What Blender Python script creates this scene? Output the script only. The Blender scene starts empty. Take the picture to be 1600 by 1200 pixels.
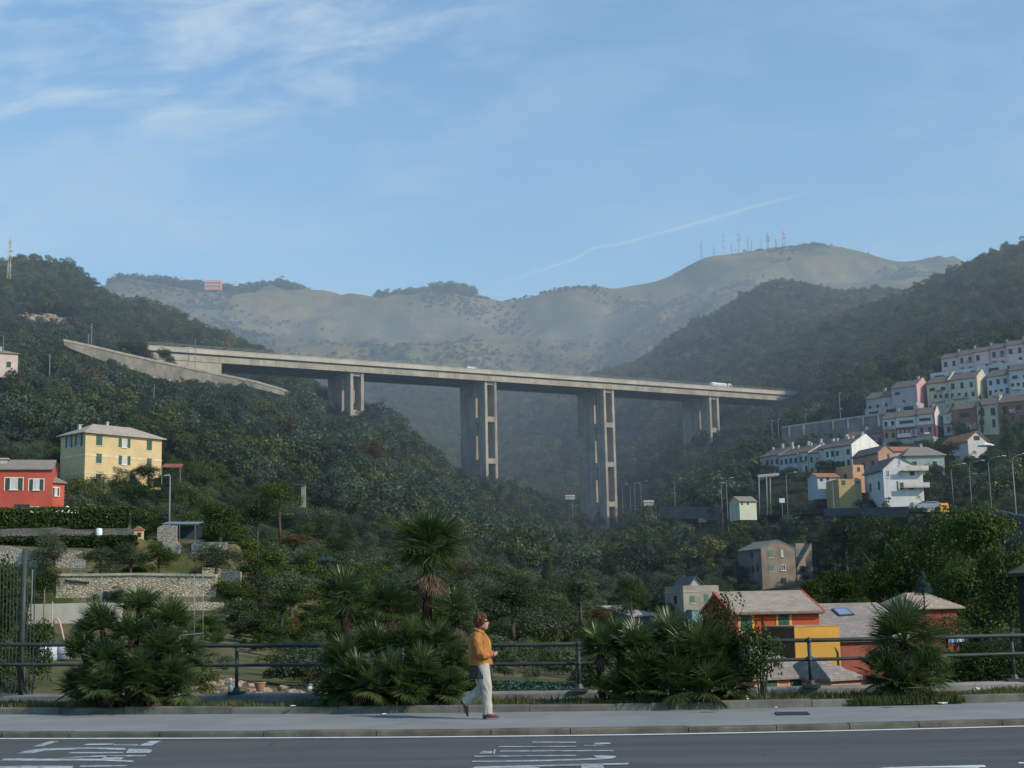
import bpy, bmesh, math, random
import numpy as np
from mathutils import Vector, Matrix, Euler
random.seed(7); np.random.seed(7)
R = math.radians
SC = bpy.context.scene
COL = SC.collection

# ------------------------------------------------------------------ camera
F = 2200.0; PITCH = math.atan(355/2200); ROLL = -0.020
CAMZ = 1.76
cam_d = bpy.data.cameras.new('camera'); cam = bpy.data.objects.new('camera', cam_d); COL.objects.link(cam)
cam_d.sensor_width = 36; cam_d.lens = F/1600*36; cam_d.clip_start = .5; cam_d.clip_end = 30000
CM = Matrix.Rotation(math.pi/2+PITCH, 4, 'X') @ Matrix.Rotation(ROLL, 4, 'Z')
cam.matrix_world = Matrix.Translation((0, 0, CAMZ)) @ CM
SC.camera = cam
CM3 = CM.to_3x3(); CMI = CM3.inverted()
def ray(u, v): return CM3 @ Vector(((u-800)/F, (600-v)/F, -1))
def P(u, v, Y):
    d = ray(u, v); k = Y/d.y
    return Vector((d.x*k, Y, CAMZ+d.z*k))
def G(u, v, z):
    d = ray(u, v); k = (z-CAMZ)/d.z
    return Vector((d.x*k, d.y*k, z))
def proj(p):
    q = CMI @ (Vector(p)-Vector((0, 0, CAMZ)))
    return 800+F*q.x/-q.z, 600-F*q.y/-q.z
def Pz(u, v, z):                      # point on the ray at a given height
    d = ray(u, v); k = (z-CAMZ)/d.z
    return Vector((d.x*k, d.y*k, z))

# ------------------------------------------------------------------ materials
MATS = {}
class NT:
    def __init__(s, nt): s.t = nt; s.n = nt.nodes; s.l = nt.links
    def node(s, typ, **kw):
        n = s.n.new(typ)
        for k, v in kw.items(): setattr(n, k, v)
        return n
    def link(s, a, b): s.l.new(a, b)
    def val(s, x, sock):
        if hasattr(x, 'is_output'): s.link(x, sock)
        else: sock.default_value = x
    def math(s, op, a, b=0.0, c=None, clamp=False):
        n = s.node('ShaderNodeMath', operation=op, use_clamp=clamp)
        s.val(a, n.inputs[0]); s.val(b, n.inputs[1])
        if c is not None: s.val(c, n.inputs[2])
        return n.outputs[0]
    def mixc(s, f, a, b, mode='MIX'):
        n = s.node('ShaderNodeMix', data_type='RGBA', blend_type=mode)
        s.val(f, n.inputs[0])
        for x, i in ((a, 6), (b, 7)):
            if hasattr(x, 'is_output'): s.link(x, n.inputs[i])
            else: n.inputs[i].default_value = (*x[:3], 1)
        return n.outputs[2]
    def noise(s, scale, detail=4, rough=.55, vec=None, dist=0):
        n = s.node('ShaderNodeTexNoise'); n.inputs['Scale'].default_value = scale
        n.inputs['Detail'].default_value = detail; n.inputs['Roughness'].default_value = rough
        n.inputs['Distortion'].default_value = dist
        if vec is not None: s.link(vec, n.inputs['Vector'])
        return n.outputs[0]
    def ss(s, x, lo, hi):
        n = s.node('ShaderNodeMapRange', interpolation_type='SMOOTHSTEP')
        s.val(x, n.inputs[0]); n.inputs[1].default_value = lo; n.inputs[2].default_value = hi
        return n.outputs[0]
def new_mat(name):
    m = bpy.data.materials.new(name); m.use_nodes = True
    t = NT(m.node_tree); b = t.n['Principled BSDF']; out = t.n['Material Output']
    b.inputs['Roughness'].default_value = .85
    b.inputs['Specular IOR Level'].default_value = .25
    return m, t, b, out
def mix3(a, b, f): return tuple(a[i]*(1-f)+b[i]*f for i in range(3))
def stucco(name, c, var=.25, scale=.6, rough=.9, streak=.42, bump=0):
    """weathered painted/plain surface: blotches, fine grain and vertical streaks, all in object space"""
    if name in MATS: return MATS[name]
    m, t, b, o = new_mat(name)
    tc = t.node('ShaderNodeTexCoord'); g = t.node('ShaderNodeNewGeometry')
    pos = g.outputs['Position']
    n1 = t.noise(scale, 5, .6, pos); n2 = t.noise(scale*14, 3, .6, pos)
    mp = t.node('ShaderNodeMapping'); mp.inputs['Scale'].default_value = (1.6, 1.6, .12); t.link(pos, mp.inputs['Vector'])
    n3 = t.noise(scale*2.2, 4, .6, mp.outputs[0])
    c1 = t.mixc(t.ss(n1, .3, .7), mix3(c, (0, 0, 0), var), tuple(min(.9, x*(1+var*.5)) for x in c))
    c2 = t.mixc(t.math('MULTIPLY', t.ss(n3, .5, .75), streak), c1, mix3(c, (.05, .05, .05), .75))
    c3 = t.mixc(t.math('MULTIPLY', n2, .35), c2, mix3(c, (0, 0, 0), .35))
    t.link(c3, b.inputs['Base Color']); b.inputs['Roughness'].default_value = rough
    if bump:
        bn = t.node('ShaderNodeBump'); bn.inputs['Strength'].default_value = bump; bn.inputs['Distance'].default_value = .02
        t.link(t.noise(scale*30, 3, .6, pos), bn.inputs['Height']); t.link(bn.outputs[0], b.inputs['Normal'])
    MATS[name] = m; return m
def rooftile(name, c, var=.35):
    if name in MATS: return MATS[name]
    m, t, b, o = new_mat(name)
    tc = t.node('ShaderNodeTexCoord'); br = t.node('ShaderNodeTexBrick')
    mp = t.node('ShaderNodeMapping'); mp.inputs['Rotation'].default_value = (R(-20), 0, 0)
    t.link(tc.outputs['Object'], mp.inputs['Vector']); t.link(mp.outputs[0], br.inputs['Vector'])
    br.inputs['Scale'].default_value = 1.0; br.inputs['Brick Width'].default_value = .5; br.inputs['Row Height'].default_value = .3
    br.inputs['Mortar Size'].default_value = .02; br.offset = .5
    br.inputs['Color1'].default_value = (*mix3(c, (0, 0, 0), var*.5), 1); br.inputs['Color2'].default_value = (*[min(.9, x*(1+var*.5)) for x in c], 1)
    br.inputs['Mortar'].default_value = (*mix3(c, (0, 0, 0), .45), 1)
    g = t.node('ShaderNodeNewGeometry')
    n1 = t.noise(.7, 5, .65, g.outputs['Position']); n2 = t.noise(7, 3, .6, g.outputs['Position'])
    c1 = t.mixc(t.math('MULTIPLY', t.ss(n1, .45, .75), .6), br.outputs['Color'], mix3(c, (.08, .08, .06), .6))
    c2 = t.mixc(t.math('MULTIPLY', n2, .4), c1, mix3(c, (.02, .02, .02), .4))
    t.link(c2, b.inputs['Base Color'])
    MATS[name] = m; return m
def stonewall(name, c1=(.34, .30, .24), c2=(.19, .17, .135), scale=2.2):
    if name in MATS: return MATS[name]
    m, t, b, o = new_mat(name)
    g = t.node('ShaderNodeNewGeometry'); pos = g.outputs['Position']
    mp = t.node('ShaderNodeMapping'); mp.inputs['Scale'].default_value = (1, 1, 1.7); t.link(pos, mp.inputs['Vector'])
    v = t.node('ShaderNodeTexVoronoi'); v.inputs['Scale'].default_value = scale; t.link(mp.outputs[0], v.inputs['Vector'])
    v2 = t.node('ShaderNodeTexVoronoi', feature='DISTANCE_TO_EDGE'); v2.inputs['Scale'].default_value = scale; t.link(mp.outputs[0], v2.inputs['Vector'])
    sep = t.node('ShaderNodeSeparateColor'); t.link(v.outputs['Color'], sep.inputs[0])
    a = t.mixc(sep.outputs[0], c1, c2)
    a = t.mixc(t.ss(v2.outputs[0], .0, .12), (.06, .055, .045), a)
    a = t.mixc(t.math('MULTIPLY', t.ss(t.noise(.35, 5, .6, pos), .5, .72), .6), a, (.07, .075, .045))
    t.link(a, b.inputs['Base Color'])
    bn = t.node('ShaderNodeBump'); bn.inputs['Strength'].default_value = .8; bn.inputs['Distance'].default_value = .08
    t.link(v2.outputs[0], bn.inputs['Height']); t.link(bn.outputs[0], b.inputs['Normal'])
    MATS[name] = m; return m
def paint(name, c, rough=.5, metal=0., var=.12):
    if name in MATS: return MATS[name]
    m, t, b, o = new_mat(name)
    g = t.node('ShaderNodeNewGeometry')
    n = t.noise(3, 4, .6, g.outputs['Position'])
    t.link(t.mixc(n, mix3(c, (0, 0, 0), var), mix3(c, (.5, .5, .5), var*.4)), b.inputs['Base Color'])
    b.inputs['Roughness'].default_value = rough; b.inputs['Metallic'].default_value = metal
    MATS[name] = m; return m
def foliage(name, cols, trans=.25, wscale=.05, vary=.55):
    """leaf material: colour drifts with place (large clumps), per copy and per leaf"""
    if name in MATS: return MATS[name]
    m, t, b, o = new_mat(name)
    g = t.node('ShaderNodeNewGeometry'); oi = t.node('ShaderNodeObjectInfo')
    rp = t.node('ShaderNodeValToRGB'); e = rp.color_ramp.elements
    e[0].position = 0; e[0].color = (*cols[0], 1); e[1].position = 1; e[1].color = (*cols[-1], 1)
    for i, c in enumerate(cols[1:-1]):
        x = e.new((i+1)/(len(cols)-1)); x.color = (*c, 1)
    nz = t.ss(t.noise(wscale, 4, .6, g.outputs['Position']), .25, .75)
    f = t.math('ADD', t.math('MULTIPLY', nz, .45), t.math('MULTIPLY', oi.outputs['Random'] if vary > .2 else g.outputs['Random Per Island'], .6))
    t.link(f, rp.inputs[0])
    isl = g.outputs['Random Per Island']
    c = t.mixc(t.math('MULTIPLY', isl, .4), rp.outputs[0], mix3(cols[0], (0, 0, 0), .55))
    hs = t.node('ShaderNodeHueSaturation'); t.link(c, hs.inputs['Color']); t.link(t.math('ADD', 1-vary/2, t.math('MULTIPLY', oi.outputs['Random'], vary)), hs.inputs['Value']); c = hs.outputs[0]
    d = t.node('ShaderNodeBsdfDiffuse'); t.link(c, d.inputs[0])
    tr = t.node('ShaderNodeBsdfTranslucent'); t.link(t.mixc(.35, c, (.10, .14, .02)), tr.inputs[0])
    gl = t.node('ShaderNodeBsdfGlossy'); gl.inputs['Roughness'].default_value = .45; gl.inputs[0].default_value = (.45, .5, .42, 1)
    mx = t.node('ShaderNodeMixShader'); mx.inputs[0].default_value = trans
    t.link(d.outputs[0], mx.inputs[1]); t.link(tr.outputs[0], mx.inputs[2])
    mx2 = t.node('ShaderNodeMixShader'); mx2.inputs[0].default_value = .02
    t.link(mx.outputs[0], mx2.inputs[1]); t.link(gl.outputs[0], mx2.inputs[2])
    t.link(mx2.outputs[0], o.inputs['Surface'])
    MATS[name] = m; return m
def glass(name, c=(.03, .04, .05), rough=.12):
    if name in MATS: return MATS[name]
    m, t, b, o = new_mat(name)
    g = t.node('ShaderNodeNewGeometry')
    t.link(t.mixc(t.noise(.9, 2, .5, g.outputs['Position']), c, mix3(c, (.5, .55, .6), .25)), b.inputs['Base Color'])
    b.inputs['Roughness'].default_value = rough; b.inputs['Specular IOR Level'].default_value = .5
    MATS[name] = m; return m

# ------------------------------------------------------------------ mesh builder
class MB:
    def __init__(s): s.v = []; s.f = []; s.m = []
    def add(s, vs, fs, mi=0):
        b = len(s.v); s.v += [tuple(x) for x in vs]
        s.f += [tuple(b+i for i in f) for f in fs]; s.m += [mi]*len(fs)
        return s
    def box(s, x0, y0, z0, x1, y1, z1, mi=0, M=None):
        vs = [Vector(p) for p in ((x0, y0, z0), (x1, y0, z0), (x1, y1, z0), (x0, y1, z0), (x0, y0, z1), (x1, y0, z1), (x1, y1, z1), (x0, y1, z1))]
        if M is not None: vs = [M @ p for p in vs]
        return s.add(vs, [(0, 3, 2, 1), (4, 5, 6, 7), (0, 1, 5, 4), (1, 2, 6, 5), (2, 3, 7, 6), (3, 0, 4, 7)], mi)
    def bar(s, a, b, w, h=None, mi=0, up=(0, 0, 1)):
        a = Vector(a); b = Vector(b); h = h or w
        d = (b-a).normalized(); u = Vector(up)
        if abs(d.dot(u)) > .98: u = Vector((1, 0, 0))
        r = d.cross(u).normalized()*w/2; q = r.cross(d).normalized()*h/2
        vs = [a-r-q, a+r-q, a+r+q, a-r+q, b-r-q, b+r-q, b+r+q, b-r+q]
        return s.add(vs, [(0, 3, 2, 1), (4, 5, 6, 7), (0, 1, 5, 4), (1, 2, 6, 5), (2, 3, 7, 6), (3, 0, 4, 7)], mi)
    def tube(s, pts, rad, n=8, mi=0, cap=True):
        pts = [Vector(p) for p in pts]
        if not hasattr(rad, '__len__'): rad = [rad]*len(pts)
        b = len(s.v); prev = None
        for i, p in enumerate(pts):
            d = (pts[min(i+1, len(pts)-1)]-pts[max(i-1, 0)]).normalized()
            ref = prev if prev is not None else (Vector((1, 0, 0)) if abs(d.x) < .9 else Vector((0, 1, 0)))
            x = (ref-d*ref.dot(d)).normalized(); y = d.cross(x); prev = x
            for k in range(n):
                a = 2*math.pi*k/n
                s.v.append(tuple(p+(x*math.cos(a)+y*math.sin(a))*rad[i]))
        for i in range(len(pts)-1):
            for k in range(n):
                s.f.append((b+i*n+k, b+i*n+(k+1) % n, b+(i+1)*n+(k+1) % n, b+(i+1)*n+k)); s.m.append(mi)
        if cap:
            s.f.append(tuple(b+k for k in reversed(range(n)))); s.m.append(mi)
            e = b+(len(pts)-1)*n; s.f.append(tuple(e+k for k in range(n))); s.m.append(mi)
        return s
    def prism(s, poly, off, mi=0):
        n = len(poly); a = [Vector(p) for p in poly]; o = Vector(off)
        vs = a+[p+o for p in a]
        return s.add(vs, [tuple(reversed(range(n))), tuple(range(n, 2*n))]+[(i, (i+1) % n, n+(i+1) % n, n+i) for i in range(n)], mi)
    def ball(s, c, r, seg=10, rings=6, mi=0, jit=0, rnd=None):
        c = Vector(c); r = Vector(r) if hasattr(r, '__len__') else Vector((r, r, r))
        b = len(s.v)
        for i in range(rings+1):
            th = math.pi*i/rings
            for k in range(seg):
                a = 2*math.pi*k/seg; j = 1+(rnd.uniform(-jit, jit) if jit else 0)
                s.v.append((c.x+r.x*math.sin(th)*math.cos(a)*j, c.y+r.y*math.sin(th)*math.sin(a)*j, c.z+r.z*math.cos(th)*j))
        for i in range(rings):
            for k in range(seg):
                s.f.append((b+i*seg+k, b+(i+1)*seg+k, b+(i+1)*seg+(k+1) % seg, b+i*seg+(k+1) % seg)); s.m.append(mi)
        return s
    def build(s, name, mats, parent=None, smooth=False):
        me = bpy.data.meshes.new(name); me.from_pydata(s.v, [], s.f)
        mats = mats if isinstance(mats, (list, tuple)) else [mats]
        for m in mats: me.materials.append(m)
        if len(mats) > 1: me.polygons.foreach_set('material_index', s.m)
        if smooth: me.polygons.foreach_set('use_smooth', [True]*len(me.polygons))
        me.update()
        o = bpy.data.objects.new(name, me); COL.objects.link(o)
        if parent is not None: o.parent = parent
        return o
def tag(o, label=None, cat=None, group=None, kind=None):
    if label: o['label'] = label
    if cat: o['category'] = cat
    if group: o['group'] = group
    if kind: o['kind'] = kind
    return o
def empty(name, loc, rz=0, label=None, cat=None, group=None):
    o = bpy.data.objects.new(name, None); COL.objects.link(o); o.empty_display_size = .2
    o.location = loc; o.rotation_euler = (0, 0, rz)
    return tag(o, label, cat, group)
def struct(o): o['kind'] = 'structure'; return o
def copy_tree(o, parent=None):
    c = o.copy(); COL.objects.link(c); c.parent = parent
    for ch in list(o.children): copy_tree(ch, c)
    return c
KEEP = []          # clearings: (u0,v0,u1,v1,Y): nothing is planted in front of these inside depth Y
def keep(u0, v0, u1, v1, Y): KEEP.append((u0, v0, u1, v1, Y))

# ------------------------------------------------------------------ world: sky, cirrus, contrail
SUN = Vector((.84, -.50, 0)).normalized(); EL = R(33)
W = bpy.data.worlds.new('World'); SC.world = W; W.use_nodes = True
t = NT(W.node_tree); bg = t.n['Background']
sky = t.node('ShaderNodeTexSky'); sky.sky_type = 'NISHITA'; sky.sun_disc = False
sky.sun_elevation = EL; sky.sun_rotation = math.atan2(SUN.x, SUN.y); sky.altitude = 30
sky.air_density = 1.0; sky.dust_density = .25; sky.ozone_density = 2.0
tc = t.node('ShaderNodeTexCoord'); sp = t.node('ShaderNodeSeparateXYZ'); t.link(tc.outputs['Generated'], sp.inputs[0])
yy = t.math('MAXIMUM', sp.outputs[1], .05)
S_ = t.math('DIVIDE', sp.outputs[0], yy); T_ = t.math('DIVIDE', sp.outputs[2], yy)
front = t.ss(sp.outputs[1], .2, .5)
cv = t.node('ShaderNodeCombineXYZ')
t.link(t.math('MULTIPLY', S_, 5.5), cv.inputs[0]); t.link(t.math('ADD', t.math('MULTIPLY', T_, 17), t.math('MULTIPLY', S_, -1.6)), cv.inputs[1])
n1 = t.noise(1.25, 10, .66, cv.outputs[0], .45)
cv2 = t.node('ShaderNodeCombineXYZ')
t.link(t.math('MULTIPLY', S_, 2.2), cv2.inputs[0]); t.link(t.math('MULTIPLY', T_, 6.5), cv2.inputs[1]); cv2.inputs[2].default_value = 3.3
n2 = t.noise(1.6, 6, .55, cv2.outputs[0], .3)
# streaky cirrus: strong high and to the left, thin elsewhere
mk = t.math('MULTIPLY', t.ss(T_, .325, .385), t.math('SUBTRACT', 1, t.ss(S_, -.12, .05)))
cir = t.math('MULTIPLY', t.ss(n1, .40, .72), t.math('ADD', t.math('MULTIPLY', mk, .46), .13))
veil = t.math('MULTIPLY', t.ss(n2, .35, .7), t.math('MULTIPLY', t.math('SUBTRACT', 1, t.ss(S_, -.32, .05)), t.math('SUBTRACT', 1, t.ss(T_, .30, .40))))
# contrail
fc = t.node('ShaderNodeFloatCurve')
pts = [(770, 446), (850, 421), (900, 403), (928, 387), (960, 383), (1000, 373), (1090, 348), (1180, 322), (1300, 292)]
st = [(p.x/p.y, (p.z-CAMZ)/p.y) for p in (P(u, v, 1000) for u, v in pts)]
c = fc.mapping.curves[0]
xs = [(a+.05)/.35 for a, b in st]; ys = [(b-.1)/.3 for a, b in st]
c.points[0].location = (0, ys[0]-.1); c.points[1].location = (1, ys[-1]+.1)
for a, b in zip(xs, ys): c.points.new(a, b)
for q in c.points: q.handle_type = 'VECTOR'
fc.mapping.update()
t.link(t.math('DIVIDE', t.math('ADD', S_, .05), .35), fc.inputs['Value'])
nz = t.noise(90, 4, .6, tc.outputs['Generated'])
dd = t.math('ABSOLUTE', t.math('SUBTRACT', t.math('ADD', T_, t.math('MULTIPLY', t.math('SUBTRACT', nz, .5), .0022)), t.math('ADD', t.math('MULTIPLY', fc.outputs[0], .3), .1)))
trail = t.math('SUBTRACT', 1, t.ss(dd, .0001, .0021))
trail = t.math('MULTIPLY', trail, t.math('MULTIPLY', t.ss(S_, -.035, .02), t.math('SUBTRACT', 1, t.ss(S_, .19, .235))))
trail = t.math('MULTIPLY', trail, t.math('ADD', .06, t.math('MULTIPLY', nz, .34)))
dens = t.math('ADD', t.math('ADD', cir, t.math('MULTIPLY', veil, .24)), trail, clamp=True)
dens = t.math('MULTIPLY', dens, front)
skc = t.mixc(1.0, sky.outputs[0], (.90, 1.26, 1.40), 'MULTIPLY')
cl = t.mixc(dens, skc, (4.9, 5.9, 6.7))
t.link(cl, bg.inputs['Color']); bg.inputs['Strength'].default_value = .15
sl = bpy.data.lights.new('sun', 'SUN'); so = bpy.data.objects.new('sun', sl); COL.objects.link(so)
sl.energy = 4.2; sl.angle = R(.6); sl.color = (1, .88, .70)
sd = Vector((SUN.x*math.cos(EL), SUN.y*math.cos(EL), math.sin(EL)))
so.rotation_euler = sd.to_track_quat('Z', 'Y').to_euler(); so.location = (60, -40, 60)

SC.view_settings.view_transform = 'Standard'; SC.view_settings.look = 'None'; SC.view_settings.exposure = 0
SC.render.engine = 'CYCLES'
cy = SC.cycles; cy.use_denoising = True; cy.max_bounces = 4; cy.diffuse_bounces = 2; cy.glossy_bounces = 2
cy.transmission_bounces = 2; cy.transparent_max_bounces = 4; cy.volume_bounces = 0; cy.caustics_reflective = False; cy.caustics_refractive = False
cy.sample_clamp_indirect = 4
# ------------------------------------------------------------------ terrain
LAY = {   # depth (m): ground line as (pixel column, pixel row) where the photo shows that slope
 26:  [(-900, 1160), (2500, 1160)],
 55:  [(-900, 960), (0, 1008), (150, 1022), (300, 1050), (450, 1066), (600, 1066), (750, 1072), (900, 1076), (1050, 1100), (1200, 1150), (1350, 1150), (1480, 1095), (1600, 1070), (2500, 1000)],
 110: [(-900, 880), (0, 946), (150, 950), (350, 962), (450, 985), (600, 1010), (750, 1024), (900, 1036), (1050, 1060), (1200, 1105), (1350, 1085), (1500, 1050), (1600, 1010), (2500, 900)],
 150: [(-900, 780), (0, 846), (150, 852), (230, 868), (350, 893), (450, 915), (600, 945), (750, 975), (900, 1000), (1050, 1020), (1200, 1010), (1350, 1005), (1500, 985), (1600, 960), (2500, 860)],
 185: [(-900, 740), (0, 800), (100, 812), (250, 838), (350, 862), (450, 885), (600, 915), (750, 950), (900, 975), (1050, 985), (1200, 960), (1350, 950), (1500, 920), (1600, 890), (2500, 800)],
 235: [(-900, 690), (0, 728), (100, 738), (250, 748), (350, 790), (450, 825), (600, 855), (750, 905), (900, 945), (1050, 945), (1200, 920), (1350, 885), (1500, 845), (1600, 815), (2500, 700)],
 290: [(-900, 630), (0, 670), (100, 678), (250, 706), (400, 750), (520, 790), (650, 835), (800, 900), (950, 905), (1050, 880), (1130, 850), (1200, 822), (1300, 800), (1400, 790), (1500, 780), (1600, 770), (2500, 640)],
 340: [(-900, 570), (0, 612), (100, 622), (250, 660), (400, 700), (520, 735), (620, 775), (750, 860), (900, 885), (1000, 858), (1080, 825), (1150, 790), (1200, 752), (1300, 738), (1400, 730), (1500, 718), (1600, 708), (2500, 560)],
 400: [(-900, 540), (0, 578), (100, 590), (250, 628), (400, 660), (520, 695), (600, 728), (680, 790), (800, 855), (900, 870), (980, 850), (1050, 818), (1120, 775), (1200, 722), (1300, 692), (1400, 658), (1500, 640), (1600, 622), (2500, 480)],
 470: [(-900, 510), (0, 548), (100, 560), (200, 590), (300, 614), (400, 634), (480, 652), (560, 682), (620, 710), (690, 772), (800, 838), (900, 862), (980, 848), (1050, 800), (1120, 752), (1200, 700), (1300, 640), (1400, 600), (1500, 570), (1600, 548), (2500, 400)],
 550: [(-900, 480), (0, 520), (100, 540), (200, 566), (300, 592), (400, 612), (460, 628), (520, 645), (560, 652), (600, 672), (650, 710), (690, 755), (760, 760), (850, 815), (930, 842), (1000, 835), (1050, 785), (1100, 740), (1150, 715), (1200, 690), (1250, 655), (1300, 625), (1400, 582), (1500, 548), (1600, 520), (2500, 330)],
 640: [(-900, 450), (0, 487), (100, 502), (200, 540), (300, 568), (400, 592), (460, 612), (520, 645), (560, 662), (600, 685), (650, 730), (690, 765), (760, 765), (850, 808), (930, 830), (960, 822), (1000, 792), (1050, 748), (1090, 714), (1120, 692), (1200, 652), (1250, 632), (1300, 594), (1400, 556), (1500, 512), (1600, 478), (2500, 280)],
 800: [(-900, 420), (0, 452), (60, 452), (100, 456), (150, 482), (200, 502), (300, 534), (350, 552), (430, 585), (480, 612), (560, 690), (600, 730), (700, 790), (800, 800), (930, 790), (1000, 745), (1100, 672), (1200, 604), (1300, 548), (1400, 512), (1500, 468), (1600, 430), (2500, 220)],
 950: [(-900, 400), (0, 434), (60, 432), (110, 441), (150, 466), (166, 485), (200, 490), (250, 500), (300, 524), (350, 548), (420, 576), (500, 625), (600, 750), (700, 800), (800, 800), (930, 770), (1000, 712), (1100, 630), (1200, 570), (1300, 515), (1400, 484), (1450, 456), (1500, 434), (1540, 419), (1600, 396), (1800, 330), (2500, 190)],
 1150: [(-900, 500), (0, 520), (100, 520), (200, 560), (300, 590), (400, 620), (500, 660), (600, 720), (700, 750), (800, 750), (900, 710), (960, 660), (1000, 628), (1100, 565), (1200, 506), (1300, 506), (1400, 502), (1500, 500), (1600, 480), (2500, 300)],
 1400: [(-900, 540), (0, 560), (300, 600), (500, 640), (600, 680), (700, 690), (800, 680), (900, 622), (960, 590), (1000, 569), (1050, 538), (1100, 508), (1150, 473), (1200, 448), (1260, 452), (1320, 472), (1350, 463), (1390, 462), (1450, 480), (1500, 490), (1600, 500), (2500, 420)],
 1700: [(-900, 560), (0, 600), (500, 612), (700, 624), (800, 612), (900, 600), (960, 592), (1100, 545), (1200, 505), (1400, 505), (1600, 500), (2500, 450)],
 2100: [(-900, 540), (200, 550), (400, 558), (600, 566), (760, 572), (850, 590), (900, 588), (940, 583), (1000, 550), (1100, 505), (1200, 474), (1300, 470), (1500, 460), (1700, 470), (2500, 470)],
 2600: [(-900, 500), (160, 500), (300, 498), (500, 510), (700, 520), (850, 518), (950, 538), (1000, 506), (1100, 466), (1200, 437), (1300, 428), (1500, 440), (2500, 460)],
 3100: [(-900, 490), (100, 472), (160, 455), (200, 447), (330, 450), (450, 462), (480, 466), (560, 469), (600, 470), (660, 466), (740, 461), (790, 466), (830, 460), (880, 449), (960, 448), (1040, 425), (1100, 400), (1170, 392), (1230, 389), (1270, 385), (1300, 382), (1340, 391), (1400, 410), (1480, 415), (1520, 424), (1600, 450), (1900, 470), (2500, 470)],
 3500: [(-900, 540), (160, 520), (600, 520), (900, 500), (1200, 440), (1400, 460), (1600, 500), (2500, 520)],
 6500: [(-900, 860), (2500, 860)],
}
SG = np.linspace(-.78, .78, 521)
YK = np.array(sorted(LAY)); ZK = np.zeros((len(SG), len(YK)))
ker = np.exp(-np.linspace(-2, 2, 9)**2); ker /= ker.sum()
for k, Y in enumerate(YK):
    pts = [P(u, v, float(Y)) for u, v in LAY[int(Y)]]
    z = np.interp(SG, [p.x/Y for p in pts], [p.z for p in pts])
    ZK[:, k] = np.convolve(np.pad(z, 4, 'edge'), ker, 'valid')
PART = {  # steps cut into the slope: (pixel column, row) only over these columns
 88: [(36, 992), (195, 992)], 91.7: [(36, 986), (195, 986)], 92.5: [(36, 942), (195, 942)], 100: [(36, 955), (350, 955)], 104.2: [(78, 951), (350, 949)], 105.2: [(78, 898), (350, 900)],
 126.6: [(-60, 896), (140, 897)], 127.6: [(-60, 855), (140, 862)], 148.5: [(236, 884), (372, 892)], 149.4: [(236, 846), (372, 849)], 149.7: [(-80, 844), (215, 844)], 150.7: [(-80, 825), (215, 826)], 159: [(236, 838), (372, 846)],
 247: [(1158, 940), (1280, 936)], 264: [(1158, 872), (1280, 866)], 310: [(1180, 790), (1300, 768), (1400, 758), (1500, 742), (1640, 730)],
 368: [(1300, 718), (1400, 702), (1450, 698), (1500, 692), (1640, 676)], 426: [(1300, 668), (1400, 640), (1450, 606), (1500, 594), (1640, 572)]}
def pchip(x, y, xq):
    h = np.diff(x); dl = np.diff(y, axis=1)/h
    d = np.zeros_like(y); a = dl[:, :-1]; b = dl[:, 1:]
    w1 = 2*h[1:]+h[:-1]; w2 = h[1:]+2*h[:-1]
    with np.errstate(all='ignore'):
        m = (w1+w2)/(w1/a+w2/b)
    d[:, 1:-1] = np.where(a*b > 0, m, 0); d[:, 0] = dl[:, 0]; d[:, -1] = dl[:, -1]
    i = np.clip(np.searchsorted(x, xq)-1, 0, len(h)-1); t_ = (xq-x[i])/h[i]
    return ((1+2*t_)*(1-t_)**2*y[:, i]+t_*(1-t_)**2*h[i]*d[:, i]+t_**2*(3-2*t_)*y[:, i+1]+t_**2*(t_-1)*h[i]*d[:, i+1])
YB0 = YK.astype(float); ZB0 = ZK
for Y, pl in sorted(PART.items()):
    zb_ = pchip(YB0, ZB0, np.array([Y]))[:, 0]; pts = [P(u, v, float(Y)) for u, v in pl]; s_ = [p.x/Y for p in pts]
    zz = np.interp(SG, s_, [p.z for p in pts]); w = np.clip((SG-s_[0]+.012)/.012, 0, 1)*np.clip((s_[-1]+.012-SG)/.012, 0, 1)
    i = int(np.searchsorted(YK, Y)); YK = np.insert(YK.astype(float), i, Y); ZK = np.insert(ZK, i, zb_*(1-w)+zz*w, axis=1)
YG = np.unique(np.concatenate([np.geomspace(25.6, 1400, 330), np.geomspace(1400, 6500, 120)[1:], np.array(list(PART), float), np.array(list(PART), float)+.25, np.array(list(PART), float)-.25]))
ZG = pchip(YK.astype(float), ZK, YG)
_rg = np.random.RandomState(3)
_tab = _rg.rand(256, 256)
def vnoise(x, y):
    xi = np.floor(x).astype(int); yi = np.floor(y).astype(int); fx = x-xi; fy = y-yi
    fx = fx*fx*(3-2*fx); fy = fy*fy*(3-2*fy)
    g = lambda a, b: _tab[a % 256, b % 256]
    return (g(xi, yi)*(1-fx)+g(xi+1, yi)*fx)*(1-fy)+(g(xi, yi+1)*(1-fx)+g(xi+1, yi+1)*fx)*fy-.5
def fbm(x, y, o=4):
    r = 0
    for i in range(o): r = r+vnoise(x*2**i+17*i, y*2**i+31*i)/2**i
    return r
XG = SG[:, None]*YG[None, :]; YY = np.broadcast_to(YG[None, :], XG.shape)
amp = np.interp(YG, [25, 60, 150, 500, 900, 1700, 2300, 2900, 3100, 3500], [.12, .3, .5, 2, 5, 9, 40, 42, 6, 10])[None, :]
rid = 1-2*np.abs(fbm(XG/330+3, YY/520+9, 4))
ZG = ZG+amp*np.where(YY > 1700, (rid-.75)*1.6, fbm(XG/45, YY/60, 4))
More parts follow.
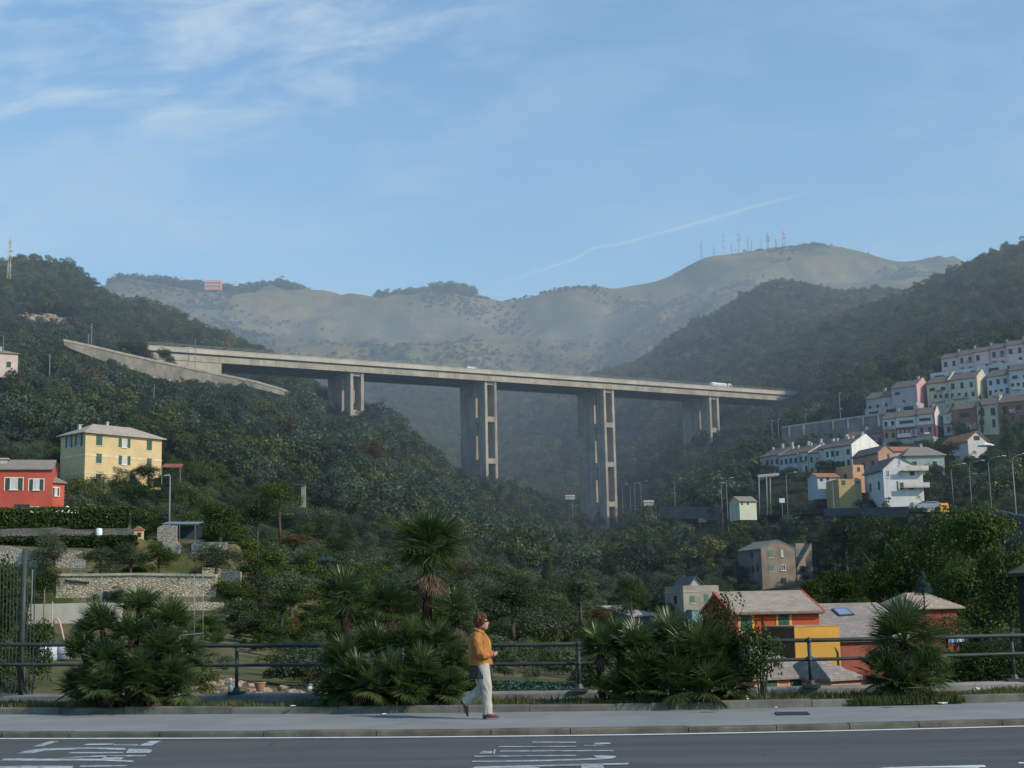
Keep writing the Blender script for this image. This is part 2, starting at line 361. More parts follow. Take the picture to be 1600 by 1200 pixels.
def TZ(x, y):
    s = (np.asarray(x)/np.asarray(y)-SG[0])/(SG[1]-SG[0]); i = np.clip(s.astype(int) if hasattr(s, 'astype') else int(s), 0, len(SG)-2)
    j = np.clip(np.searchsorted(YG, y)-1, 0, len(YG)-2)
    a = np.clip(s-i, 0, 1); b = np.clip((y-YG[j])/(YG[j+1]-YG[j]), 0, 1)
    return (ZG[i, j]*(1-a)+ZG[i+1, j]*a)*(1-b)+(ZG[i, j+1]*(1-a)+ZG[i+1, j+1]*a)*b
def terrain():
    ns, ny = XG.shape
    v = np.stack([XG, YY, ZG], -1).reshape(-1, 3)
    idx = np.arange(ns*ny).reshape(ns, ny)
    f = np.stack([idx[:-1, :-1], idx[1:, :-1], idx[1:, 1:], idx[:-1, 1:]], -1).reshape(-1, 4)
    me = bpy.data.meshes.new('ground'); me.vertices.add(len(v)); me.vertices.foreach_set('co', v.ravel())
    me.loops.add(f.size); me.loops.foreach_set('vertex_index', f.ravel().astype(np.int32))
    me.polygons.add(len(f)); me.polygons.foreach_set('loop_start', np.arange(0, f.size, 4, dtype=np.int32))
    me.polygons.foreach_set('loop_total', np.full(len(f), 4, dtype=np.int32)); me.update(calc_edges=True)
    me.polygons.foreach_set('use_smooth', [True]*len(f))
    o = bpy.data.objects.new('ground', me); COL.objects.link(o)
    m, t, b, out = new_mat('hillside earth and grass')
    g = t.node('ShaderNodeNewGeometry'); pos = g.outputs['Position']
    sx = t.node('ShaderNodeSeparateXYZ'); t.link(pos, sx.inputs[0]); y = sx.outputs[1]
    nf = t.noise(.02, 6, .6, pos); nm = t.noise(.25, 5, .6, pos); nh = t.noise(.006, 6, .62, pos)
    near = t.mixc(t.ss(nm, .35, .65), (.050, .066, .022), (.15, .12, .07)); near = t.mixc(t.math('MULTIPLY', t.ss(t.noise(3.0, 4, .7, pos), .45, .7), .6), near, (.05, .06, .025))
    forest = t.mixc(nm, (.012, .020, .010), (.032, .040, .018))
    moor = t.mixc(t.ss(nh, .35, .65), (.092, .112, .036), (.180, .145, .070))
    moor = t.mixc(t.math('MULTIPLY', t.ss(t.noise(.0035, 7, .7, pos, .6), .52, .66), .75), moor, (.05, .075, .036))
    moor = t.mixc(t.math('MULTIPLY', t.ss(nf, .42, .7), .6), moor, (.045, .058, .026)); moor = t.mixc(t.math('MULTIPLY', t.ss(t.noise(.045, 6, .75, pos, .5), .52, .64), .5), moor, (.23, .19, .11))
    vz = t.node('ShaderNodeTexVoronoi'); vz.inputs['Scale'].default_value = .13; t.link(pos, vz.inputs['Vector'])
    rk = t.math('MULTIPLY', t.math('SUBTRACT', 1, t.ss(vz.outputs['Distance'], .12, .26)), t.ss(t.noise(.0042, 4, .6, pos), .46, .62))
    moor = t.mixc(t.math('MULTIPLY', rk, .8), moor, (.40, .37, .32))
    mg = t.node('ShaderNodeMapping'); mg.inputs['Scale'].default_value = (.011, .0018, .004); mg.inputs['Rotation'].default_value = (0, 0, R(12)); t.link(pos, mg.inputs['Vector'])
    gu = t.noise(1.0, 6, .62, mg.outputs[0], .6); moor = t.mixc(t.math('MULTIPLY', t.ss(gu, .47, .62), .8), moor, (.052, .072, .028)); moor = t.mixc(t.math('MULTIPLY', t.ss(t.noise(.09, 4, .7, pos), .5, .75), .35), moor, (.06, .075, .03))  # stretched noise darkens the moor: gully shading put into the colour
    fz = t.math('ADD', y, t.math('MULTIPLY', t.math('SUBTRACT', nh, .5), 500))
    c = t.mixc(t.ss(y, 130, 260), near, forest)
    c = t.mixc(t.ss(fz, 1850, 2150), c, moor)
    t.link(c, b.inputs['Base Color']); b.inputs['Roughness'].default_value = .95; b.inputs['Specular IOR Level'].default_value = .05
    me.materials.append(m)
    return struct(o)
ground = terrain()
def hitground(u, v, y0=26, y1=3400):   # first place where the ray through a pixel meets the ground
    Y = np.geomspace(y0, y1, 900); d = ray(u, v); z = CAMZ+d.z/d.y*Y; h = TZ(d.x/d.y*Y, Y); k = np.nonzero(z <= h)[0]
    return float(Y[k[0]]) if len(k) else None
def tzp(u, v, Y):      # ground height below a pixel ray at depth Y
    p = P(u, v, Y); return Vector((p.x, Y, float(TZ(p.x, Y))))

# ------------------------------------------------------------------ haze hanging in the valley
hz = MB().box(-3200, 150, -60, 3200, 4600, 560).build('haze', new_mat('valley haze')[0])
m = hz.data.materials[0]; t = NT(m.node_tree)
for n in list(t.n): t.n.remove(n)
o_ = t.node('ShaderNodeOutputMaterial'); vs = t.node('ShaderNodeVolumeScatter')
vs.inputs['Color'].default_value = (.68, .83, 1.0, 1); vs.inputs['Density'].default_value = .00036; vs.inputs['Anisotropy'].default_value = .2
t.link(vs.outputs[0], o_.inputs['Volume'])
try: m.cycles.homogeneous_volume = True
except Exception: pass
struct(hz)

# ------------------------------------------------------------------ road, kerb, pavement, planting bed, parapet
US = [-800, -400, 0, 400, 800, 1200, 1600, 2000, 2400]
def curve(vals, z):   # rows of a long feature at the US columns -> points on the plane z
    return [G(u, v, z) for u, v in zip(US, vals)]
KH = .08; PZ = KH
L_line = curve([1152, 1154, 1154.5, 1153.5, 1151, 1145, 1135, 1123, 1110], 0)
K_front = [p+Vector((0, .16, 0)) for p in L_line]
def shift(pl, dy, z): return [Vector((p.x, p.y+dy, z)) for p in pl]
K_top0 = shift(K_front, .03, KH); K_top1 = shift(K_front, .23, KH)
bedk = curve([1114, 1116, 1116, 1116, 1113, 1107, 1096.5, 1084, 1070], PZ)
par0 = curve([1097, 1097, 1096, 1097, 1094, 1089, 1077, 1064, 1050], .15)
def strip(mb, a, b, mi=0):
    for i in range(len(a)-1): mb.add([a[i], a[i+1], b[i+1], b[i]], [(0, 1, 2, 3)], mi)
def resample(pl, n):
    xs = [p.x for p in pl]; X = np.linspace(xs[0], xs[-1], n)
    # smooth the bend
    ys = np.interp(X, xs, [p.y for p in pl]); ys = np.convolve(np.pad(ys, 6, 'edge'), np.ones(13)/13, 'valid'); 
    return [Vector((x, y, pl[0].z)) for x, y in zip(X, ys)]
L_line = resample(L_line, 90); K_front = shift(L_line, .14, 0); bedk = resample(bedk, 90); par0 = resample(par0, 90)
def yat(pl, x): return float(np.interp(x, [p.x for p in pl], [p.y for p in pl]))

m, t, b, out = new_mat('worn asphalt')
g = t.node('ShaderNodeNewGeometry'); pos = g.outputs['Position']
mp = t.node('ShaderNodeMapping'); mp.inputs['Scale'].default_value = (.12, 1.3, 1); t.link(pos, mp.inputs['Vector'])
a = t.mixc(t.ss(t.noise(1.1, 5, .6, mp.outputs[0]), .3, .7), (.074, .078, .071), (.115, .119, .110))
a = t.mixc(t.math('MULTIPLY', t.noise(60, 2, .7, pos), .6), a, (.03, .032, .036))
a = t.mixc(t.math('MULTIPLY', t.ss(t.noise(.5, 5, .7, pos, .8), .55, .75), .45), a, (.04, .042, .046))
vc = t.node('ShaderNodeTexVoronoi', feature='DISTANCE_TO_EDGE'); vc.inputs['Scale'].default_value = .33
dn = t.node('ShaderNodeVectorMath', operation='ADD'); t.link(pos, dn.inputs[0])
nn = t.node('ShaderNodeTexNoise'); nn.inputs['Scale'].default_value = 1.2; t.link(pos, nn.inputs['Vector']); t.link(nn.outputs['Color'], dn.inputs[1]); t.link(dn.outputs[0], vc.inputs['Vector'])
crk = t.math('MULTIPLY', t.math('SUBTRACT', 1, t.ss(vc.outputs[0], .002, .010)), t.ss(t.noise(.25, 2, .5, pos), .5, .6))
a = t.mixc(t.math('MULTIPLY', crk, .55), a, (.018, .018, .02))
t.link(a, b.inputs['Base Color']); b.inputs['Roughness'].default_value = .8
bn = t.node('ShaderNodeBump'); bn.inputs['Strength'].default_value = .35; bn.inputs['Distance'].default_value = .01
t.link(t.noise(90, 2, .7, pos), bn.inputs['Height']); t.link(bn.outputs[0], b.inputs['Normal'])
ASPH = m
mb = MB(); strip(mb, [Vector((p.x, -30, 0)) for p in K_front], shift(K_front, .05, 0)); struct(mb.build('road', ASPH))
m, t, b, out = new_mat('pale asphalt pavement')
g = t.node('ShaderNodeNewGeometry'); pos = g.outputs['Position']
a = t.mixc(t.ss(t.noise(.7, 6, .65, pos), .3, .7), (.215, .222, .206), (.280, .286, .268))
a = t.mixc(t.math('MULTIPLY', t.noise(55, 2, .7, pos), .5), a, (.10, .105, .11))
a = t.mixc(t.math('MULTIPLY', t.ss(t.noise(1.3, 5, .7, pos, 1.), .58, .7), .35), a, (.12, .12, .115))
t.link(a, b.inputs['Base Color'])
bn = t.node('ShaderNodeBump'); bn.inputs['Strength'].default_value = .25; bn.inputs['Distance'].default_value = .01
t.link(t.noise(80, 2, .7, pos), bn.inputs['Height']); t.link(bn.outputs[0], b.inputs['Normal'])
mb = MB(); strip(mb, shift(K_front, .20, PZ-.002), shift(bedk, .06, PZ-.002)); struct(mb.build('pavement', m))
STONE = stucco('kerb stone', (.135, .125, .095), .5, 2.2, .9, .3, .6)
# kerb: one long run of stones with open joints
mb = MB(); rr = random.Random(5); x = K_front[0].x
while x < K_front[-1].x-1:
    l = rr.uniform(1.0, 1.7); x2 = min(x+l, K_front[-1].x); j = .006
    h = KH+rr.uniform(-.006, .008)
    ya, yb = yat(K_front, x+j), yat(K_front, x2-j); o1 = rr.uniform(-.012, .012)
    A = [Vector((x+j, ya+o1, -.05)), Vector((x2-j, yb+o1, -.05)), Vector((x2-j, yb+o1+.022, h-.02)), Vector((x2-j, yb+o1+.04, h)), Vector((x2-j, yb+.23, h)), Vector((x+j, ya+.23, h)), Vector((x+j, ya+o1+.04, h)), Vector((x+j, ya+o1+.022, h-.02))]
    mb.add(A, [(0, 1, 2, 7), (7, 2, 3, 6), (6, 3, 4, 5), (1, 4, 3, 2), (0, 7, 6, 5)])
    x = x2
struct(mb.build('kerb', STONE))
# gutter dirt along the kerb
mb = MB(); rr = random.Random(8); A = []; B = []
for p in resample(K_front, 400):
    A.append(Vector((p.x, p.y-.10-rr.uniform(0, .05), .004))); B.append(Vector((p.x, p.y+.03, .004)))
strip(mb, A, B); struct(mb.build('road_gutter_dirt', stucco('gutter dirt', (.085, .085, .055), .5, 5, .95, .2)))
WHITE = None
m, t, b, out = new_mat('worn road paint')
g = t.node('ShaderNodeNewGeometry'); pos = g.outputs['Position']
nn = t.math('ADD', t.math('MULTIPLY', t.noise(9, 6, .75, pos), .6), t.math('MULTIPLY', t.noise(1.2, 3, .6, pos), .4))
wr = t.ss(nn, .42, .62)
c = t.mixc(wr, (.42, .45, .46), (.13, .14, .15))
t.link(c, b.inputs['Base Color']); WPAINT = m
m2, t, b, out = new_mat('fresh road paint')
g = t.node('ShaderNodeNewGeometry'); pos = g.outputs['Position']
t.link(t.mixc(t.ss(t.noise(6, 6, .75, pos), .5, .75), (.60, .62, .60), (.26, .27, .27)), b.inputs['Base Color']); LPAINT = m2
mb = MB(); strip(mb, shift(L_line, -.13, .008), shift(L_line, .02, .008)); struct(mb.build('road_edge_line', LPAINT))
def marks(name, polys, ox, oy, sx, sy, mat):
    mb = MB()
    for pl in polys:
        pts = [G(ox+x*sx, oy+y*sy, .006) for x, y in pl]
        mb.add(pts, [tuple(reversed(range(len(pts))))])
    o = mb.build(name, mat)
    bm = bmesh.new(); bm.from_mesh(o.data); bmesh.ops.recalc_face_normals(bm, faces=bm.faces)
    for f in bm.faces:
        if f.normal.z < 0: f.normal_flip()
    bm.to_mesh(o.data); bm.free()
    return struct(o)
k = 280/1600; ky = 70/400
marks('road_lettering', [
  [(300, 206), (380, 206), (530, 160), (450, 158)], [(1240, 200), (1350, 200), (1440, 158), (1340, 158)],
  [(740, 196), (1000, 192), (1010, 180), (780, 184)], [(1010, 196), (1240, 198), (1230, 190), (1010, 190)],
  [(150, 270), (290, 270), (400, 244), (820, 230), (1120, 238), (1120, 222), (820, 216), (400, 226), (250, 240)],
  [(600, 270), (1100, 268), (1100, 256), (640, 258)], [(1120, 266), (1340, 264), (1360, 240), (1320, 230), (1150, 228)],
  [(0, 334), (900, 334), (1180, 346), (1200, 334), (900, 318), (40, 314)], [(500, 310), (940, 300), (1300, 296), (1310, 284), (940, 284)],
  [(900, 316), (1080, 324), (1130, 292), (960, 290)],
  [(-300, 402), (640, 402), (660, 382), (260, 376), (-200, 392)], [(700, 392), (1120, 384), (1140, 374), (720, 378)]], 0, 1130, k, ky, WPAINT)
marks('road_lettering', [
  [(640, 172), (1030, 174), (1030, 166), (640, 164)], [(1180, 190), (1330, 186), (1340, 174), (1210, 172)], [(340, 212), (1030, 210), (1030, 203), (340, 204)],
  [(1100, 202), (1280, 200), (1280, 195), (1100, 196)], [(350, 254), (1360, 248), (1360, 240), (350, 244)],
  [(286, 276), (304, 276), (312, 230), (300, 230)], [(160, 270), (270, 272), (290, 250), (200, 248)],
  [(120, 300), (1030, 292), (1030, 282), (120, 290)], [(1170, 284), (1380, 292), (1390, 304), (1350, 314), (1220, 310), (1200, 300)],
  [(100, 348), (760, 340), (1200, 326), (1350, 316), (1200, 312), (760, 326), (100, 336)],
  [(100, 400), (900, 382), (1490, 368), (1500, 354), (900, 366), (130, 388)], [(1080, 410), (1280, 410), (1270, 370), (1075, 374)], [(60, 420), (700, 402), (700, 392), (60, 402)]], 720, 1130, k, ky, WPAINT)
marks('road_lane_line', [[(460, 700), (1305, 692), (1290, 676), (520, 694)], [(1555, 664), (1640, 664), (1640, 654), (1560, 654)]], 1280, 1060, .2, .2, LPAINT)
marks('road_lane_line', [[(1340, 1225), (1530, 1208), (1530, 1199), (1380, 1202)]], 0, 0, 1, 1, LPAINT)

# planting bed
m, t, b, out = new_mat('bed soil')
g = t.node('ShaderNodeNewGeometry'); pos = g.outputs['Position']
a = t.mixc(t.ss(t.noise(1.4, 6, .65, pos), .35, .65), (.035, .045, .018), (.085, .070, .045)); t.link(a, b.inputs['Base Color'])
mb = MB(); strip(mb, shift(bedk, .12, .14), shift(par0, .02, .16)); struct(mb.build('planting_bed_ground', m))
BEDK = stucco('bed kerb concrete', (.145, .142, .115), .45, 1.6, .92, .5, .5)
GAP = (P(1362, 1100, 23).x, P(1535, 1095, 23).x)
mb = MB(); rr = random.Random(15); x = bedk[0].x
while x < bedk[-1].x-1:
    x2 = min(x+rr.uniform(.9, 2.2), bedk[-1].x)
    for a_, b_ in ((x, x2),):
        if a_ < GAP[0] < b_: b_ = GAP[0]
        if a_ < GAP[1] < b_: a_ = GAP[1]
        if GAP[0] <= (a_+b_)/2 <= GAP[1]: continue
        h = .20+rr.uniform(-.015, .012); ya, yb = yat(bedk, a_), yat(bedk, b_)
        A = [Vector((a_+.006, ya, .05)), Vector((b_-.006, yb, .05)), Vector((b_-.006, yb+.02, h-.02)), Vector((b_-.006, yb+.04, h)), Vector((b_-.006, yb+.2, h)), Vector((a_+.006, ya+.2, h)), Vector((a_+.006, ya+.04, h)), Vector((a_+.006, ya+.02, h-.02))]
        mb.add(A, [(0, 1, 2, 7), (7, 2, 3, 6), (6, 3, 4, 5), (1, 4, 3, 2), (0, 7, 6, 5)])
    x = x2
struct(mb.build('bed_kerb', BEDK))
PARZ = .285
mb = MB(); a = resample(par0, 60)
sec = [(0, -4), (0, PARZ-.03), (.03, PARZ), (.42, PARZ), (.45, PARZ-.03), (.45, -4)]
for i in range(len(a)-1):
    for j in range(len(sec)-1):
        q = [Vector((a[i].x, a[i].y+sec[j][0], sec[j][1])), Vector((a[i+1].x, a[i+1].y+sec[j][0], sec[j][1])), Vector((a[i+1].x, a[i+1].y+sec[j+1][0], sec[j+1][1])), Vector((a[i].x, a[i].y+sec[j+1][0], sec[j+1][1]))]
        mb.add(q, [(0, 1, 2, 3)])
o = mb.build('parapet_wall', stucco('parapet concrete', (.23, .22, .195), .4, 1.1, .92, .55, .5))
tag(o, 'long low weathered concrete wall under the dark pipe railing', 'low wall')

# railing
GREENP = paint('dark green paint', (.013, .026, .021), .5, 0, .3)
rl = empty('railing', (0, yat(par0, 0)+.2, PARZ), 0, 'dark green two pipe railing standing on the low concrete wall', 'railing')
def rloc(o):
    o.parent = rl; o.matrix_parent_inverse = Matrix.Translation(-rl.location); return o
def railline(vals, us=(-400, 0, 320, 800, 1290, 1600, 2000)):
    out = []
    for u, v in zip(us, vals):
        p0 = P(u, v, 25); y = yat(par0, p0.x)+.2; out.append(P(u, v, y))
    return out
top = railline([1003, 1007, 1009, 1008, 1000, 992.5, 982]); low = railline([1035, 1038.5, 1039.5, 1038, 1030, 1021, 1010])
def dens_(pl, n=40):
    x = np.linspace(pl[0].x, pl[-1].x, n); return [Vector((a, np.interp(a, [p.x for p in pl], [p.y for p in pl]), np.interp(a, [p.x for p in pl], [p.z for p in pl]))) for a in x]
rloc(MB().tube(dens_(top), .038, 8).build('rail', GREENP, smooth=True)); rloc(MB().tube(dens_(low), .032, 8).build('rail', GREENP, smooth=True))
for u in (-270, 320, 614, 910, 1290, 1640):
    x = P(u, 1040, 25).x; y = yat(par0, x)+.2
    zt = float(np.interp(x, [p.x for p in top], [p.z for p in top]))
    mb = MB(); mb.tube([(x, y, PARZ-.02), (x, y, zt+.03)], .036, 8); mb.ball((x, y, zt), .058, 8, 6); 
    zl = float(np.interp(x, [p.x for p in low], [p.z for p in low])); mb.ball((x, y, zl), .052, 8, 6)
    po = rloc(mb.build('post', GREENP, smooth=True))
    mb = MB(); mb.prism([(x-.15, y-.12, PARZ-.01), (x+.15, y-.12, PARZ-.01), (x+.15, y+.12, PARZ-.01), (x-.15, y+.12, PARZ-.01)], (0, 0, .06)); mb.tube([(x, y, PARZ+.04), (x, y, PARZ+.13)], [.09, .05], 8)
    f = mb.build('post_foot', GREENP); f.parent = po
# barred fence panel by the tall post
fx = P(36, 1000, 29.2); fe = empty('barred_fence', (fx.x, fx.y, PARZ), 0, 'tall dark fence of thin vertical bars with one thick post', 'fence')
Mi = Matrix.Translation(-fe.location)
def fl(o): o.parent = fe; o.matrix_parent_inverse = Mi; return o
a = P(39, 858, 29.2); b_ = P(33, 1082, 29.2)
fl(MB().tube([b_-Vector((0, 0, .4)), a], .05, 10).build('post', GREENP, smooth=True))
mb = MB()
for u in np.arange(-60, 54, 5.4):
    mb.bar(P(u+1.5, 882, 29.2), P(u-2.5, 1085, 29.2), .016)
fl(mb.build('bars', GREENP))
for v in (884, 1040): fl(MB().bar(P(-60, v-2, 29.2), P(53, v, 29.2), .03, .04).build('crossbar', GREENP))
# ------------------------------------------------------------------ viaduct
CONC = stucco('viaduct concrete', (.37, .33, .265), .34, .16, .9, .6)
CJ = NT(CONC.node_tree); _b = CJ.n['Principled BSDF']; _src = _b.inputs['Base Color'].links[0].from_socket
_g = CJ.node('ShaderNodeNewGeometry'); _d = CJ.node('ShaderNodeVectorMath', operation='DOT_PRODUCT'); CJ.link(_g.outputs['Position'], _d.inputs[0]); _d.inputs[1].default_value = (.0814, .058, 0)
_f = CJ.math('FRACT', _d.outputs['Value']); _n = CJ.noise(.5, 3, .6, _g.outputs['Position'])
_j = CJ.math('MULTIPLY', CJ.math('SUBTRACT', 1, CJ.ss(_f, .0, .05)), CJ.ss(_n, .35, .6)); CJ.link(CJ.mixc(CJ.math('MULTIPLY', _j, .75), _src, (.10, .09, .075)), _b.inputs['Base Color'])
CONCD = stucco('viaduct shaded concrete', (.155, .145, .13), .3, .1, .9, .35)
A0 = P(540, 568, 550); A3 = P(1093, 604, 658)
ax = Vector((A3.x-A0.x, A3.y-A0.y, 0)); SPAN = ax.length/3; ax.normalize(); nn_ = Vector((ax.y, -ax.x, 0))
def Ax(t, q=0): return Vector((A0.x, A0.y, 0))+ax*SPAN*t+nn_*q
def zfit(t, v):
    e = Ax(t, 10.2); u = proj((e.x, e.y, 102))[0]; return P(u, np.interp(u, *v), e.y).z
VT = ([345, 400, 800, 1200, 1240], [546.5, 551, 580, 609, 612])
za, zb = zfit(-.6, VT), zfit(3.7, VT)
def ztop(t): return za+(zb-za)*(t+.6)/4.3
via = empty('viaduct', Ax(1.5)+Vector((0, 0, 40)), math.atan2(ax.y, ax.x), 'tall grey concrete motorway viaduct striding across the valley on four slender piers', 'viaduct')
VI = via.matrix_world.inverted() if False else (Matrix.Translation(via.location) @ Matrix.Rotation(via.rotation_euler.z, 4, 'Z')).inverted()
def vp(o, parent=None):
    o.parent = parent or via
    if parent is None: o.matrix_parent_inverse = VI
    return o
def vbox(mb, t0, t1, q0, q1, h0, h1, mi=0, rel=True):
    vs = []
    for h in (h0, h1):
        for t_, q in ((t0, q0), (t1, q0), (t1, q1), (t0, q1)):
            p = Ax(t_, q); p.z = (ztop(t_) if rel else 0)+h; vs.append(p)
    mb.add(vs, [(0, 1, 2, 3), (7, 6, 5, 4), (4, 5, 1, 0), (5, 6, 2, 1), (6, 7, 3, 2), (7, 4, 0, 3)], mi)
T0, T1 = -1.36, 4.02
mb = MB(); vbox(mb, T0, T1, -9.0, 9.0, -2.4, -1.2)
for q in (-8.6, -4.6, -.6, 3.4, 7.0): vbox(mb, T0, T1, q-1.1, q+1.1, -4.6, -2.4)
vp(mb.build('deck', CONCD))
mb = MB()
for q0, q1 in ((9.72, 10.3), (-10.3, -9.72)): vbox(mb, T0, T1, q0, q1, -4.85, -2.65)
vp(mb.build('edge_beam', CONC))
for q0, q1 in ((9.85, 10.15), (-10.15, -9.85)):
    mb = MB(); vbox(mb, T0, T1, q0, q1, -1.85, 0); vbox(mb, T0, T1, q0-.12, q1+.12, -.22, .02)
    vp(mb.build('parapet', stucco('pale parapet concrete', (.46, .43, .36), .25, .1, .9, .3)))
mb = MB(); vbox(mb, T0, T1, -.35, .35, -1.2, -.2); vp(mb.build('median_barrier', CONC))
mb = MB()
for i in range(int((T1-T0)*SPAN/4)):
    t_ = T0+i*4/SPAN
    for q in (10, -10):
        p = Ax(t_, q); p.z = ztop(t_); mb.bar(p, p+Vector((0, 0, 1.1)), .12)
for q in (10, -10):
    for h in (.55, 1.05):
        p = Ax(T0, q); p.z = ztop(T0)+h; r_ = Ax(T1, q); r_.z = ztop(T1)+h; mb.bar(p, r_, .10)
vp(mb.build('guard_rail', paint('galvanised rail', (.22, .22, .21), .6, .3)))
PB = [(0, 660), (1, 752), (2, 835), (3, 735)]
for ti, vb in PB:
    c = Ax(ti); zt = ztop(ti)-4.6; zb_ = P(proj((c.x, c.y, 60))[0], vb, c.y).z-14
    pe = MB(); M = Matrix.Translation((c.x, c.y, 0)) @ Matrix.Rotation(math.atan2(ax.y, ax.x), 4, 'Z')
    # local: x along the bridge, y = -q ; near end is y = -9.5
    def lb(mb, p0, p1, q0, q1, z0, z1, mi=0): mb.box(p0, -q1, z0, p1, -q0, z1, mi, M)
    for (q1, q0) in ((9.5, 4.3), (2.1, -2.1), (-3.1, -9.5)):
        mb = MB()
        lb(mb, -2.95, -1.75, q0, q1, zb_, zt); lb(mb, 1.75, 2.95, q0, q1, zb_, zt)
        z = zt-15
        while z > zb_:
            lb(mb, -1.75, 1.75, q1-1.3, q1-.02, z-2.2, z); lb(mb, -1.75, 1.75, q0+.02, q0+1.3, z-2.2, z); z -= 17.4
        leg = mb.build('pier_leg', CONC)
        if q1 == 9.5:
            pier = leg; pier.name = 'pier'; vp(pier)
        else:
            vp(leg, pier)
    z = zt-15
    while z > zb_:
        for (q0, q1) in ((2.1, 4.3), (-3.1, -2.1)):
            for p0, p1 in ((-2.9, -1.8), (1.8, 2.9)):
                mb = MB(); lb(mb, p0, p1, q0, q1, z-2.2, z); vp(mb.build('cross_beam', CONC), pier)
        z -= 17.4
    mb = MB(); lb(mb, -2.6, 2.6, -9, 9, zt-1.6, zt+.05); vp(mb.build('pier_head', CONC), pier)
    us = [proj((c+nn_*q+ax*p_).to_tuple()[:2]+(zt-20,))[0] for q in (-9.5, 9.5) for p_ in (-3, 3)]
    keep(min(us)-1, 500, max(us)+1, {0: 645, 1: 738, 2: 820, 3: 690}[ti], c.y-10)
# abutment block at the near end
def tu(u):  # bridge parameter whose near edge shows at pixel column u
    lo, hi = -6, 6
    for _ in range(50):
        md = (lo+hi)/2; e = Ax(md, 10.2)
        if proj((e.x, e.y, 100))[0] < u: lo = md
        else: hi = md
    return lo
ta = tu(347); tb = tu(236)
mb = MB(); vbox(mb, T0-.02, ta, -10, 10.05, -30, -4.9)
vp(mb.build('abutment', stucco('abutment concrete', (.42, .385, .32), .3, .15, .9, .5)))
tr_ = T1-.35
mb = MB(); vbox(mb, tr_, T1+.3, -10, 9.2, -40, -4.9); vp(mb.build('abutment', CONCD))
keep(236, 535, 347, 585, 520); [keep(u, np.interp(u, *VT)-3, u+45, np.interp(u, [345, 450, 800, 1236], [583, 590, 607, 630]), 560 if u < 1100 else 705) for u in range(345, 1236, 45)]
# curved ramp wall
rw = [(100, 533.5, 537, 452), (118, 537, 545, 455), (150, 544, 557, 460), (200, 556, 573, 466), (250, 567, 587, 472), (300, 577.5, 594, 478), (345, 587, 597, 484), (400, 598, 604, 490), (440, 609.5, 614, 496), (464, 619, 622.5, 500)]
mb = MB(); tp = [P(u, v, Y) for u, v, w, Y in rw]; bt = [P(u, w+3, Y) for u, v, w, Y in rw]
off = Vector((.15, .9, 0))
for i in range(len(rw)-1):
    mb.add([bt[i], bt[i+1], tp[i+1], tp[i], bt[i]+off, bt[i+1]+off, tp[i+1]+off, tp[i]+off], [(0, 1, 2, 3), (3, 2, 6, 7), (4, 7, 6, 5)])
rwo = mb.build('retaining_wall', stucco('ramp wall concrete', (.245, .225, .185), .4, .25, .9, .6))
tag(rwo, 'long curved concrete retaining wall running down the wooded slope below the viaduct abutment', 'retaining wall')
mb = MB()
for i in range(len(rw)-1):
    o1 = Vector((-.1, -.35, 0)); mb.add([tp[i]+o1, tp[i+1]+o1, tp[i+1]+off, tp[i]+off, tp[i]+o1+Vector((0, 0, .75)), tp[i+1]+o1+Vector((0, 0, .75)), tp[i+1]+off+Vector((0, 0, .75)), tp[i]+off+Vector((0, 0, .75))], [(0, 1, 5, 4), (4, 5, 6, 7), (3, 7, 6, 2), (0, 3, 2, 1)])
cp = mb.build('coping', stucco('ramp coping concrete', (.33, .305, .25))); cp.parent = rwo
for i in range(len(rw)-1):
    keep(rw[i][0], rw[i][1]-3, rw[i+1][0], rw[i][1]+(rw[i][2]-rw[i][1])*(.4 if rw[i][0] < 300 else .2), rw[i][3]-2)

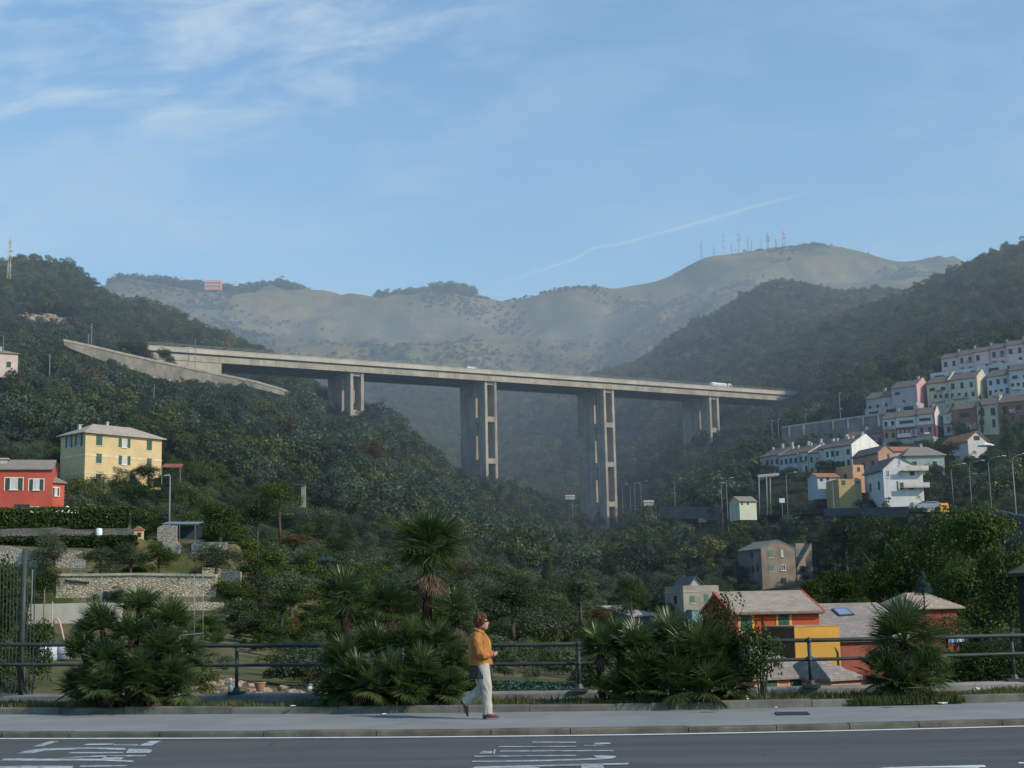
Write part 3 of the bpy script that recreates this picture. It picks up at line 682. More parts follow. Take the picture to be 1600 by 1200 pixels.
# ------------------------------------------------------------------ houses
FRAME = paint('white window frame', (.62, .61, .58), .6); GLASS = glass('window glass')
CURT = stucco('pale curtain behind glass', (.50, .50, .47), .2, 3)
SHG = paint('green shutter paint', (.022, .075, .045), .65, 0, .2); SHD = paint('dark green shutter paint', (.018, .035, .030), .65, 0, .2)
DARK = paint('dark window opening', (.018, .019, .021), .5)
SLATE = rooftile('grey slate roof', (.25, .22, .185)); SLATED = rooftile('dark slate roof', (.155, .140, .125))
CONCR = stucco('pale house concrete', (.40, .39, .36), .2, .4)
TERRA = rooftile('terracotta tile roof', (.40, .16, .085))
def house(name, label, A, B, D, H, wm, rm, roof='gx', rh=1.5, ov=.35, wins=(), group=None, cat='house', kp=True, sh=SHG, band=None, chim=(), trim=None, inset=.5):
    A = Vector(A); B = Vector(B); e = Vector((B.x-A.x, B.y-A.y, 0)); Wd = e.length; yaw = math.atan2(e.y, e.x)
    root = empty(name, (A.x, A.y, A.z-H), yaw, label, cat, group)
    M = Matrix.Translation(root.location) @ Matrix.Rotation(yaw, 4, 'Z'); MI = M.inverted()
    mb = MB(); mb.box(0, 0, 0, Wd, D, H)
    if roof == 'gx':
        for x in (.002, Wd-.002): mb.add([(x, 0, H), (x, D, H), (x, D*inset, H+rh)], [(0, 1, 2)])
    if roof == 'gy':
        for y in (.002, D-.002): mb.add([(0, y, H), (Wd, y, H), (Wd*inset, y, H+rh)], [(0, 1, 2)])
    if roof == 'mono': 
        mb.add([(0, .0, H), (0, D, H), (0, D, H+rh)], [(0, 1, 2)]); mb.add([(Wd, 0, H), (Wd, D, H), (Wd, D, H+rh)], [(0, 1, 2)]); mb.add([(0, D, H), (Wd, D, H), (Wd, D, H+rh), (0, D, H+rh)], [(0, 1, 2, 3)])
    if roof == 'flat': 
        for b_ in ((0, 0, Wd, .2), (0, D-.2, Wd, D), (0, .2, .2, D-.2), (Wd-.2, .2, Wd, D-.2)): mb.box(b_[0], b_[1], H+.002, b_[2], b_[3], H+rh)
    mb.build('wall', wm, root)
    th = .16
    def slab(mb, q):
        q = [Vector(p) for p in q]; n = (q[1]-q[0]).cross(q[-1]-q[0]).normalized()
        if n.z < 0: n = -n
        mb.prism([p+n*.01 for p in q], n*th)
    mb = MB()
    if roof == 'gx':
        ym = D*inset; k = rh/ym*ov; k2 = rh/(D-ym)*ov
        slab(mb, [(-ov*.5, -ov, H-k), (Wd+ov*.5, -ov, H-k), (Wd+ov*.5, ym, H+rh), (-ov*.5, ym, H+rh)])
        slab(mb, [(Wd+ov*.5, D+ov, H-k2), (-ov*.5, D+ov, H-k2), (-ov*.5, ym, H+rh), (Wd+ov*.5, ym, H+rh)])
    if roof == 'gy':
        xm = Wd*inset; k = rh/xm*ov; k2 = rh/(Wd-xm)*ov
        slab(mb, [(-ov, D+ov*.5, H-k), (-ov, -ov*.5, H-k), (xm, -ov*.5, H+rh), (xm, D+ov*.5, H+rh)])
        slab(mb, [(Wd+ov, -ov*.5, H-k2), (Wd+ov, D+ov*.5, H-k2), (xm, D+ov*.5, H+rh), (xm, -ov*.5, H+rh)])
    if roof == 'mono':
        k = rh/D*ov; slab(mb, [(-ov*.5, -ov, H-k), (Wd+ov*.5, -ov, H-k), (Wd+ov*.5, D+ov, H+rh+k), (-ov*.5, D+ov, H+rh+k)])
    if roof == 'hip':
        o = ov; hi = min(D/2, Wd*.28); rz = H+rh; b4 = [(-o, -o, H), (Wd+o, -o, H), (Wd+o, D+o, H), (-o, D+o, H)]; r2 = [(hi, D/2, rz), (Wd-hi, D/2, rz)]
        vs = b4+r2; mb.add(vs, [(0, 1, 5, 4), (1, 2, 5), (2, 3, 4, 5), (3, 0, 4)]); mb.box(-o, -o, H-.14, Wd+o, D+o, H-.004)
    if roof == 'pyr':
        o = ov; xa = Wd*inset; mb.add([(-o, -o, H), (Wd+o, -o, H), (Wd+o, D+o, H), (-o, D+o, H), (xa, D*.5, H+rh)], [(0, 1, 4), (1, 2, 4), (2, 3, 4), (3, 0, 4)]); mb.box(-o, -o, H-.12, Wd+o, D+o, H-.004)
    if roof == 'flat': mb.box(.21, .21, H-.2, Wd-.21, D-.21, H+.05)
    ro = mb.build('roof', rm, root)
    for cx, cy_, cz, cw, chh in chim:
        c_ = MB().box(cx-cw/2, cy_-cw/2, cz, cx+cw/2, cy_+cw/2, cz+chh, 0).box(cx-cw*.7, cy_-cw*.7, cz+chh+.002, cx+cw*.7, cy_+cw*.7, cz+chh+.14, 0)
        c_.build('chimney', CONCR, ro)
    if band:
        mb = MB()
        for z0, z1 in band[0]: mb.box(-.03, -.05, z0, Wd+.03, -.004, z1); mb.box(-.05, -.05, z0, -.004, D, z1)
        mb.build('string_course', band[1], root)
    def hit(u, v, f):
        d = ray(u, v); o = Vector((0, 0, CAMZ)); d2 = MI.to_3x3() @ d; o2 = MI @ o
        if f == 'f': k = -o2.y/d2.y; q = o2+d2*k; return q.x, q.z
        if f == 'l': k = -o2.x/d2.x; q = o2+d2*k; return q.y, q.z
        k = (Wd-o2.x)/d2.x; q = o2+d2*k; return q.y, q.z
    for w in wins:
        f = w[0]
        if f[0] == 'p':   # pixel rectangle
            f = f[1]; (s0, z1), (s1, z0) = hit(w[1], w[2], f), hit(w[3], w[4], f); s0, s1 = min(s0, s1), max(s0, s1); z0, z1 = min(z0, z1), max(z0, z1); st = w[5]
        else: s0, z0, s1, z1, st = w[1], w[2], w[1]+w[3], w[2]+w[4], w[5]
        def bx(mb, a0, c0, a1, c1, d0, d1, mi=0):   # d: distance proud of the wall
            if f == 'f': mb.box(a0, -d1, c0, a1, -d0, c1, mi)
            elif f == 'l': mb.box(-d1, a0, c0, -d0, a1, c1, mi)
            else: mb.box(Wd+d0, a0, c0, Wd+d1, a1, c1, mi)
        wm_ = (s1-s0); shw = .0
        if st in ('open', 'openc'):
            shw = wm_*.27; a0, a1 = s0+shw, s1-shw
        else: a0, a1 = s0, s1
        mb = MB()
        if st in ('dark',):
            bx(mb, a0, z0, a1, z1, .003, .02, 1)
        elif st in ('closed',):
            bx(mb, a0-.06, z0-.08, a1+.06, z0-.005, .003, .10, 0); bx(mb, a0, z0, a1, z1, .003, .012, 1)
        else:
            fr = min(.07, (a1-a0)*.1)
            bx(mb, a0, z0, a1, z1, .003, .012, 1 if st != 'openc' else 2)
            for q in ((a0, z0, a0+fr, z1), (a1-fr, z0, a1, z1), (a0+fr, z0, a1-fr, z0+fr), (a0+fr, z1-fr, a1-fr, z1), ((a0+a1)/2-fr*.5, z0+fr, (a0+a1)/2+fr*.5, z1-fr)):
                bx(mb, *q, .014, .05)
            bx(mb, a0-.1, z0-.1, a1+.1, z0-.004, .003, .14)
        wo = mb.build('window', [FRAME, DARK if st == 'dark' else GLASS, CURT], root)
        if st in ('open', 'openc'):
            for q in ((s0, a0-.01), (a1+.01, s1)):
                mb = MB(); bx(mb, q[0], z0, q[1], z1, .004, .05); mb.build('shutter', sh, wo)
        if st == 'closed':
            mb = MB(); md = (a0+a1)/2; bx(mb, a0, z0, md-.015, z1, .014, .06); bx(mb, md+.015, z0, a1, z1, .014, .06); mb.build('shutter', sh, wo)
        if trim is not None and st in ('open', 'openc', 'closed', 'plain'):
            mb = MB(); e_ = trim[1]
            for q in ((s0-e_, z0-e_, s0-.012, z1+e_), (s1+.012, z0-e_, s1+e_, z1+e_), (s0-.012, z1+.012, s1+.012, z1+e_), (s0-.012, z0-e_, s1+.012, z0-.12)): bx(mb, *q, .003, .035)
            mb.build('surround', trim[0], wo)
    if kp:
        c = [M @ Vector(p) for p in ((0, 0, H), (Wd, 0, H), (0, D, H), (Wd, D, H), (Wd/2, D/2, H+rh))]
        uv = [proj(p) for p in c]; ks = kp if isinstance(kp, (tuple, list)) else None
        vb = ks[0] if ks else proj(M @ Vector((Wd/2, 0, 0)))[1]-2
        keep(min(p[0] for p in uv), min(p[1] for p in uv)-2, max(p[0] for p in uv), vb, A.y-.5)
    root['_w'] = Wd; return root
def AB(u1, v1, Y1, u2, v2=None, Y2=None):
    a = P(u1, v1, Y1)
    b = Pz(u2, v2, a.z) if Y2 is None else P(u2, v2 if v2 else v1, Y2)
    b.z = a.z; return a, b
# yellow villa
YEL = stucco('yellow stucco', (.57, .425, .225), .14, .35, .9, .2)
a, b = AB(134, 675, 215, 253, 686)
house('yellow_house', 'three storey yellow house with hipped grey roof and green shutters above the terraces', a, b, 7.0, 10.5, YEL, rooftile('pale stone tile roof', (.40, .34, .28)), 'hip', 1.9, .55, [
 ('pf', 150.5, 680, 159.5, 696.5, 'closed'), ('pf', 185.5, 684, 203.5, 700, 'openc'), ('pf', 229.5, 687.5, 237, 704, 'closed'),
 ('pf', 150.5, 708.5, 158.5, 724, 'closed'), ('pf', 185.5, 711.5, 203.5, 727, 'openc'), ('pf', 229.5, 716, 236.5, 731, 'closed'), ('pf', 150, 737, 158, 752, 'dark'), ('pf', 203, 741, 211, 757, 'closed'),
 ('pl', 103, 682, 113, 699, 'open'), ('pl', 117.5, 679.5, 129, 696, 'open')], sh=SHG, band=([(6.85, 7.15), (4.2, 4.4)], stucco('cream band', (.62, .53, .36))),
 chim=[(1.6, 4.4, 10.9, .45, 1.2), (6, 3.5, 12.1, .35, .7)], kp=(728,))
RED = stucco('red stucco', (.43, .085, .055), .16, .3, .9, .25)
a, b = AB(-40, 733, 170, 81.5, 742.5, 172)
b.z = a.z
house('red_house', 'red two storey house with grey tiled roof and open green shutters', a, b, 6.5, 7.5, RED, SLATE, 'gx', 1.35, .3, [
 ('pf', 8.5, 747, 35, 765, 'openc'), ('pf', 46, 749, 67.5, 765.5, 'openc'), ('pf', 22, 788, 46, 800, 'dark'), ('pf', 48, 793, 63, 800, 'plain')], sh=SHD, chim=[(3.0, 2.2, 7.9, 1.0, 1.0)], kp=(796,), trim=(stucco('cream trim', (.66, .60, .52)), .12))
a, b = AB(82, 753.5, 173.2, 101, 757, 174.6)
house('red_house_wing', 'low red wing with its own grey roof at the end of the red house', a, b, 5, 6.5, RED, SLATE, 'gx', .9, .3, [('pf', 80.5+2, 762, 92, 775, 'openc')], sh=SHD, kp=(796,), trim=(stucco('cream trim', (.66, .60, .52)), .12))
a, b = AB(-30, 549, 330, 28.5, 553.5, 334)
house('pink_house', 'pale pink house with low grey roof half hidden by dark woods', a, b, 9, 6, stucco('pale pink stucco', (.60, .46, .42), .12, .3), SLATE, 'hip', 1.4, .4, [('pf', 10.5, 565, 17, 574, 'closed')], sh=SHD, kp=(574,), chim=[(4.8, 3, 6.9, .7, .9)])
# old grey houses in the valley
GRY = stucco('bare brown grey render', (.24, .195, .15), .3, .35, .95, .4); GRYL = stucco('bare grey render', (.17, .16, .145), .3, .35, .95, .4)
a, b = AB(1189, 858, 250, 1242, 857.5, 252)
house('stone_house', 'tall narrow three storey house of bare grey brown render with a gable front', a, b, 9, 11, GRY, rooftile('green grey roof', (.20, .20, .175)), 'gy', 1.5, .2, [
 ('pf', 1200, 860, 1208, 871, 'closed'), ('pf', 1218, 859, 1226, 869.5, 'openc'), ('pf', 1201, 882.5, 1209, 893, 'closed'), ('pf', 1220, 882, 1227.5, 891.5, 'plain'), ('pf', 1220, 903, 1229, 912, 'dark'),
 ('pl', 1173, 863, 1177, 873, 'dark'), ('pl', 1174, 885, 1178, 895, 'dark'), ('pl', 1182, 883, 1186, 893, 'dark')], sh=paint('faded green shutter', (.10, .17, .13), .7), kp=(928,), band=None)
a, b = AB(1243, 851.5, 254.5, 1268, 850.5, 256)
house('stone_annexe', 'flat topped bare render annexe with a small balcony beside the tall gabled house', a, b, 7, 11, GRY, CONCR, 'flat', .3, .1, [('pf', 1246, 857, 1255, 868.5, 'closed'), ('pf', 1250, 884, 1257, 893, 'dark')], sh=paint('faded green shutter', (.10, .17, .13), .7), kp=(908,))
c_ = P(1250, 876, 252); bal = MB(); bal.box(-1.1, -1.0, 0, 1.3, .3, .12); 
for i in range(9): bal.bar((-1.1+i*.3, -1, .12), (-1.1+i*.3, -1, 1.0), .04)
bal.bar((-1.15, -1, 1), (1.35, -1, 1), .06)
# terraced-roof grey house
a, b = AB(1067.5, 924.5, 180, 1123, 922.5, 181)
GH = house('grey_house', 'grey two storey house with pink roof terrace parapets and teal ground floor block', a, b, 7.5, 7, stucco('grey render', (.33, .29, .23), .25, .4), stucco('pink terrace render', (.44, .36, .33), .2, .5), 'flat', .75, .1, [
 ('pf', 1078, 931, 1086, 942, 'closed'), ('pf', 1100, 928, 1107, 941, 'closed'), ('pl', 1028, 928.5, 1033.5, 939, 'closed'), ('pl', 1053, 931, 1058, 943, 'dark'), ('pl', 1032, 951, 1037, 962, 'dark'), ('pl', 1054, 957, 1059, 969, 'dark')], sh=paint('faded green shutter', (.10, .17, .13), .7), kp=(975,), band=([(6.95, 7.1)], stucco('pink terrace render', (.44, .36, .33))))
mb = MB(); w = GH['_w']; mb.add([(1.2, 1.2, 7.05), (1.2, 7.2, 7.05), (w-1.6, 7.2, 7.05), (w-1.6, 1.2, 7.05), (1.2, 1.2, 7.6), (1.2, 7.2, 7.6), (w-1.6, 7.2, 7.6), (w-1.6, 1.2, 7.6), (w*.45, 1.2, 8.75), (w*.45, 7.2, 8.75)], [(0, 3, 7, 8, 4), (1, 5, 9, 6, 2), (0, 4, 5, 1), (3, 2, 6, 7)])
mb.build('attic', stucco('pink attic render', (.50, .41, .37), .2, .5), GH)
mb = MB(); mb.prism([(1.0, .9, 7.55), (w*.45, .9, 8.85), (w*.45, 7.4, 8.85), (1.0, 7.4, 7.55)], (0, 0, .12)); mb.prism([(w-1.4, .9, 7.55), (w-1.4, 7.4, 7.55), (w*.45, 7.4, 8.85), (w*.45, .9, 8.85)], (0, 0, .12)); mb.build('roof', SLATED, GH)
mb = MB(); mb.box(.5, -1.6, 0, w-.2, -.004, 4.6); mb.build('ground_floor_block', stucco('teal render', (.20, .30, .31), .15, .5), GH)
mb = MB(); mb.box(.4, -1.7, 4.61, w-.1, -.006, 4.75); mb.box(2.0, -1.62, 2.2, 2.6, -1.604, 3.8, 0); 
for i in range(12): mb.bar((.45+i*.36, -1.65, 4.75), (.45+i*.36, -1.65, 5.6), .03)
mb.bar((.4, -1.65, 5.6), (w-.1, -1.65, 5.6), .05); mb.build('balcony', paint('weathered rail', (.20, .20, .19)), GH)
# small shed roof left of it
a, b = AB(985, 963, 182, 1024, 960, 186)
house('lean_to_shed', 'low shed with a patched pale roof beside the grey two storey house', a, b, 5, 4, GRYL, rooftile('patched pale roof', (.36, .33, .31), .6), 'mono', 1.2, .3, kp=(968,))
# orange house group
ORA = stucco('orange red stucco', (.46, .085, .034), .12, .5, .9, .15); CRM = stucco('cream trim', (.66, .60, .52)); YTR = stucco('yellow trim', (.62, .36, .09), .1)
PINKR = rooftile('tan stone roof', (.34, .28, .22), .3)
a = P(1148, 957.5, 105); b = P(1279, 950.5, 106); b.z = a.z
OH = house('orange_house', 'orange red house with pale sloping roof, green shutters and cream window trim', a, b, 8.5, 7, ORA, PINKR, 'gx', 1.45, .35, [
 ('pf', 1157, 963, 1175, 986, 'closed'), ('pf', 1216, 960, 1233.5, 983, 'closed')], sh=paint('deep green shutter', (.022, .065, .045), .6), trim=(YTR, .2), kp=(1000,), band=None)
mb = MB(); w = OH['_w']; k = 1.45/4.25
for x in (-.38, w+.22): mb = MB(); mb.prism([(x, -.4, 7-.4*k-.03), (x+.16, -.4, 7-.4*k-.03), (x+.16, 4.25, 7+1.45-.03), (x, 4.25, 7+1.45-.03)], (0, 0, .22)); mb.build('verge_trim', stucco('red verge', (.42, .08, .05)), OH)
mb = MB(); mb.tube([(2.15, -.08, 6.7), (2.15, -.08, 0)], .05, 8); mb.tube([(-.2, -.42, 6.86), (w+.2, -.42, 6.86)], .06, 8); mb.build('gutter_pipe', paint('brown gutter', (.10, .05, .035)), OH)
# yellow terrace in front
OCH = stucco('ochre terrace render', (.54, .285, .055), .12, .4, .9, .25)
c0 = P(1241, 980, 97); c1 = P(1311, 978.5, 98.2); c1.z = c0.z; c2 = P(1190, 981.5, 100.5); c2.z = c0.z
ter = empty('yellow_terrace', (c0.x, c0.y, c0.z-6), 0, 'bright ochre walled roof terrace in front of the orange red house', 'terrace')
mb = MB(); o = Vector((c0.x, c0.y, c0.z-6)); q = [c0-o, c1-o, c1-o+(c2-c0), c2-o]
mb.prism([(p.x, p.y, 0) for p in q], (0, 0, 6)); mb.build('wall', OCH, ter)
mb = MB(); e_ = Vector((q[3].y-q[0].y, q[0].x-q[3].x, 0)).normalized(); e_ = e_ if e_.x < 0 else -e_; e_.z = 0; p0, p1 = Vector((q[0].x, q[0].y, 0))+e_*.004, Vector((q[3].x, q[3].y, 0))+e_*.004; mb.prism([p0, p1, p1+Vector((0, 0, 5.99)), p0+Vector((0, 0, 5.99))], e_*.03); mb.build('shaded_side_panel', stucco('shade toned terrace render', (.14, .075, .035), .3, .5), ter)  # dark brown panel: shade of the terrace's unlit side put into the colour
mb = MB(); q2 = [(q[0]+q[2])/2+(p-(q[0]+q[2])/2)*1.015 for p in q]; mb.prism([(p.x, p.y, 6.002) for p in q2], (0, 0, .09)); mb.build('coping', stucco('terrace coping', (.40, .26, .14)), ter)
mb = MB(); p = q[1]; mb.tube([(p.x-.75, p.y-.08, 5.0), (p.x-.7, p.y-.1, 4.7), (p.x-.35, p.y-.1, 4.5), (p.x-.2, p.y-.1, 4.2), (p.x-.2, p.y-.1, 0)], .07, 8); mb.build('drain_pipe', paint('dark drain pipe', (.06, .045, .04)), ter)
keep(1190, 976, 1311, 1040, 97)
# long slate roof house with skylight
a = P(1283, 1002, 103.5); b = P(1440, 996, 105.5); b.z = a.z
RH = house('red_roofside_house', 'red house under a broad grey stone roof with a blue skylight', a, b, 9.5, 6, stucco('brick red stucco', (.30, .095, .062), .15, .5), rooftile('pinkish grey stone roof', (.27, .235, .20), .35), 'gx', 2.55, .3, [], kp=(1010,), inset=.72)
ro = [c for c in RH.children if c.name.startswith('roof')][0]
n_ = Vector((0, -2.55, 9.5*.72)).normalized(); 
def rp(u, v):
    M = Matrix.Translation(RH.location) @ Matrix.Rotation(RH.rotation_euler.z, 4, 'Z'); MI = M.inverted(); o = MI @ Vector((0, 0, CAMZ)); d = MI.to_3x3() @ ray(u, v); p0 = Vector((0, 0, 6.18)); k = (p0-o).dot(n_)/d.dot(n_); return o+d*k
sk = [rp(1311, 963), rp(1334, 961.5), rp(1322, 952), rp(1300, 953)]
mb = MB(); cc = sum(sk, Vector())/4; mb.prism([cc+(p-cc)*1.08+n_*.0 for p in sk], n_*.10, 0); mb.prism([cc+(p-cc)*.86+n_*.102 for p in sk], n_*.02, 1)
mb.build('skylight', [paint('skylight frame', (.03, .035, .045)), glass('skylight glass', (.10, .17, .28), .08)], ro)
a = P(1420, 950, 116); b = P(1494, 946, 118); b.z = a.z
house('red_house', 'low red house with a pale roof behind the fan palm by the dark trees', a, b, 4.2, 5, stucco('bright red stucco', (.25, .052, .034), .2, .5), PINKR, 'hip', 1.25, .5, [], kp=(985,))
# lower house just below the road
a = P(1179, 1060, 84); b = P(1284, 1052, 85.8); b.z = a.z
house('salmon_house', 'salmon pink house below the road showing its tiled roof and green shutters', a, b, 6.5, 5.5, stucco('salmon stucco', (.55, .26, .16), .15, .5), rooftile('brown grey stone roof', (.27, .225, .19), .5), 'pyr', 2.0, .3, [
 ('pf', 1189, 1062, 1214, 1075, 'closed'), ('pf', 1234, 1059, 1252.5, 1074, 'closed')], sh=SHG, trim=(YTR, .15), kp=(1078,), inset=.36)
a = P(1298, 1061, 83); b = P(1345, 1056, 84.2); b.z = a.z
house('salmon_house', 'narrow salmon wing with a grey stone roof on the other side of the white chimney', a, b, 4.5, 5.5, stucco('salmon stucco', (.55, .26, .16)), rooftile('brown grey stone roof', (.27, .225, .19)), 'pyr', 1.35, .25, [], kp=(1078,), inset=.25)
p = P(1283, 1032, 92.5); o = MB().box(-.22, -.22, -4, .22, .22, 0).box(-.3, -.3, .002, .3, .3, .12).build('chimney_stack', stucco('white chimney render', (.62, .58, .52))); o.location = p
tag(o, 'white square chimney stack rising between the two salmon house roofs', 'chimney')

# ---- stepped rows on the slope to the right
RW = random.Random(99)
def row(name, units, D, H, rh, wm_list, rm, labels, group, rows_, gable=None, Hs=None, win='dark', sh=None, chim=True, ov=.25, band=None):
    """units: (u1, v1, Y1, u2, v2, Y2) eave ends of each stepped house of the row"""
    out = []
    for i, un in enumerate(units):
        a = P(*un[:3]); b = P(*un[3:]); b.z = a.z
        W_ = math.hypot(b.x-a.x, b.y-a.y); h = Hs[i] if Hs else H; wins = []
        for (zf, n, ww, wh, st) in rows_[i] if isinstance(rows_, dict) else rows_:
            for k in range(n):
                s = W_*(k+.5)/n
                if RW.random() < .07: continue
                s_ = st if st != 'dark' else RW.choice(['dark', 'dark', 'dark', 'dark', 'plain', 'closed'])
                w_, h_ = ww*RW.uniform(.88, 1.12), wh*RW.uniform(.92, 1.1); wins.append(('f', s-w_/2, h-zf, w_, h_, s_))
        ch = [(W_*.85, D*.5, h+rh*.75, .6, 1.5)] if chim else []
        r = house(name, labels[i] if isinstance(labels, list) else labels, a, b, D, h, wm_list[i % len(wm_list)], rm, 'gx', rh, ov, wins, group, kp=True, sh=sh or SHD, chim=ch, band=band)
        if RW.random() < .7:
            z0 = h-RW.choice([5.4, 5.5, 2.9]); x0 = W_*RW.uniform(.04, .3); x1 = min(W_*.96, x0+RW.uniform(2.2, 3.6)); mb = MB(); mb.box(x0, -1.0, z0-.14, x1, -.06, z0); mb.box(x0, -1.04, z0+.002, x1, -.96, z0+.85); mb.build('balcony', RW.choice([WHI, CONCR, PK2]), r)
        if RW.random() < .4:
            z0 = h-RW.choice([2.0, 5.0]); x0 = W_*RW.uniform(.4, .6); mb = MB(); mb.prism([(x0, -.06, z0), (x0+W_*.3, -.06, z0), (x0+W_*.3, -.95, z0-.55), (x0, -.95, z0-.55)], (0, 0, .05)); mb.build('awning', RW.choice([paint('green awning', (.05, .12, .09), .8), paint('blue awning', (.10, .16, .28), .8), paint('cream awning', (.5, .45, .36), .8)]), r)
        MB().tube([(W_-.12, -.09, 0), (W_-.12, -.09, h-.05)], .06, 6).build('drain_pipe', paint('zinc pipe', (.16, .15, .14), .6), r)
        out.append(r)
    return out
PK = stucco('dusty pink render', (.50, .33, .35), .15, .2); PK2 = stucco('pale rose render', (.56, .40, .40), .15, .2)
LIL = stucco('lilac render', (.38, .34, .36), .15, .2); CRE = stucco('cream render', (.52, .49, .36), .15, .2); WHI = stucco('white render', (.58, .57, .55), .15, .2)
OCR = stucco('ochre render', (.38, .27, .15), .15, .2); MAR = stucco('maroon render', (.17, .07, .075), .2, .2); MAG = stucco('magenta render', (.34, .17, .21), .2, .2)
RDB = stucco('red brown render', (.28, .12, .09), .2, .2); BLU = stucco('pale blue render', (.44, .47, .49), .15, .2); TEA = stucco('blue grey render', (.33, .40, .42), .15, .2)
YLG = stucco('yellow gable render', (.55, .50, .36), .12, .2); PKG = stucco('pink gable render', (.58, .33, .33), .12, .2)
DROOF = rooftile('weathered brown grey tiles', (.145, .118, .10), .5)
W2 = [(2.7, 2, 1.0, 1.7, 'dark'), (5.7, 2, 1.0, 1.7, 'dark')]
g1 = 'stepped pink terrace houses at the top of the slope'
YS = [440, 436.5, 433, 429.5, 426, 422.5]
un = [(1470.5, 561, 440, 1496.5, 558, 437), (1496, 555.5, 437, 1521.5, 553, 434), (1521, 551, 434, 1546.5, 548.5, 431), (1546, 546, 431, 1571.5, 543, 428), (1571, 540.5, 428, 1600, 537, 425), (1600, 535, 425, 1628, 532, 422)]
row('terrace_house', un, 8, 8.5, 2.0, [PK2, PK], DROOF, ['pink stepped terrace house at the low end of the topmost row', 'second pink house up from the low end of the topmost row', 'third pink house of the topmost row with blue awnings', 'fourth pink house up the topmost row', 'fifth pink house of the topmost row', 'sixth pink house of the topmost row, cut by the photo edge'], g1, W2, band=([(5.05, 5.25), (2.1, 2.3)], WHI))
def podium(pts, H, D, mat, label, name='terrace_podium', opens=True):
    a = P(*pts[0]); b = P(*pts[1]); e = Vector((b.x-a.x, b.y-a.y, 0)); L = e.length
    r = empty(name, (a.x, a.y, a.z-H), math.atan2(e.y, e.x), label, 'podium')
    s = (b.z-a.z); mb = MB(); mb.add([(0, 0, 0), (L, 0, 0), (L, 0, H+s), (0, 0, H), (0, D, 0), (L, D, 0), (L, D, H+s), (0, D, H)], [(0, 1, 2, 3), (3, 2, 6, 7), (4, 7, 6, 5), (0, 3, 7, 4), (1, 5, 6, 2)])
    mb.build('wall', mat, r)
    if opens:
        n = int(L/5)
        for i in range(n):
            x = L*(i+.25)/n; z = H+s*(i+.5)/n; MB().box(x, -.04, z-2.6, x+L*.55/n, -.004, z-.9).build('opening', DARK, r)
    keep(min(pts[0][0], pts[1][0]), min(pts[0][1], pts[1][1]), max(pts[0][0], pts[1][0]), max(pts[0][1], pts[1][1])+8, a.y-1)
    return r
podium([(1453, 584, 432), (1625, 560, 414)], 9, 6, stucco('white podium render', (.52, .53, .54), .2, .2), 'long white garage podium under the topmost row of pink houses')
# second row
g2 = 'stepped terrace houses of the second row'
WB = [(2.3, 3, 1.0, 1.3, 'dark'), (5.2, 4, .8, 1.4, 'dark'), (8.0, 3, .9, 1.4, 'dark')]
un = [(1353, 624, 405, 1376.5, 620.5, 402), (1376, 621, 402, 1392.5, 618.5, 400), (1392, 607.5, 400, 1430, 600.5, 395), (1447.5, 600.5, 396, 1481.5, 596.5, 392), (1481, 595, 392, 1524, 588.5, 387), (1541.5, 589.5, 388, 1576, 584, 384), (1576, 580, 384, 1612, 574, 380)]
labs = ['lilac terrace house at the low end of the second row', 'narrow lilac house, second in the second row', 'taller lilac terrace house with a pink gable end', 'cream terrace house with four windows beside the pink gable', 'cream terrace house with a pale yellow gable end', 'white terrace house uphill of the pale yellow gable', 'white terrace house at the upper end of the second row']
WBs = {0: [(3.2, 2, .8, 1.2, 'dark')], 1: [(3.0, 1, .8, 1.2, 'dark')], 2: [(2.0, 2, 1.6, .8, 'dark'), (5.0, 1, .8, 1.3, 'dark')], 3: [(2.2, 2, 1.6, .9, 'dark'), (4.6, 4, .85, 1.3, 'dark'), (7.6, 4, .8, 1.3, 'dark')], 4: [(2.6, 3, .9, 1.5, 'dark'), (5.2, 4, .85, 1.4, 'dark'), (7.8, 4, .8, 1.2, 'dark')], 5: [(2.4, 3, 1.0, 1.4, 'dark'), (5.2, 4, .8, 1.5, 'dark')], 6: [(2.4, 2, 1.6, 1.0, 'dark'), (5.0, 4, .8, 1.4, 'dark')]}
rB = row('terrace_house', un, 9, 9.5, 2.3, [LIL, LIL, LIL, CRE, CRE, BLU, WHI], DROOF, labs, g2, WBs, Hs=[9, 8.6, 9.5, 9.5, 9.5, 9.5, 9.5])
def gable(r, D, H, rh, mat, name='gable_end'):
    w = r['_w']; MB().add([(w+.03, 0, 0), (w+.03, D, 0), (w+.03, D, H), (w+.03, D/2, H+rh+.55), (w+.03, 0, H+.1), (w+.4, 0, 0), (w+.4, D, 0), (w+.4, D, H), (w+.4, D/2, H+rh+.55), (w+.4, 0, H+.1)], [(0, 1, 2, 3, 4), (5, 9, 8, 7, 6), (0, 4, 9, 5), (1, 6, 7, 2), (4, 3, 8, 9), (3, 2, 7, 8)]).build(name, mat, r)
gable(rB[2], 9, 9.5, 2.3, PKG); gable(rB[4], 9, 9.5, 2.3, YLG)
podium([(1351, 640, 401), (1432, 628, 391)], 8, 5, LIL, 'lilac garage podium below the lilac terrace houses')
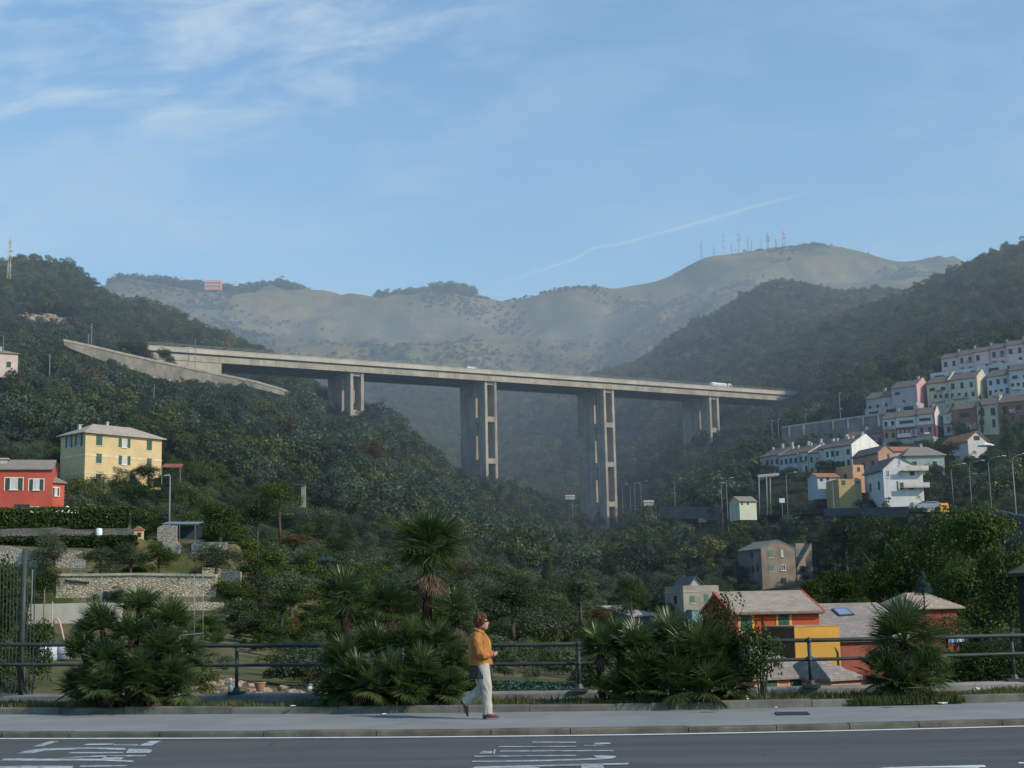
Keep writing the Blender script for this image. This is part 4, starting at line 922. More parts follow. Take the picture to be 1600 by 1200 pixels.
# third row
g3 = 'stepped terrace houses of the third row'
un = [(1378.5, 655.5, 382, 1399.5, 653, 380), (1399, 652.5, 380, 1432.5, 648.5, 377), (1432, 648, 377, 1457.5, 645, 375), (1473, 646, 378, 1487.5, 644, 376.5), (1487, 641, 376, 1526, 635, 372), (1526, 634, 372, 1559, 630, 369), (1559, 630, 369, 1602, 622, 365)]
labs = ['ochre and white house at the low end of the third row', 'maroon terrace house with a ribbon window under the eaves', 'magenta and white terrace house with a white gable top', 'narrow blue grey house uphill of the maroon gable', 'brick red terrace house with a balcony row', 'cream terrace house between two red ones in the third row', 'red brown terrace house at the upper end of the third row']
WCs = {0: [(2.2, 2, .9, 1.5, 'dark'), (5.2, 2, .8, 1.3, 'dark')], 1: [(1.9, 1, 3.4, .9, 'dark'), (5.2, 5, .6, 1.6, 'plain')], 2: [(1.9, 1, 3.4, .8, 'dark'), (5.0, 2, .8, 1.4, 'dark'), (7.5, 2, 1.4, 1.1, 'plain')], 3: [(2.6, 1, .8, 1.6, 'dark'), (5.4, 1, .8, 1.6, 'dark')], 4: [(2.3, 1, 3.0, 1.2, 'dark'), (5.4, 4, .8, 1.5, 'plain'), (8, 3, 1, 1.3, 'dark')], 5: [(3.0, 2, 1.1, 2.2, 'dark'), (6.2, 2, .9, 2.0, 'dark')], 6: [(2.4, 2, 1.4, 1.4, 'dark'), (5.2, 3, .8, 1.5, 'dark'), (8, 3, .8, 1.5, 'dark')]}
rC = row('terrace_house', un, 9, 10, 2.2, [OCR, MAR, MAG, TEA, RDB, CRE, RDB], DROOF, labs, g3, WCs)
for i, m_ in ((0, WHI), (1, WHI), (2, WHI)):
    w = rC[i]['_w']; MB().box(.01, -.03, 7.2, w-.01, -.003, 9.95).build('upper_storey_panel', m_, rC[i])
for r in rC[:3]:     # windows sit proud of the upper panel
    for c in r.children:
        if c.name.startswith('window'): c.location.y -= .045
gable(rC[2], 9, 10, 2.2, MAR); w = rC[2]['_w']; MB().add([(w+.42, 0, 7), (w+.42, 9, 7), (w+.42, 9, 10), (w+.42, 4.5, 12.7), (w+.42, 0, 10)], [(0, 1, 2, 3, 4)]).build('gable_top', WHI, rC[2])
for r, m_ in ((rC[4], stucco('orange party wall', (.50, .22, .12))), (rC[5], YLG), (rB[3], YLG), (rC[3], YLG)):
    w = r['_w']; MB().prism([(w-.2, -.3, 9.6), (w+.2, -.3, 9.6), (w+.2, 4.5, 12.6), (w-.2, 4.5, 12.6)], (0, 0, .35)).build('party_wall', m_, r)
podium([(1379, 690, 379), (1458, 681, 372)], 9, 5, stucco('grey podium render', (.36, .36, .35), .2, .2), 'grey balcony podium with square openings under the maroon houses')
un = [(1318, 686, 392, 1346, 681, 388), (1346, 679.5, 388, 1379, 672.5, 383)]
row('terrace_house', un, 8, 8, 2.1, [WHI, MAG], DROOF, ['small white house of the short row behind the white gable', 'magenta and white house of the short row next to the ochre one'], 'short row of terrace houses behind the white gable', [(2.6, 3, .9, 1.4, 'dark'), (5.2, 3, .8, 1.4, 'dark')])
# white row
g4 = 'white terrace row with many chimneys'
un = [(1187, 715, 353, 1202, 714, 350), (1202, 712.5, 350, 1217, 711.5, 347), (1217, 713, 345, 1246.5, 710.5, 340), (1246, 708, 341, 1263, 706, 338), (1263, 709, 337, 1281, 706.5, 333.5), (1280.5, 702, 335, 1304, 698, 331), (1304, 698.5, 331, 1328.5, 694, 327)]
WD = [(2.2, 4, .8, 1.2, 'dark'), (5.0, 4, .8, 1.4, 'dark')]
rD = row('terrace_house', un, 10, 8, 2.3, [stucco('rose grey render', (.40, .33, .34), .15, .2), PK2, BLU, WHI, stucco('grey green render', (.40, .43, .38), .15, .2), WHI, WHI], DROOF, ['rose grey house at the low end of the white row', 'pale rose house, second in the white row', 'pale blue house, third in the white row', 'narrow white house uphill of the pale blue one', 'grey green house set back in the middle of the white row', 'white terrace house next to the one with the blank gable', 'white terrace house with a bright blank gable'], g4, {i: [(2.2, n, .8, 1.3, 'dark'), (5.0, n, .8, 1.5, 'dark')] for i, n in enumerate((2, 2, 4, 2, 2, 3, 3))})
gable(rD[6], 10, 8, 2.3, stucco('bright white gable', (.72, .70, .64), .08, .2))
for i in range(7):
    w = rD[i]['_w']
    for fx_ in ((.2, .5) if i in (2, 5, 6) else (.3,)): MB().box(w*fx_-.28, 3.4, 9.0, w*fx_+.28, 4, 10.6).build('chimney', CONCR, rD[i])
# arched retaining wall above the white row
aw = empty('arched_wall', P(1225, 669, 410), 0, 'long concrete retaining wall with an arched opening above the white terrace row', 'retaining wall')
a = P(1222, 669, 412); b = P(1384, 647, 396); e = b-a; mb = MB(); o = aw.location
n0 = (a-o); n1 = (b-o); d_ = Vector((0, 1.2, 0)); dn = Vector((0, 0, -9))
mb.add([n0+dn, n1+dn, n1, n0, n0+dn+d_, n1+dn+d_, n1+d_, n0+d_], [(0, 1, 2, 3), (3, 2, 6, 7), (0, 3, 7, 4), (1, 5, 6, 2)]); mb.build('wall', stucco('old retaining concrete', (.23, .215, .195), .35, .2, .95, .5), aw)
mb = MB(); q0 = n0+Vector((0, -.25, 0)); q1 = n1+Vector((0, -.25, 0)); mb.add([q0, q1, q1+Vector((0, 1.6, 0)), q0+Vector((0, 1.6, 0)), q0+Vector((0, 0, .5)), q1+Vector((0, 0, .5)), q1+Vector((0, 1.6, .5)), q0+Vector((0, 1.6, .5))], [(0, 1, 5, 4), (4, 5, 6, 7), (0, 3, 2, 1)]); mb.build('coping', CONCR, aw)
k = .30; c_ = n0+e*k; ex = e.normalized(); mb = MB(); poly = [(-1.3, -8.5), (1.3, -8.5)]+[(1.3*math.cos(t_), -5.2+1.3*math.sin(t_)) for t_ in np.linspace(0, math.pi, 9)]
mb.add([c_+Vector((ex.x, ex.y, 0))*x*1.0+Vector((0, -.04, z+1.2)) for x, z in poly], [tuple(range(len(poly)))]); mb.build('arch_opening', DARK, aw)
for i in range(7):
    c_ = n0+e*(i+.5)/7; 
    if i != 2: mb = MB().box(-.35, -.35, -9, .35, -.005, 0); q_ = mb.build('buttress', stucco('old retaining concrete', (.2, .19, .17)), aw); q_.location = c_
keep(1222, 646, 1384, 672, 396); keep(1222, 660, 1300, 690, 396)
# mixed houses in the middle
a, b = AB(1372, 706.5, 300, 1396, 705.5, 301)
house('orange_pink_house', 'salmon house with a slate roof beside the bright white gable', a, b, 11, 7, stucco('salmon brown render', (.44, .25, .17), .15, .3), SLATED, 'gy', 1.5, .3, [('pf', 1386, 709, 1390, 717, 'dark'), ('l', 2, 3.8, 1, 1.6, 'dark'), ('l', 6, 3.8, 1, 1.6, 'dark')], kp=(722,))
a, b = AB(1332, 728, 290, 1349.5, 727, 291)
house('orange_box_house', 'small flat topped orange house next to the pale chalet', a, b, 6, 5.5, stucco('apricot render', (.50, .29, .17), .15, .3), CONCR, 'flat', .25, .1, [('pf', 1339, 730, 1344, 737, 'dark'), ('l', 2.2, 2.6, .9, 1.5, 'dark')], kp=(744,))
a, b = AB(1310, 750, 283, 1345, 745.5, 284)
house('olive_yellow_house', 'olive yellow house with green shutters below the small orange house', a, b, 6, 6.5, stucco('olive yellow render', (.40, .30, .13), .15, .3), SLATED, 'flat', .2, .1, [('pf', 1315, 750.5, 1321, 758.5, 'closed'), ('pf', 1335, 747, 1342, 756, 'closed')], kp=(769,))
a, b = AB(1277, 745.5, 290, 1311, 742, 291)
house('tiled_cottage', 'little white cottage with a red tiled roof and a lit side', a, b, 5, 4.5, BLU, TERRA, 'gx', .9, .3, [('pf', 1281, 747, 1286, 752, 'dark'), ('pf', 1291, 746, 1296, 751, 'dark')], kp=(760,))
a, b = AB(1379.5, 733, 276, 1441, 730.5, 277)
CH = house('white_chalet', 'big white gabled chalet with balconies and a red door', a, b, 10, 7.8, WHI, SLATED, 'gy', 2.4, .45, [('pf', 1384, 735, 1390, 746, 'plain'), ('pf', 1404, 737, 1410, 745, 'plain'), ('pf', 1401, 752, 1404, 766, 'closed'), ('pf', 1406, 754, 1412, 765, 'closed'), ('pf', 1421, 734, 1429, 743, 'dark'), ('pf', 1419, 757, 1428, 765, 'dark'), ('pf', 1403, 719, 1407, 727, 'plain'), ('l', 2, 3.9, 1, 1.7, 'closed'), ('l', 6.5, 3.9, 1, 1.7, 'closed')], kp=(772,), inset=.36)
w = CH['_w']
for z in (4.0, 7.3): 
    mb = MB(); mb.box(w*.42, -1.5, z, w+.6, -.004, z+.15); mb.box(w*.42, -1.55, z+.15, w+.65, -1.45, z+1.0); mb.build('balcony', stucco('balcony render', (.55, .52, .46)), CH)
mb = MB(); mb.box(w*.55, -3.2, -3, w+.5, -1.6, 1.0); mb.build('lower_terrace', stucco('balcony render', (.55, .52, .46)), CH)
a, b = AB(1414, 712, 312, 1475, 711.5, 312)
house('hip_roof_house', 'pale green house under a wide grey hipped roof', a, b, 9, 4.5, stucco('pale green render', (.34, .40, .36), .15, .3), SLATE, 'hip', 2.4, .5, [('f', 1.5, 1.6, 1, 1.5, 'dark'), ('f', 6, 1.6, 1, 1.5, 'dark')], kp=(722,), chim=[(5, 4.5, 6.2, .5, 1.2)])
a, b = AB(1394, 705, 325, 1432, 702, 326)
house('red_tiled_roof_house', 'low house with a bright terracotta roof behind the white chalet', a, b, 7, 4, PK, TERRA, 'gx', 1.3, .3, kp=(707,))
a, b = AB(1512, 687, 320, 1541, 686, 321)
house('red_roof_villa', 'white gabled villa with a long red tile roof above the pine', a, b, 12, 5.5, WHI, TERRA, 'gy', 1.9, .6, [('pf', 1521, 681, 1531, 688, 'dark')], kp=(693,))
a, b = AB(1155, 783.5, 268, 1181.5, 781.5, 269)
house('cottage', 'little pale cottage with a grey gable roof above the hillside road', a, b, 4.5, 3.5, stucco('pale yellow render', (.55, .55, .40), .12, .3), SLATE, 'gx', 1.0, .25, [('pf', 1158, 784, 1161, 789, 'dark'), ('pf', 1167, 784, 1170, 789, 'dark')], kp=(792,))
# far buildings
a, b = AB(320, 438.5, 2950, 345, 438.5, 2952)
house('hilltop_villa', 'salmon orange villa with rows of windows on the far skyline ridge', a, b, 20, 20, stucco('far orange render', (.62, .27, .14), .12, .03), CONCR, 'flat', .6, .2, [('f', 2.5+i*6.5, z, 3.4, 3.6, 'dark') for i in range(5) for z in (6, 13)], kp=False, sh=SHD, band=([(10.5, 12), (17.5, 19)], CRM))
a, b = AB(364.5, 440.5, 2960, 371, 440.5, 2961)
house('hilltop_cottage', 'tiny white cottage to the side of the orange villa on the far ridge', a, b, 7, 9, WHI, SLATE, 'gx', 1.5, .2, kp=False)
a, b = AB(281, 433, 3040, 288, 432.5, 3041)
house('hilltop_cottage', 'tiny white roofed house among the trees on the far ridge', a, b, 7, 7, WHI, WHI, 'gx', 2, .2, kp=False)
for (u, v, Y, w_, lab) in ((1254, 459, 1385, 8, 'bright white shed on the wooded middle ridge'), (1177, 393, 3080, 10, 'low white hut under the hilltop aerials'), (1150, 391.5, 3085, 7, 'small white transmitter cabin among the aerials'), (1227, 389.5, 3090, 8, 'white cabin at the foot of the tallest aerial'), (891, 779, 520, 6, 'white roofed shed glimpsed past the tallest pier'), (1014, 788, 420, 5, 'white sheeted shed above the road wall')):
    a = P(u-w_*.6*2200/Y/2, v-3, Y); b = P(u+w_*.6*2200/Y/2, v-3, Y); b.z = a.z
    house('white_shed', lab, a, b, w_*.7, 3.2 if Y > 1000 else 1.1, stucco('bright white gable', (.72, .70, .64)) if Y > 1000 else CONCR, WHI if Y > 1000 else CONCR, 'gx', 1.2 if Y > 1000 else .6, .1, kp=False, cat='shed')
for (u, v, Y) in ((905, 467, 3050), (1500-1080+205, 468, 3090)):
    pass
# ------------------------------------------------------------------ lamps, poles, masts
STEEL = paint('galvanised steel', (.20, .21, .21), .6, .2); DSTEEL = paint('dull steel', (.14, .15, .15), .6, .4)
LENS = paint('lamp lens', (.36, .38, .39), .5)
def lamp(label, ub, vb, ut, vt, Y, uh=None, vh=None, group='street lamps along the hillside road', r=.065, double=False, keepit=True):
    b = P(ub, vb, Y); tp = P(ut, vt, Y); g = float(TZ(b.x, Y)); dn = max(0, b.z-g)+.6
    ro = empty('street_lamp', (b.x, b.y, b.z-dn), 0, label, 'street lamp', group); o = ro.location
    T = tp-o; B = Vector((0, 0, 0)); T = Vector((T.x*.0+0, 0, T.z))
    h = T.z
    heads = []
    if uh is not None:
        q = P(uh, vh, Y)-tp; heads.append(Vector((q.x, -.15, q.z)))
        if double: heads.append(Vector((-q.x, .15, q.z)))
    mb = MB(); mb.tube([(0, 0, 0), (0, 0, h*.5), (0, 0, h)], [r*1.25, r, r*.7], 8)
    for hd in heads:
        a1 = Vector((0, 0, h)); mb.tube([a1-Vector((0, 0, .35)), a1+Vector((hd.x*.15, hd.y*.15, hd.z*.65)), a1+Vector((hd.x*.5, hd.y*.5, hd.z*.95)), a1+hd*.8+Vector((0, 0, hd.z*.2))], r*.6, 6)
    mb.build('pole', STEEL, ro, smooth=True)
    for hd in heads:
        c = Vector((0, 0, h))+hd; s = 1 if hd.x > 0 else -1; l = max(.7, abs(hd.x)*.28)
        mb = MB(); mb.add([c+Vector((-s*l*.5, -.14, .06)), c+Vector((s*l*.5, -.10, .03)), c+Vector((s*l*.5, .10, .03)), c+Vector((-s*l*.5, .14, .06)), c+Vector((-s*l*.5, -.12, .2)), c+Vector((s*l*.45, -.08, .13)), c+Vector((s*l*.45, .08, .13)), c+Vector((-s*l*.5, .12, .2))], [(0, 3, 2, 1), (4, 5, 6, 7), (0, 1, 5, 4), (1, 2, 6, 5), (2, 3, 7, 6), (3, 0, 4, 7)])
        mb.build('lamp_head', LENS, ro)
    if keepit: keep(min(ut, ub)-2, vt-2, max(ut, ub)+2, vb-(vb-vt)*.12, Y)
    return ro
lamp('single grey street lamp standing alone below the yellow house', 264, 842, 265.5, 744, 170, 261, 744, None, .10)
lamp('street lamp with a long curved arm nearest the dark leafy trees', 1588.5, 812, 1581.5, 722, 205, 1600, 710, r=.10)
lamp('second curved arm street lamp beside the dark leafy trees', 1549, 790, 1545.5, 722, 236, 1570, 713)
lamp('third curved arm street lamp up the hillside road', 1518, 782, 1516, 729, 262, 1537, 720)
lamp('fourth curved arm street lamp up the hillside road by the white chalet', 1490, 790, 1487, 733, 275, 1507, 725)
lamp('street lamp beside the road sign gantry', 1231, 800, 1228.5, 742, 285, 1243, 738.5)
lamp('plain lamp post in front of the dark tunnel of trees below the yellow houses', 1303.5, 800, 1302, 752, 275, 1302.5, 750)
lamp('lone street lamp halfway between the viaduct and the little cottage', 1055, 792, 1053, 752, 350, 1063, 748.5)
lamp('street lamp by the tallest viaduct pier, fourth of its cluster', 1002, 788, 1000.5, 757, 420, 1010, 752)
lamp('street lamp by the tallest viaduct pier, third of its cluster', 992, 778, 991, 757, 445, 999, 755)
lamp('street lamp by the tallest viaduct pier, second of its cluster', 985, 778, 984, 758, 450, 992, 755.5)
lamp('street lamp next to the tallest viaduct pier, first of its cluster', 973, 784, 971, 760, 440, 978, 757)
lamp('two armed street lamp seen past the dark side of the tallest pier', 894, 778, 893.5, 765, 560, 898, 762, None, .1, True)
lamp('street lamp in front of the little pale cottage', 1136.5, 792, 1135.5, 750, 290, 1145, 747)
lamp('thin street lamp just uphill of the little pale cottage', 1128, 786, 1127.5, 757, 300, 1130, 755)
for i, (u, vb, vt, Y, lab) in enumerate([(1313, 650, 615, 420, 'thin pole on the bank above the arched wall'), (1313.5, 660, 640, 415, 'short pole on the arched wall'), (1259, 664, 649, 430, 'short pole at the top of the arched wall'), (1216, 665, 656, 430, 'small lamp pole under the end of the viaduct'), (1206, 667, 658, 432, 'tiny lamp pole under the end of the viaduct')]):
    lamp(lab, u, vb, u-.3, vt, Y, u+1.5, vt-.5, None, .09)
def pole(label, ub, vb, ut, vt, Y, r=.08, name='utility_pole', m=None, cross=True, group=None):
    b = P(ub, vb, Y); tp = P(ut, vt, Y); dn = max(0, b.z-float(TZ(b.x, Y)))+.5
    mb = MB(); h = tp.z-b.z+dn; mb.tube([(0, 0, 0), (tp.x-b.x, 0, h)], [r, r*.75], 7)
    if cross: mb.bar((tp.x-b.x-.5, 0, h-.5), (tp.x-b.x+.5, 0, h-.5), .1); mb.bar((tp.x-b.x-.3, 0, h-1.2), (tp.x-b.x+.3, 0, h-1.2), .08)
    o = mb.build(name, m or STEEL); o.location = b-Vector((0, 0, dn)); tag(o, label, 'pole', group); keep(ut-1.5, vt-1, ub+1.5, vb-2, Y); return o
pole('taller of the two pale poles by the start of the curved ramp wall', 143, 545, 143.5, 505, 470, .22)
pole('shorter of the two pale poles by the start of the curved ramp wall', 137.5, 541, 138.5, 521, 465, .2)
pole('pale pole in the dark woods above the yellow house', 78, 573, 78, 553, 380, .17)
pole('thin pale pole in the woods below the curved ramp wall', 240.5, 616, 241, 600, 400, .14, cross=False)
pole('pole on the motorway near the little white car', 305, 542, 305.5, 529, 500, .16, cross=False)
pole('pole rising behind the pale pink house', 5.5, 541, 6, 524, 345, .12, cross=False)
pole('thin grey net pole nearest the barred fence', 49, 948, 51, 890, 84, .045, 'net_pole', cross=False)
pole('short rusty pole behind the barred fence', 69.5, 942, 69.5, 921, 88, .05, 'net_pole', paint('rusty post', (.22, .13, .08), .8), cross=False)
pole('tall thin pole rising behind the bushy palm', 157.5, 946, 158.5, 896, 88, .045, 'net_pole', cross=False)
pole('pale bent stake before the concrete garden wall', 81, 1000, 82, 940, 80, .04, 'net_pole', paint('pale timber', (.42, .36, .27), .8), cross=False)
# metal frame of thin uprights
fr = empty('pipe_frame', P(310, 1003, 78), 0, 'frame of two thin pale uprights with crossbars in the garden', 'pipe frame'); o = fr.location
for u in (303.5, 317): MB().tube([P(u, 1004, 78)-o, P(u, 900, 78)-o], .028, 7).build('upright', STEEL, fr, smooth=True)
for v in (945, 990): MB().bar(P(285, v+2, 78)-o, P(318, v-1, 78)-o, .03).build('crossbar', LENS, fr)
keep(283, 898, 320, 1000, 78)
def mast(label, u, vb, vt, Y, w, mats, group=None, arms=0):
    b = P(u, vb, Y); h = P(u, vt, Y).z-b.z; mb = MB(); n = max(5, int(h/6))
    for i in range(n):
        z0, z1 = h*i/n, h*(i+1)/n; w0, w1 = w*(1-.6*i/n), w*(1-.6*(i+1)/n); mi = (i % 2) if len(mats) > 1 else 0
        c0 = [(-w0, -w0), (w0, -w0), (w0, w0), (-w0, w0)]; c1 = [(-w1, -w1), (w1, -w1), (w1, w1), (-w1, w1)]; th = w*.16
        for k in range(4):
            mb.bar((*c0[k], z0), (*c1[k], z1), th, mi=mi); mb.bar((*c0[k], z0), (*c1[(k+1) % 4], z1), th*.7, mi=mi); mb.bar((*c0[k], z0), (*c0[(k+1) % 4], z0), th*.7, mi=mi)
    mb.bar((0, 0, h), (0, 0, h*1.08), w*.2)
    o = mb.build('lattice_mast', mats); o.location = b-Vector((0, 0, 1)); tag(o, label, 'mast', group)
    for k in range(arms):
        z = h*(.55+.15*k); MB().bar((-w*2.2, 0, z), (w*2.2, 0, z), w*.35).ball((w*1.5, -w*.6, z+w*.6), w*.7, 8, 5).build('aerial', mats[-1], o)
    return o
MR = paint('mast red', (.45, .13, .09), .7); MW = paint('mast white', (.62, .60, .56), .7); MG = paint('mast grey', (.16, .17, .19), .7)
mast('slender pale lattice mast on the near hilltop at the edge of the photo', 14, 432, 372, 700, .75, [stucco('pale mast', (.52, .42, .28)), MW], None, 2)
gm = 'aerial masts on the bare summit'
for i, (u, vb, vt, mt, w, lab) in enumerate([(1096, 399, 376, [MG], 1.2, 'faint mast on the slope below the other aerials'), (1116, 396, 384, [MG], .9, 'second and shortest aerial mast of the summit row'), (1131, 390, 365, [MW, MG], 1.3, 'pale mast, third of the summit row'), (1143, 391, 380, [MG], .9, 'stubby mast, fourth of the summit row'), (1155, 390, 364, [MG, MW], 1.5, 'dark mast with a white dish, fifth of the summit row'), (1169, 388, 370, [MG], 1.0, 'thin mast behind the transmitter cabins'), (1174.5, 388, 375, [MG], 1.0, 'short thick mast behind the transmitter cabins'), (1190, 388, 374, [MG], .9, 'thin mast just before the dark branching one'), (1200, 389, 363, [MG], 1.6, 'dark mast with wide branching aerials at its top'), (1213, 390, 372, [MG], 1.4, 'mid height mast between the dark one and the red and white one'), (1225, 387, 357, [MR, MW], 1.9, 'tallest mast of the summit, red and white')]):
    mast(lab, u, vb+3, vt, 3090, w*1.5, mt, gm, 2 if u in (1155, 1200, 1225) else 0)
# road gantry and signs
ga = empty('sign_gantry', P(1186, 802, 292), 0, 'grey steel gantry of three legs and a top beam over the hillside road', 'gantry'); o = ga.location
for u, y in ((1185.5, 0), (1197.5, 1), (1203, 3)): MB().tube([P(u+1, 803, 292+y)-o-Vector((0, 0, 1)), P(u, 743, 292+y)-o], .13, 7).build('leg', STEEL, ga, smooth=True)
MB().bar(P(1183, 744, 292)-o, P(1216, 741, 296)-o, .5, .55).build('beam', STEEL, ga); keep(1183, 740, 1206, 796, 290)
sg = MB(); sg.box(-.55, -.03, 0, .55, .03, .9, 0); sg.bar((0, .06, -3), (0, .06, .9), .09, mi=1); o = sg.build('road_sign', [paint('white sign face', (.55, .56, .57), .5), STEEL]); o.location = P(1222, 785.5, 280); tag(o, 'small blank white road sign beside the gantry', 'sign'); keep(1217, 778, 1226, 788, 280)
sg = MB(); sg.box(-1.0, -.03, 0, 1.0, .03, 1.0, 0); sg.bar((-.6, .06, -3), (-.6, .06, .9), .09, mi=1); sg.bar((.6, .06, -3), (.6, .06, .9), .09, mi=1); o = sg.build('billboard', [paint('grey board', (.30, .32, .32), .5), STEEL]); o.location = P(1098, 816, 330); tag(o, 'small grey board on two posts in the bushes under the road wall', 'sign'); keep(1092, 808, 1104, 820, 330)
# hillside road with its low wall
def band(name, pts, H, D, mat, label=None, cat=None, kind=None, capmat=None, bury=6, kp=True):
    q = [P(*p) for p in pts]; mb = MB(); o = q[0].copy()
    for i in range(len(q)-1):
        a, b = q[i]-o, q[i+1]-o; d = Vector((0, D, 0)); dn = Vector((0, 0, -H-bury))
        mb.add([a+dn, b+dn, b, a, a+dn+d, b+dn+d, b+d, a+d], [(0, 1, 2, 3), (3, 2, 6, 7), (4, 7, 6, 5)]+([(0, 3, 7, 4)] if i == 0 else [])+([(1, 5, 6, 2)] if i == len(q)-2 else []))
        if kp: 
            pb = proj(q[i]+Vector((0, 0, -H))); keep(pts[i][0], min(pts[i][1], pts[i+1][1])-1, pts[i+1][0], pb[1], min(pts[i][2], pts[i+1][2])-1)
    ob = mb.build(name, mat); ob.location = o; tag(ob, label, cat, None, kind)
    if capmat:
        mb = MB()
        for i in range(len(q)-1):
            a, b = q[i]-o+Vector((0, -.12, 0)), q[i+1]-o+Vector((0, -.12, 0)); mb.add([a, b, b+Vector((0, D+.2, 0)), a+Vector((0, D+.2, 0)), a+Vector((0, 0, .18)), b+Vector((0, 0, .18)), b+Vector((0, D+.2, .18)), a+Vector((0, D+.2, .18))], [(0, 1, 5, 4), (4, 5, 6, 7), (0, 3, 2, 1), (0, 4, 7, 3), (1, 2, 6, 5)])
        c = mb.build('coping', capmat); c.parent = ob
    return ob
ROADW = stucco('bluish road wall concrete', (.085, .09, .10), .25, .3, .9, .4)
band('road_wall', [(1030, 791, 345), (1080, 792, 335), (1126, 794, 322)], 2.0, .5, stucco('road wall concrete', (.13, .125, .115), .3, .3, .9, .4), 'short grey wall of the hillside road between the far lamps and the cottage', 'wall', None, ROADW, .8)
band('road_wall', [(1288, 796, 258), (1350, 795, 248), (1420, 793, 240)], .9, .4, ROADW, 'low bluish wall of the hillside road above the dark trees', 'wall', None, ROADW, .3)
band('road_wall', [(1556, 797, 202), (1580, 803, 196), (1640, 815, 186)], 2.5, .4, ROADW, 'bluish road wall at the foot of the nearest curved lamp', 'wall', None, CONCR, 3)
mb = MB(); q = [P(1180, 806, 296), P(1290, 803, 266), P(1420, 800, 246), P(1500, 800, 228), P(1640, 822, 190)]; 
for i in range(len(q)-1): mb.add([q[i], q[i+1], q[i+1]+Vector((2, 8, .2)), q[i]+Vector((2, 8, .2))], [(0, 1, 2, 3)])
struct(mb.build('hillside_road', ASPH))
# vehicles
def car(name, label, loc, yaw, body, L=4.2, H=1.5, Wd=1.75, van=False, cat='car'):
    r = empty(name, loc, yaw, label, cat)
    pr = [(-.5, .28), (.5, .28), (.5, .62), (.46, .72), (.25, .80), (.12, 1.0), (-.28, 1.0), (-.44, .78), (-.5, .72)] if not van else [(-.5, .22), (.5, .22), (.5, .5), (.45, .58), (.34, .95), (.28, 1), (-.5, 1)]
    mb = MB(); mb.prism([(x*L, -Wd/2, z*H) for x, z in pr], (0, Wd, 0)); mb.build('body', body, r)
    mb = MB()
    for y in (-Wd/2-.012, Wd/2+.002):
        wq = [(.21, .80), (.11, .95), (-.26, .95), (-.38, .79)] if not van else [(.42, .62), (.33, .9), (.2, .9), (.2, .62)]
        mb.prism([(x*L, y, z*H) for x, z in wq], (0, .01, 0))
    mb.build('side_window', GLASS, r)
    for x in (-.31, .31):
        for y in (-Wd/2+.1, Wd/2-.1):
            MB().tube([(x*L, y-.11, .31), (x*L, y+.11, .31)], .31, 14).build('wheel', paint('black rubber', (.02, .02, .02), .8), r)
    return r
WCAR = paint('white car paint', (.72, .72, .70), .35)
def lane(u, q):
    t_ = tu(u); p = Ax(t_, q); p.z = ztop(t_)-1.18; return p, t_
byaw = math.atan2(ax.y, ax.x)
def deckpos(u, q):
    lo, hi = -3, 5
    for _ in range(50):
        md = (lo+hi)/2; e = Ax(md, q)
        if proj((e.x, e.y, 103))[0] < u: lo = md
        else: hi = md
    p = Ax(lo, q); p.z = ztop(lo)-1.19; return p
tk = empty('tanker_truck', deckpos(1126, 6), byaw, 'white articulated tanker lorry crossing the viaduct', 'lorry')
mb = MB(); mb.tube([(-6.3, 0, 2.45), (-6.0, 0, 2.45), (3.0, 0, 2.45), (3.3, 0, 2.45)], [.7, 1.2, 1.2, .7], 20); mb.build('tank', WCAR, tk, smooth=False)
MB().box(-6.2, -1.0, .9, 3.2, 1.0, 1.28).build('chassis', DSTEEL, tk)
mb = MB(); mb.prism([(4.0, -1.2, .6), (6.4, -1.2, .6), (6.4, -1.2, 1.9), (6.15, -1.2, 3.1), (5.6, -1.2, 3.6), (4.0, -1.2, 3.5)], (0, 2.4, 0)); cb = mb.build('cab', WCAR, tk)
mb = MB(); mb.prism([(4.6, -1.215, 2.0), (6.1, -1.215, 2.0), (5.95, -1.215, 2.9), (4.6, -1.215, 2.9)], (0, .012, 0)); mb.add([(6.42, -1.05, 1.95), (6.42, 1.05, 1.95), (6.18, 1.05, 3.0), (6.18, -1.05, 3.0)], [(0, 1, 2, 3)]); w = mb.build('window', GLASS, cb)
for x in (-5.4, -4.3, -3.2, 3.4, 5.6):
    for y in (-1.0, 1.0): MB().tube([(x, y-.15, .5), (x, y+.15, .5)], .5, 16).build('wheel', paint('black rubber', (.02, .02, .02), .8), tk)
car('van', 'white van on the middle of the viaduct deck', deckpos(737, 6), byaw, WCAR, 5.6, 2.5, 2.0, True, 'van')
car('parked_car', 'small white car on the motorway at the woods end of the viaduct', deckpos(297, 6.5), byaw, WCAR, 4.6, 1.9)
bn = empty('orange_bin', P(1475, 795, 236), 0, 'round topped orange container beside the hillside road', 'container')
mb = MB(); mb.tube([(-.65, 0, .45), (.65, 0, .45)], .52, 14); mb.box(-.7, -.5, -.6, .7, .5, .4); mb.build('body', paint('orange plastic', (.62, .26, .03), .5), bn)
MB().box(-.3, -.54, .3, .3, -.505, .55).build('flap', paint('dark flap', (.1, .05, .02)), bn); keep(1467, 780, 1484, 796, 236)
car('parked_car', 'pale car parked beside the round topped orange container', P(1452, 789.5, 238)-Vector((0, 0, .9)), R(170), paint('silver car paint', (.34, .38, .40), .35), 4.0)
keep(1440, 783, 1465, 790, 238)

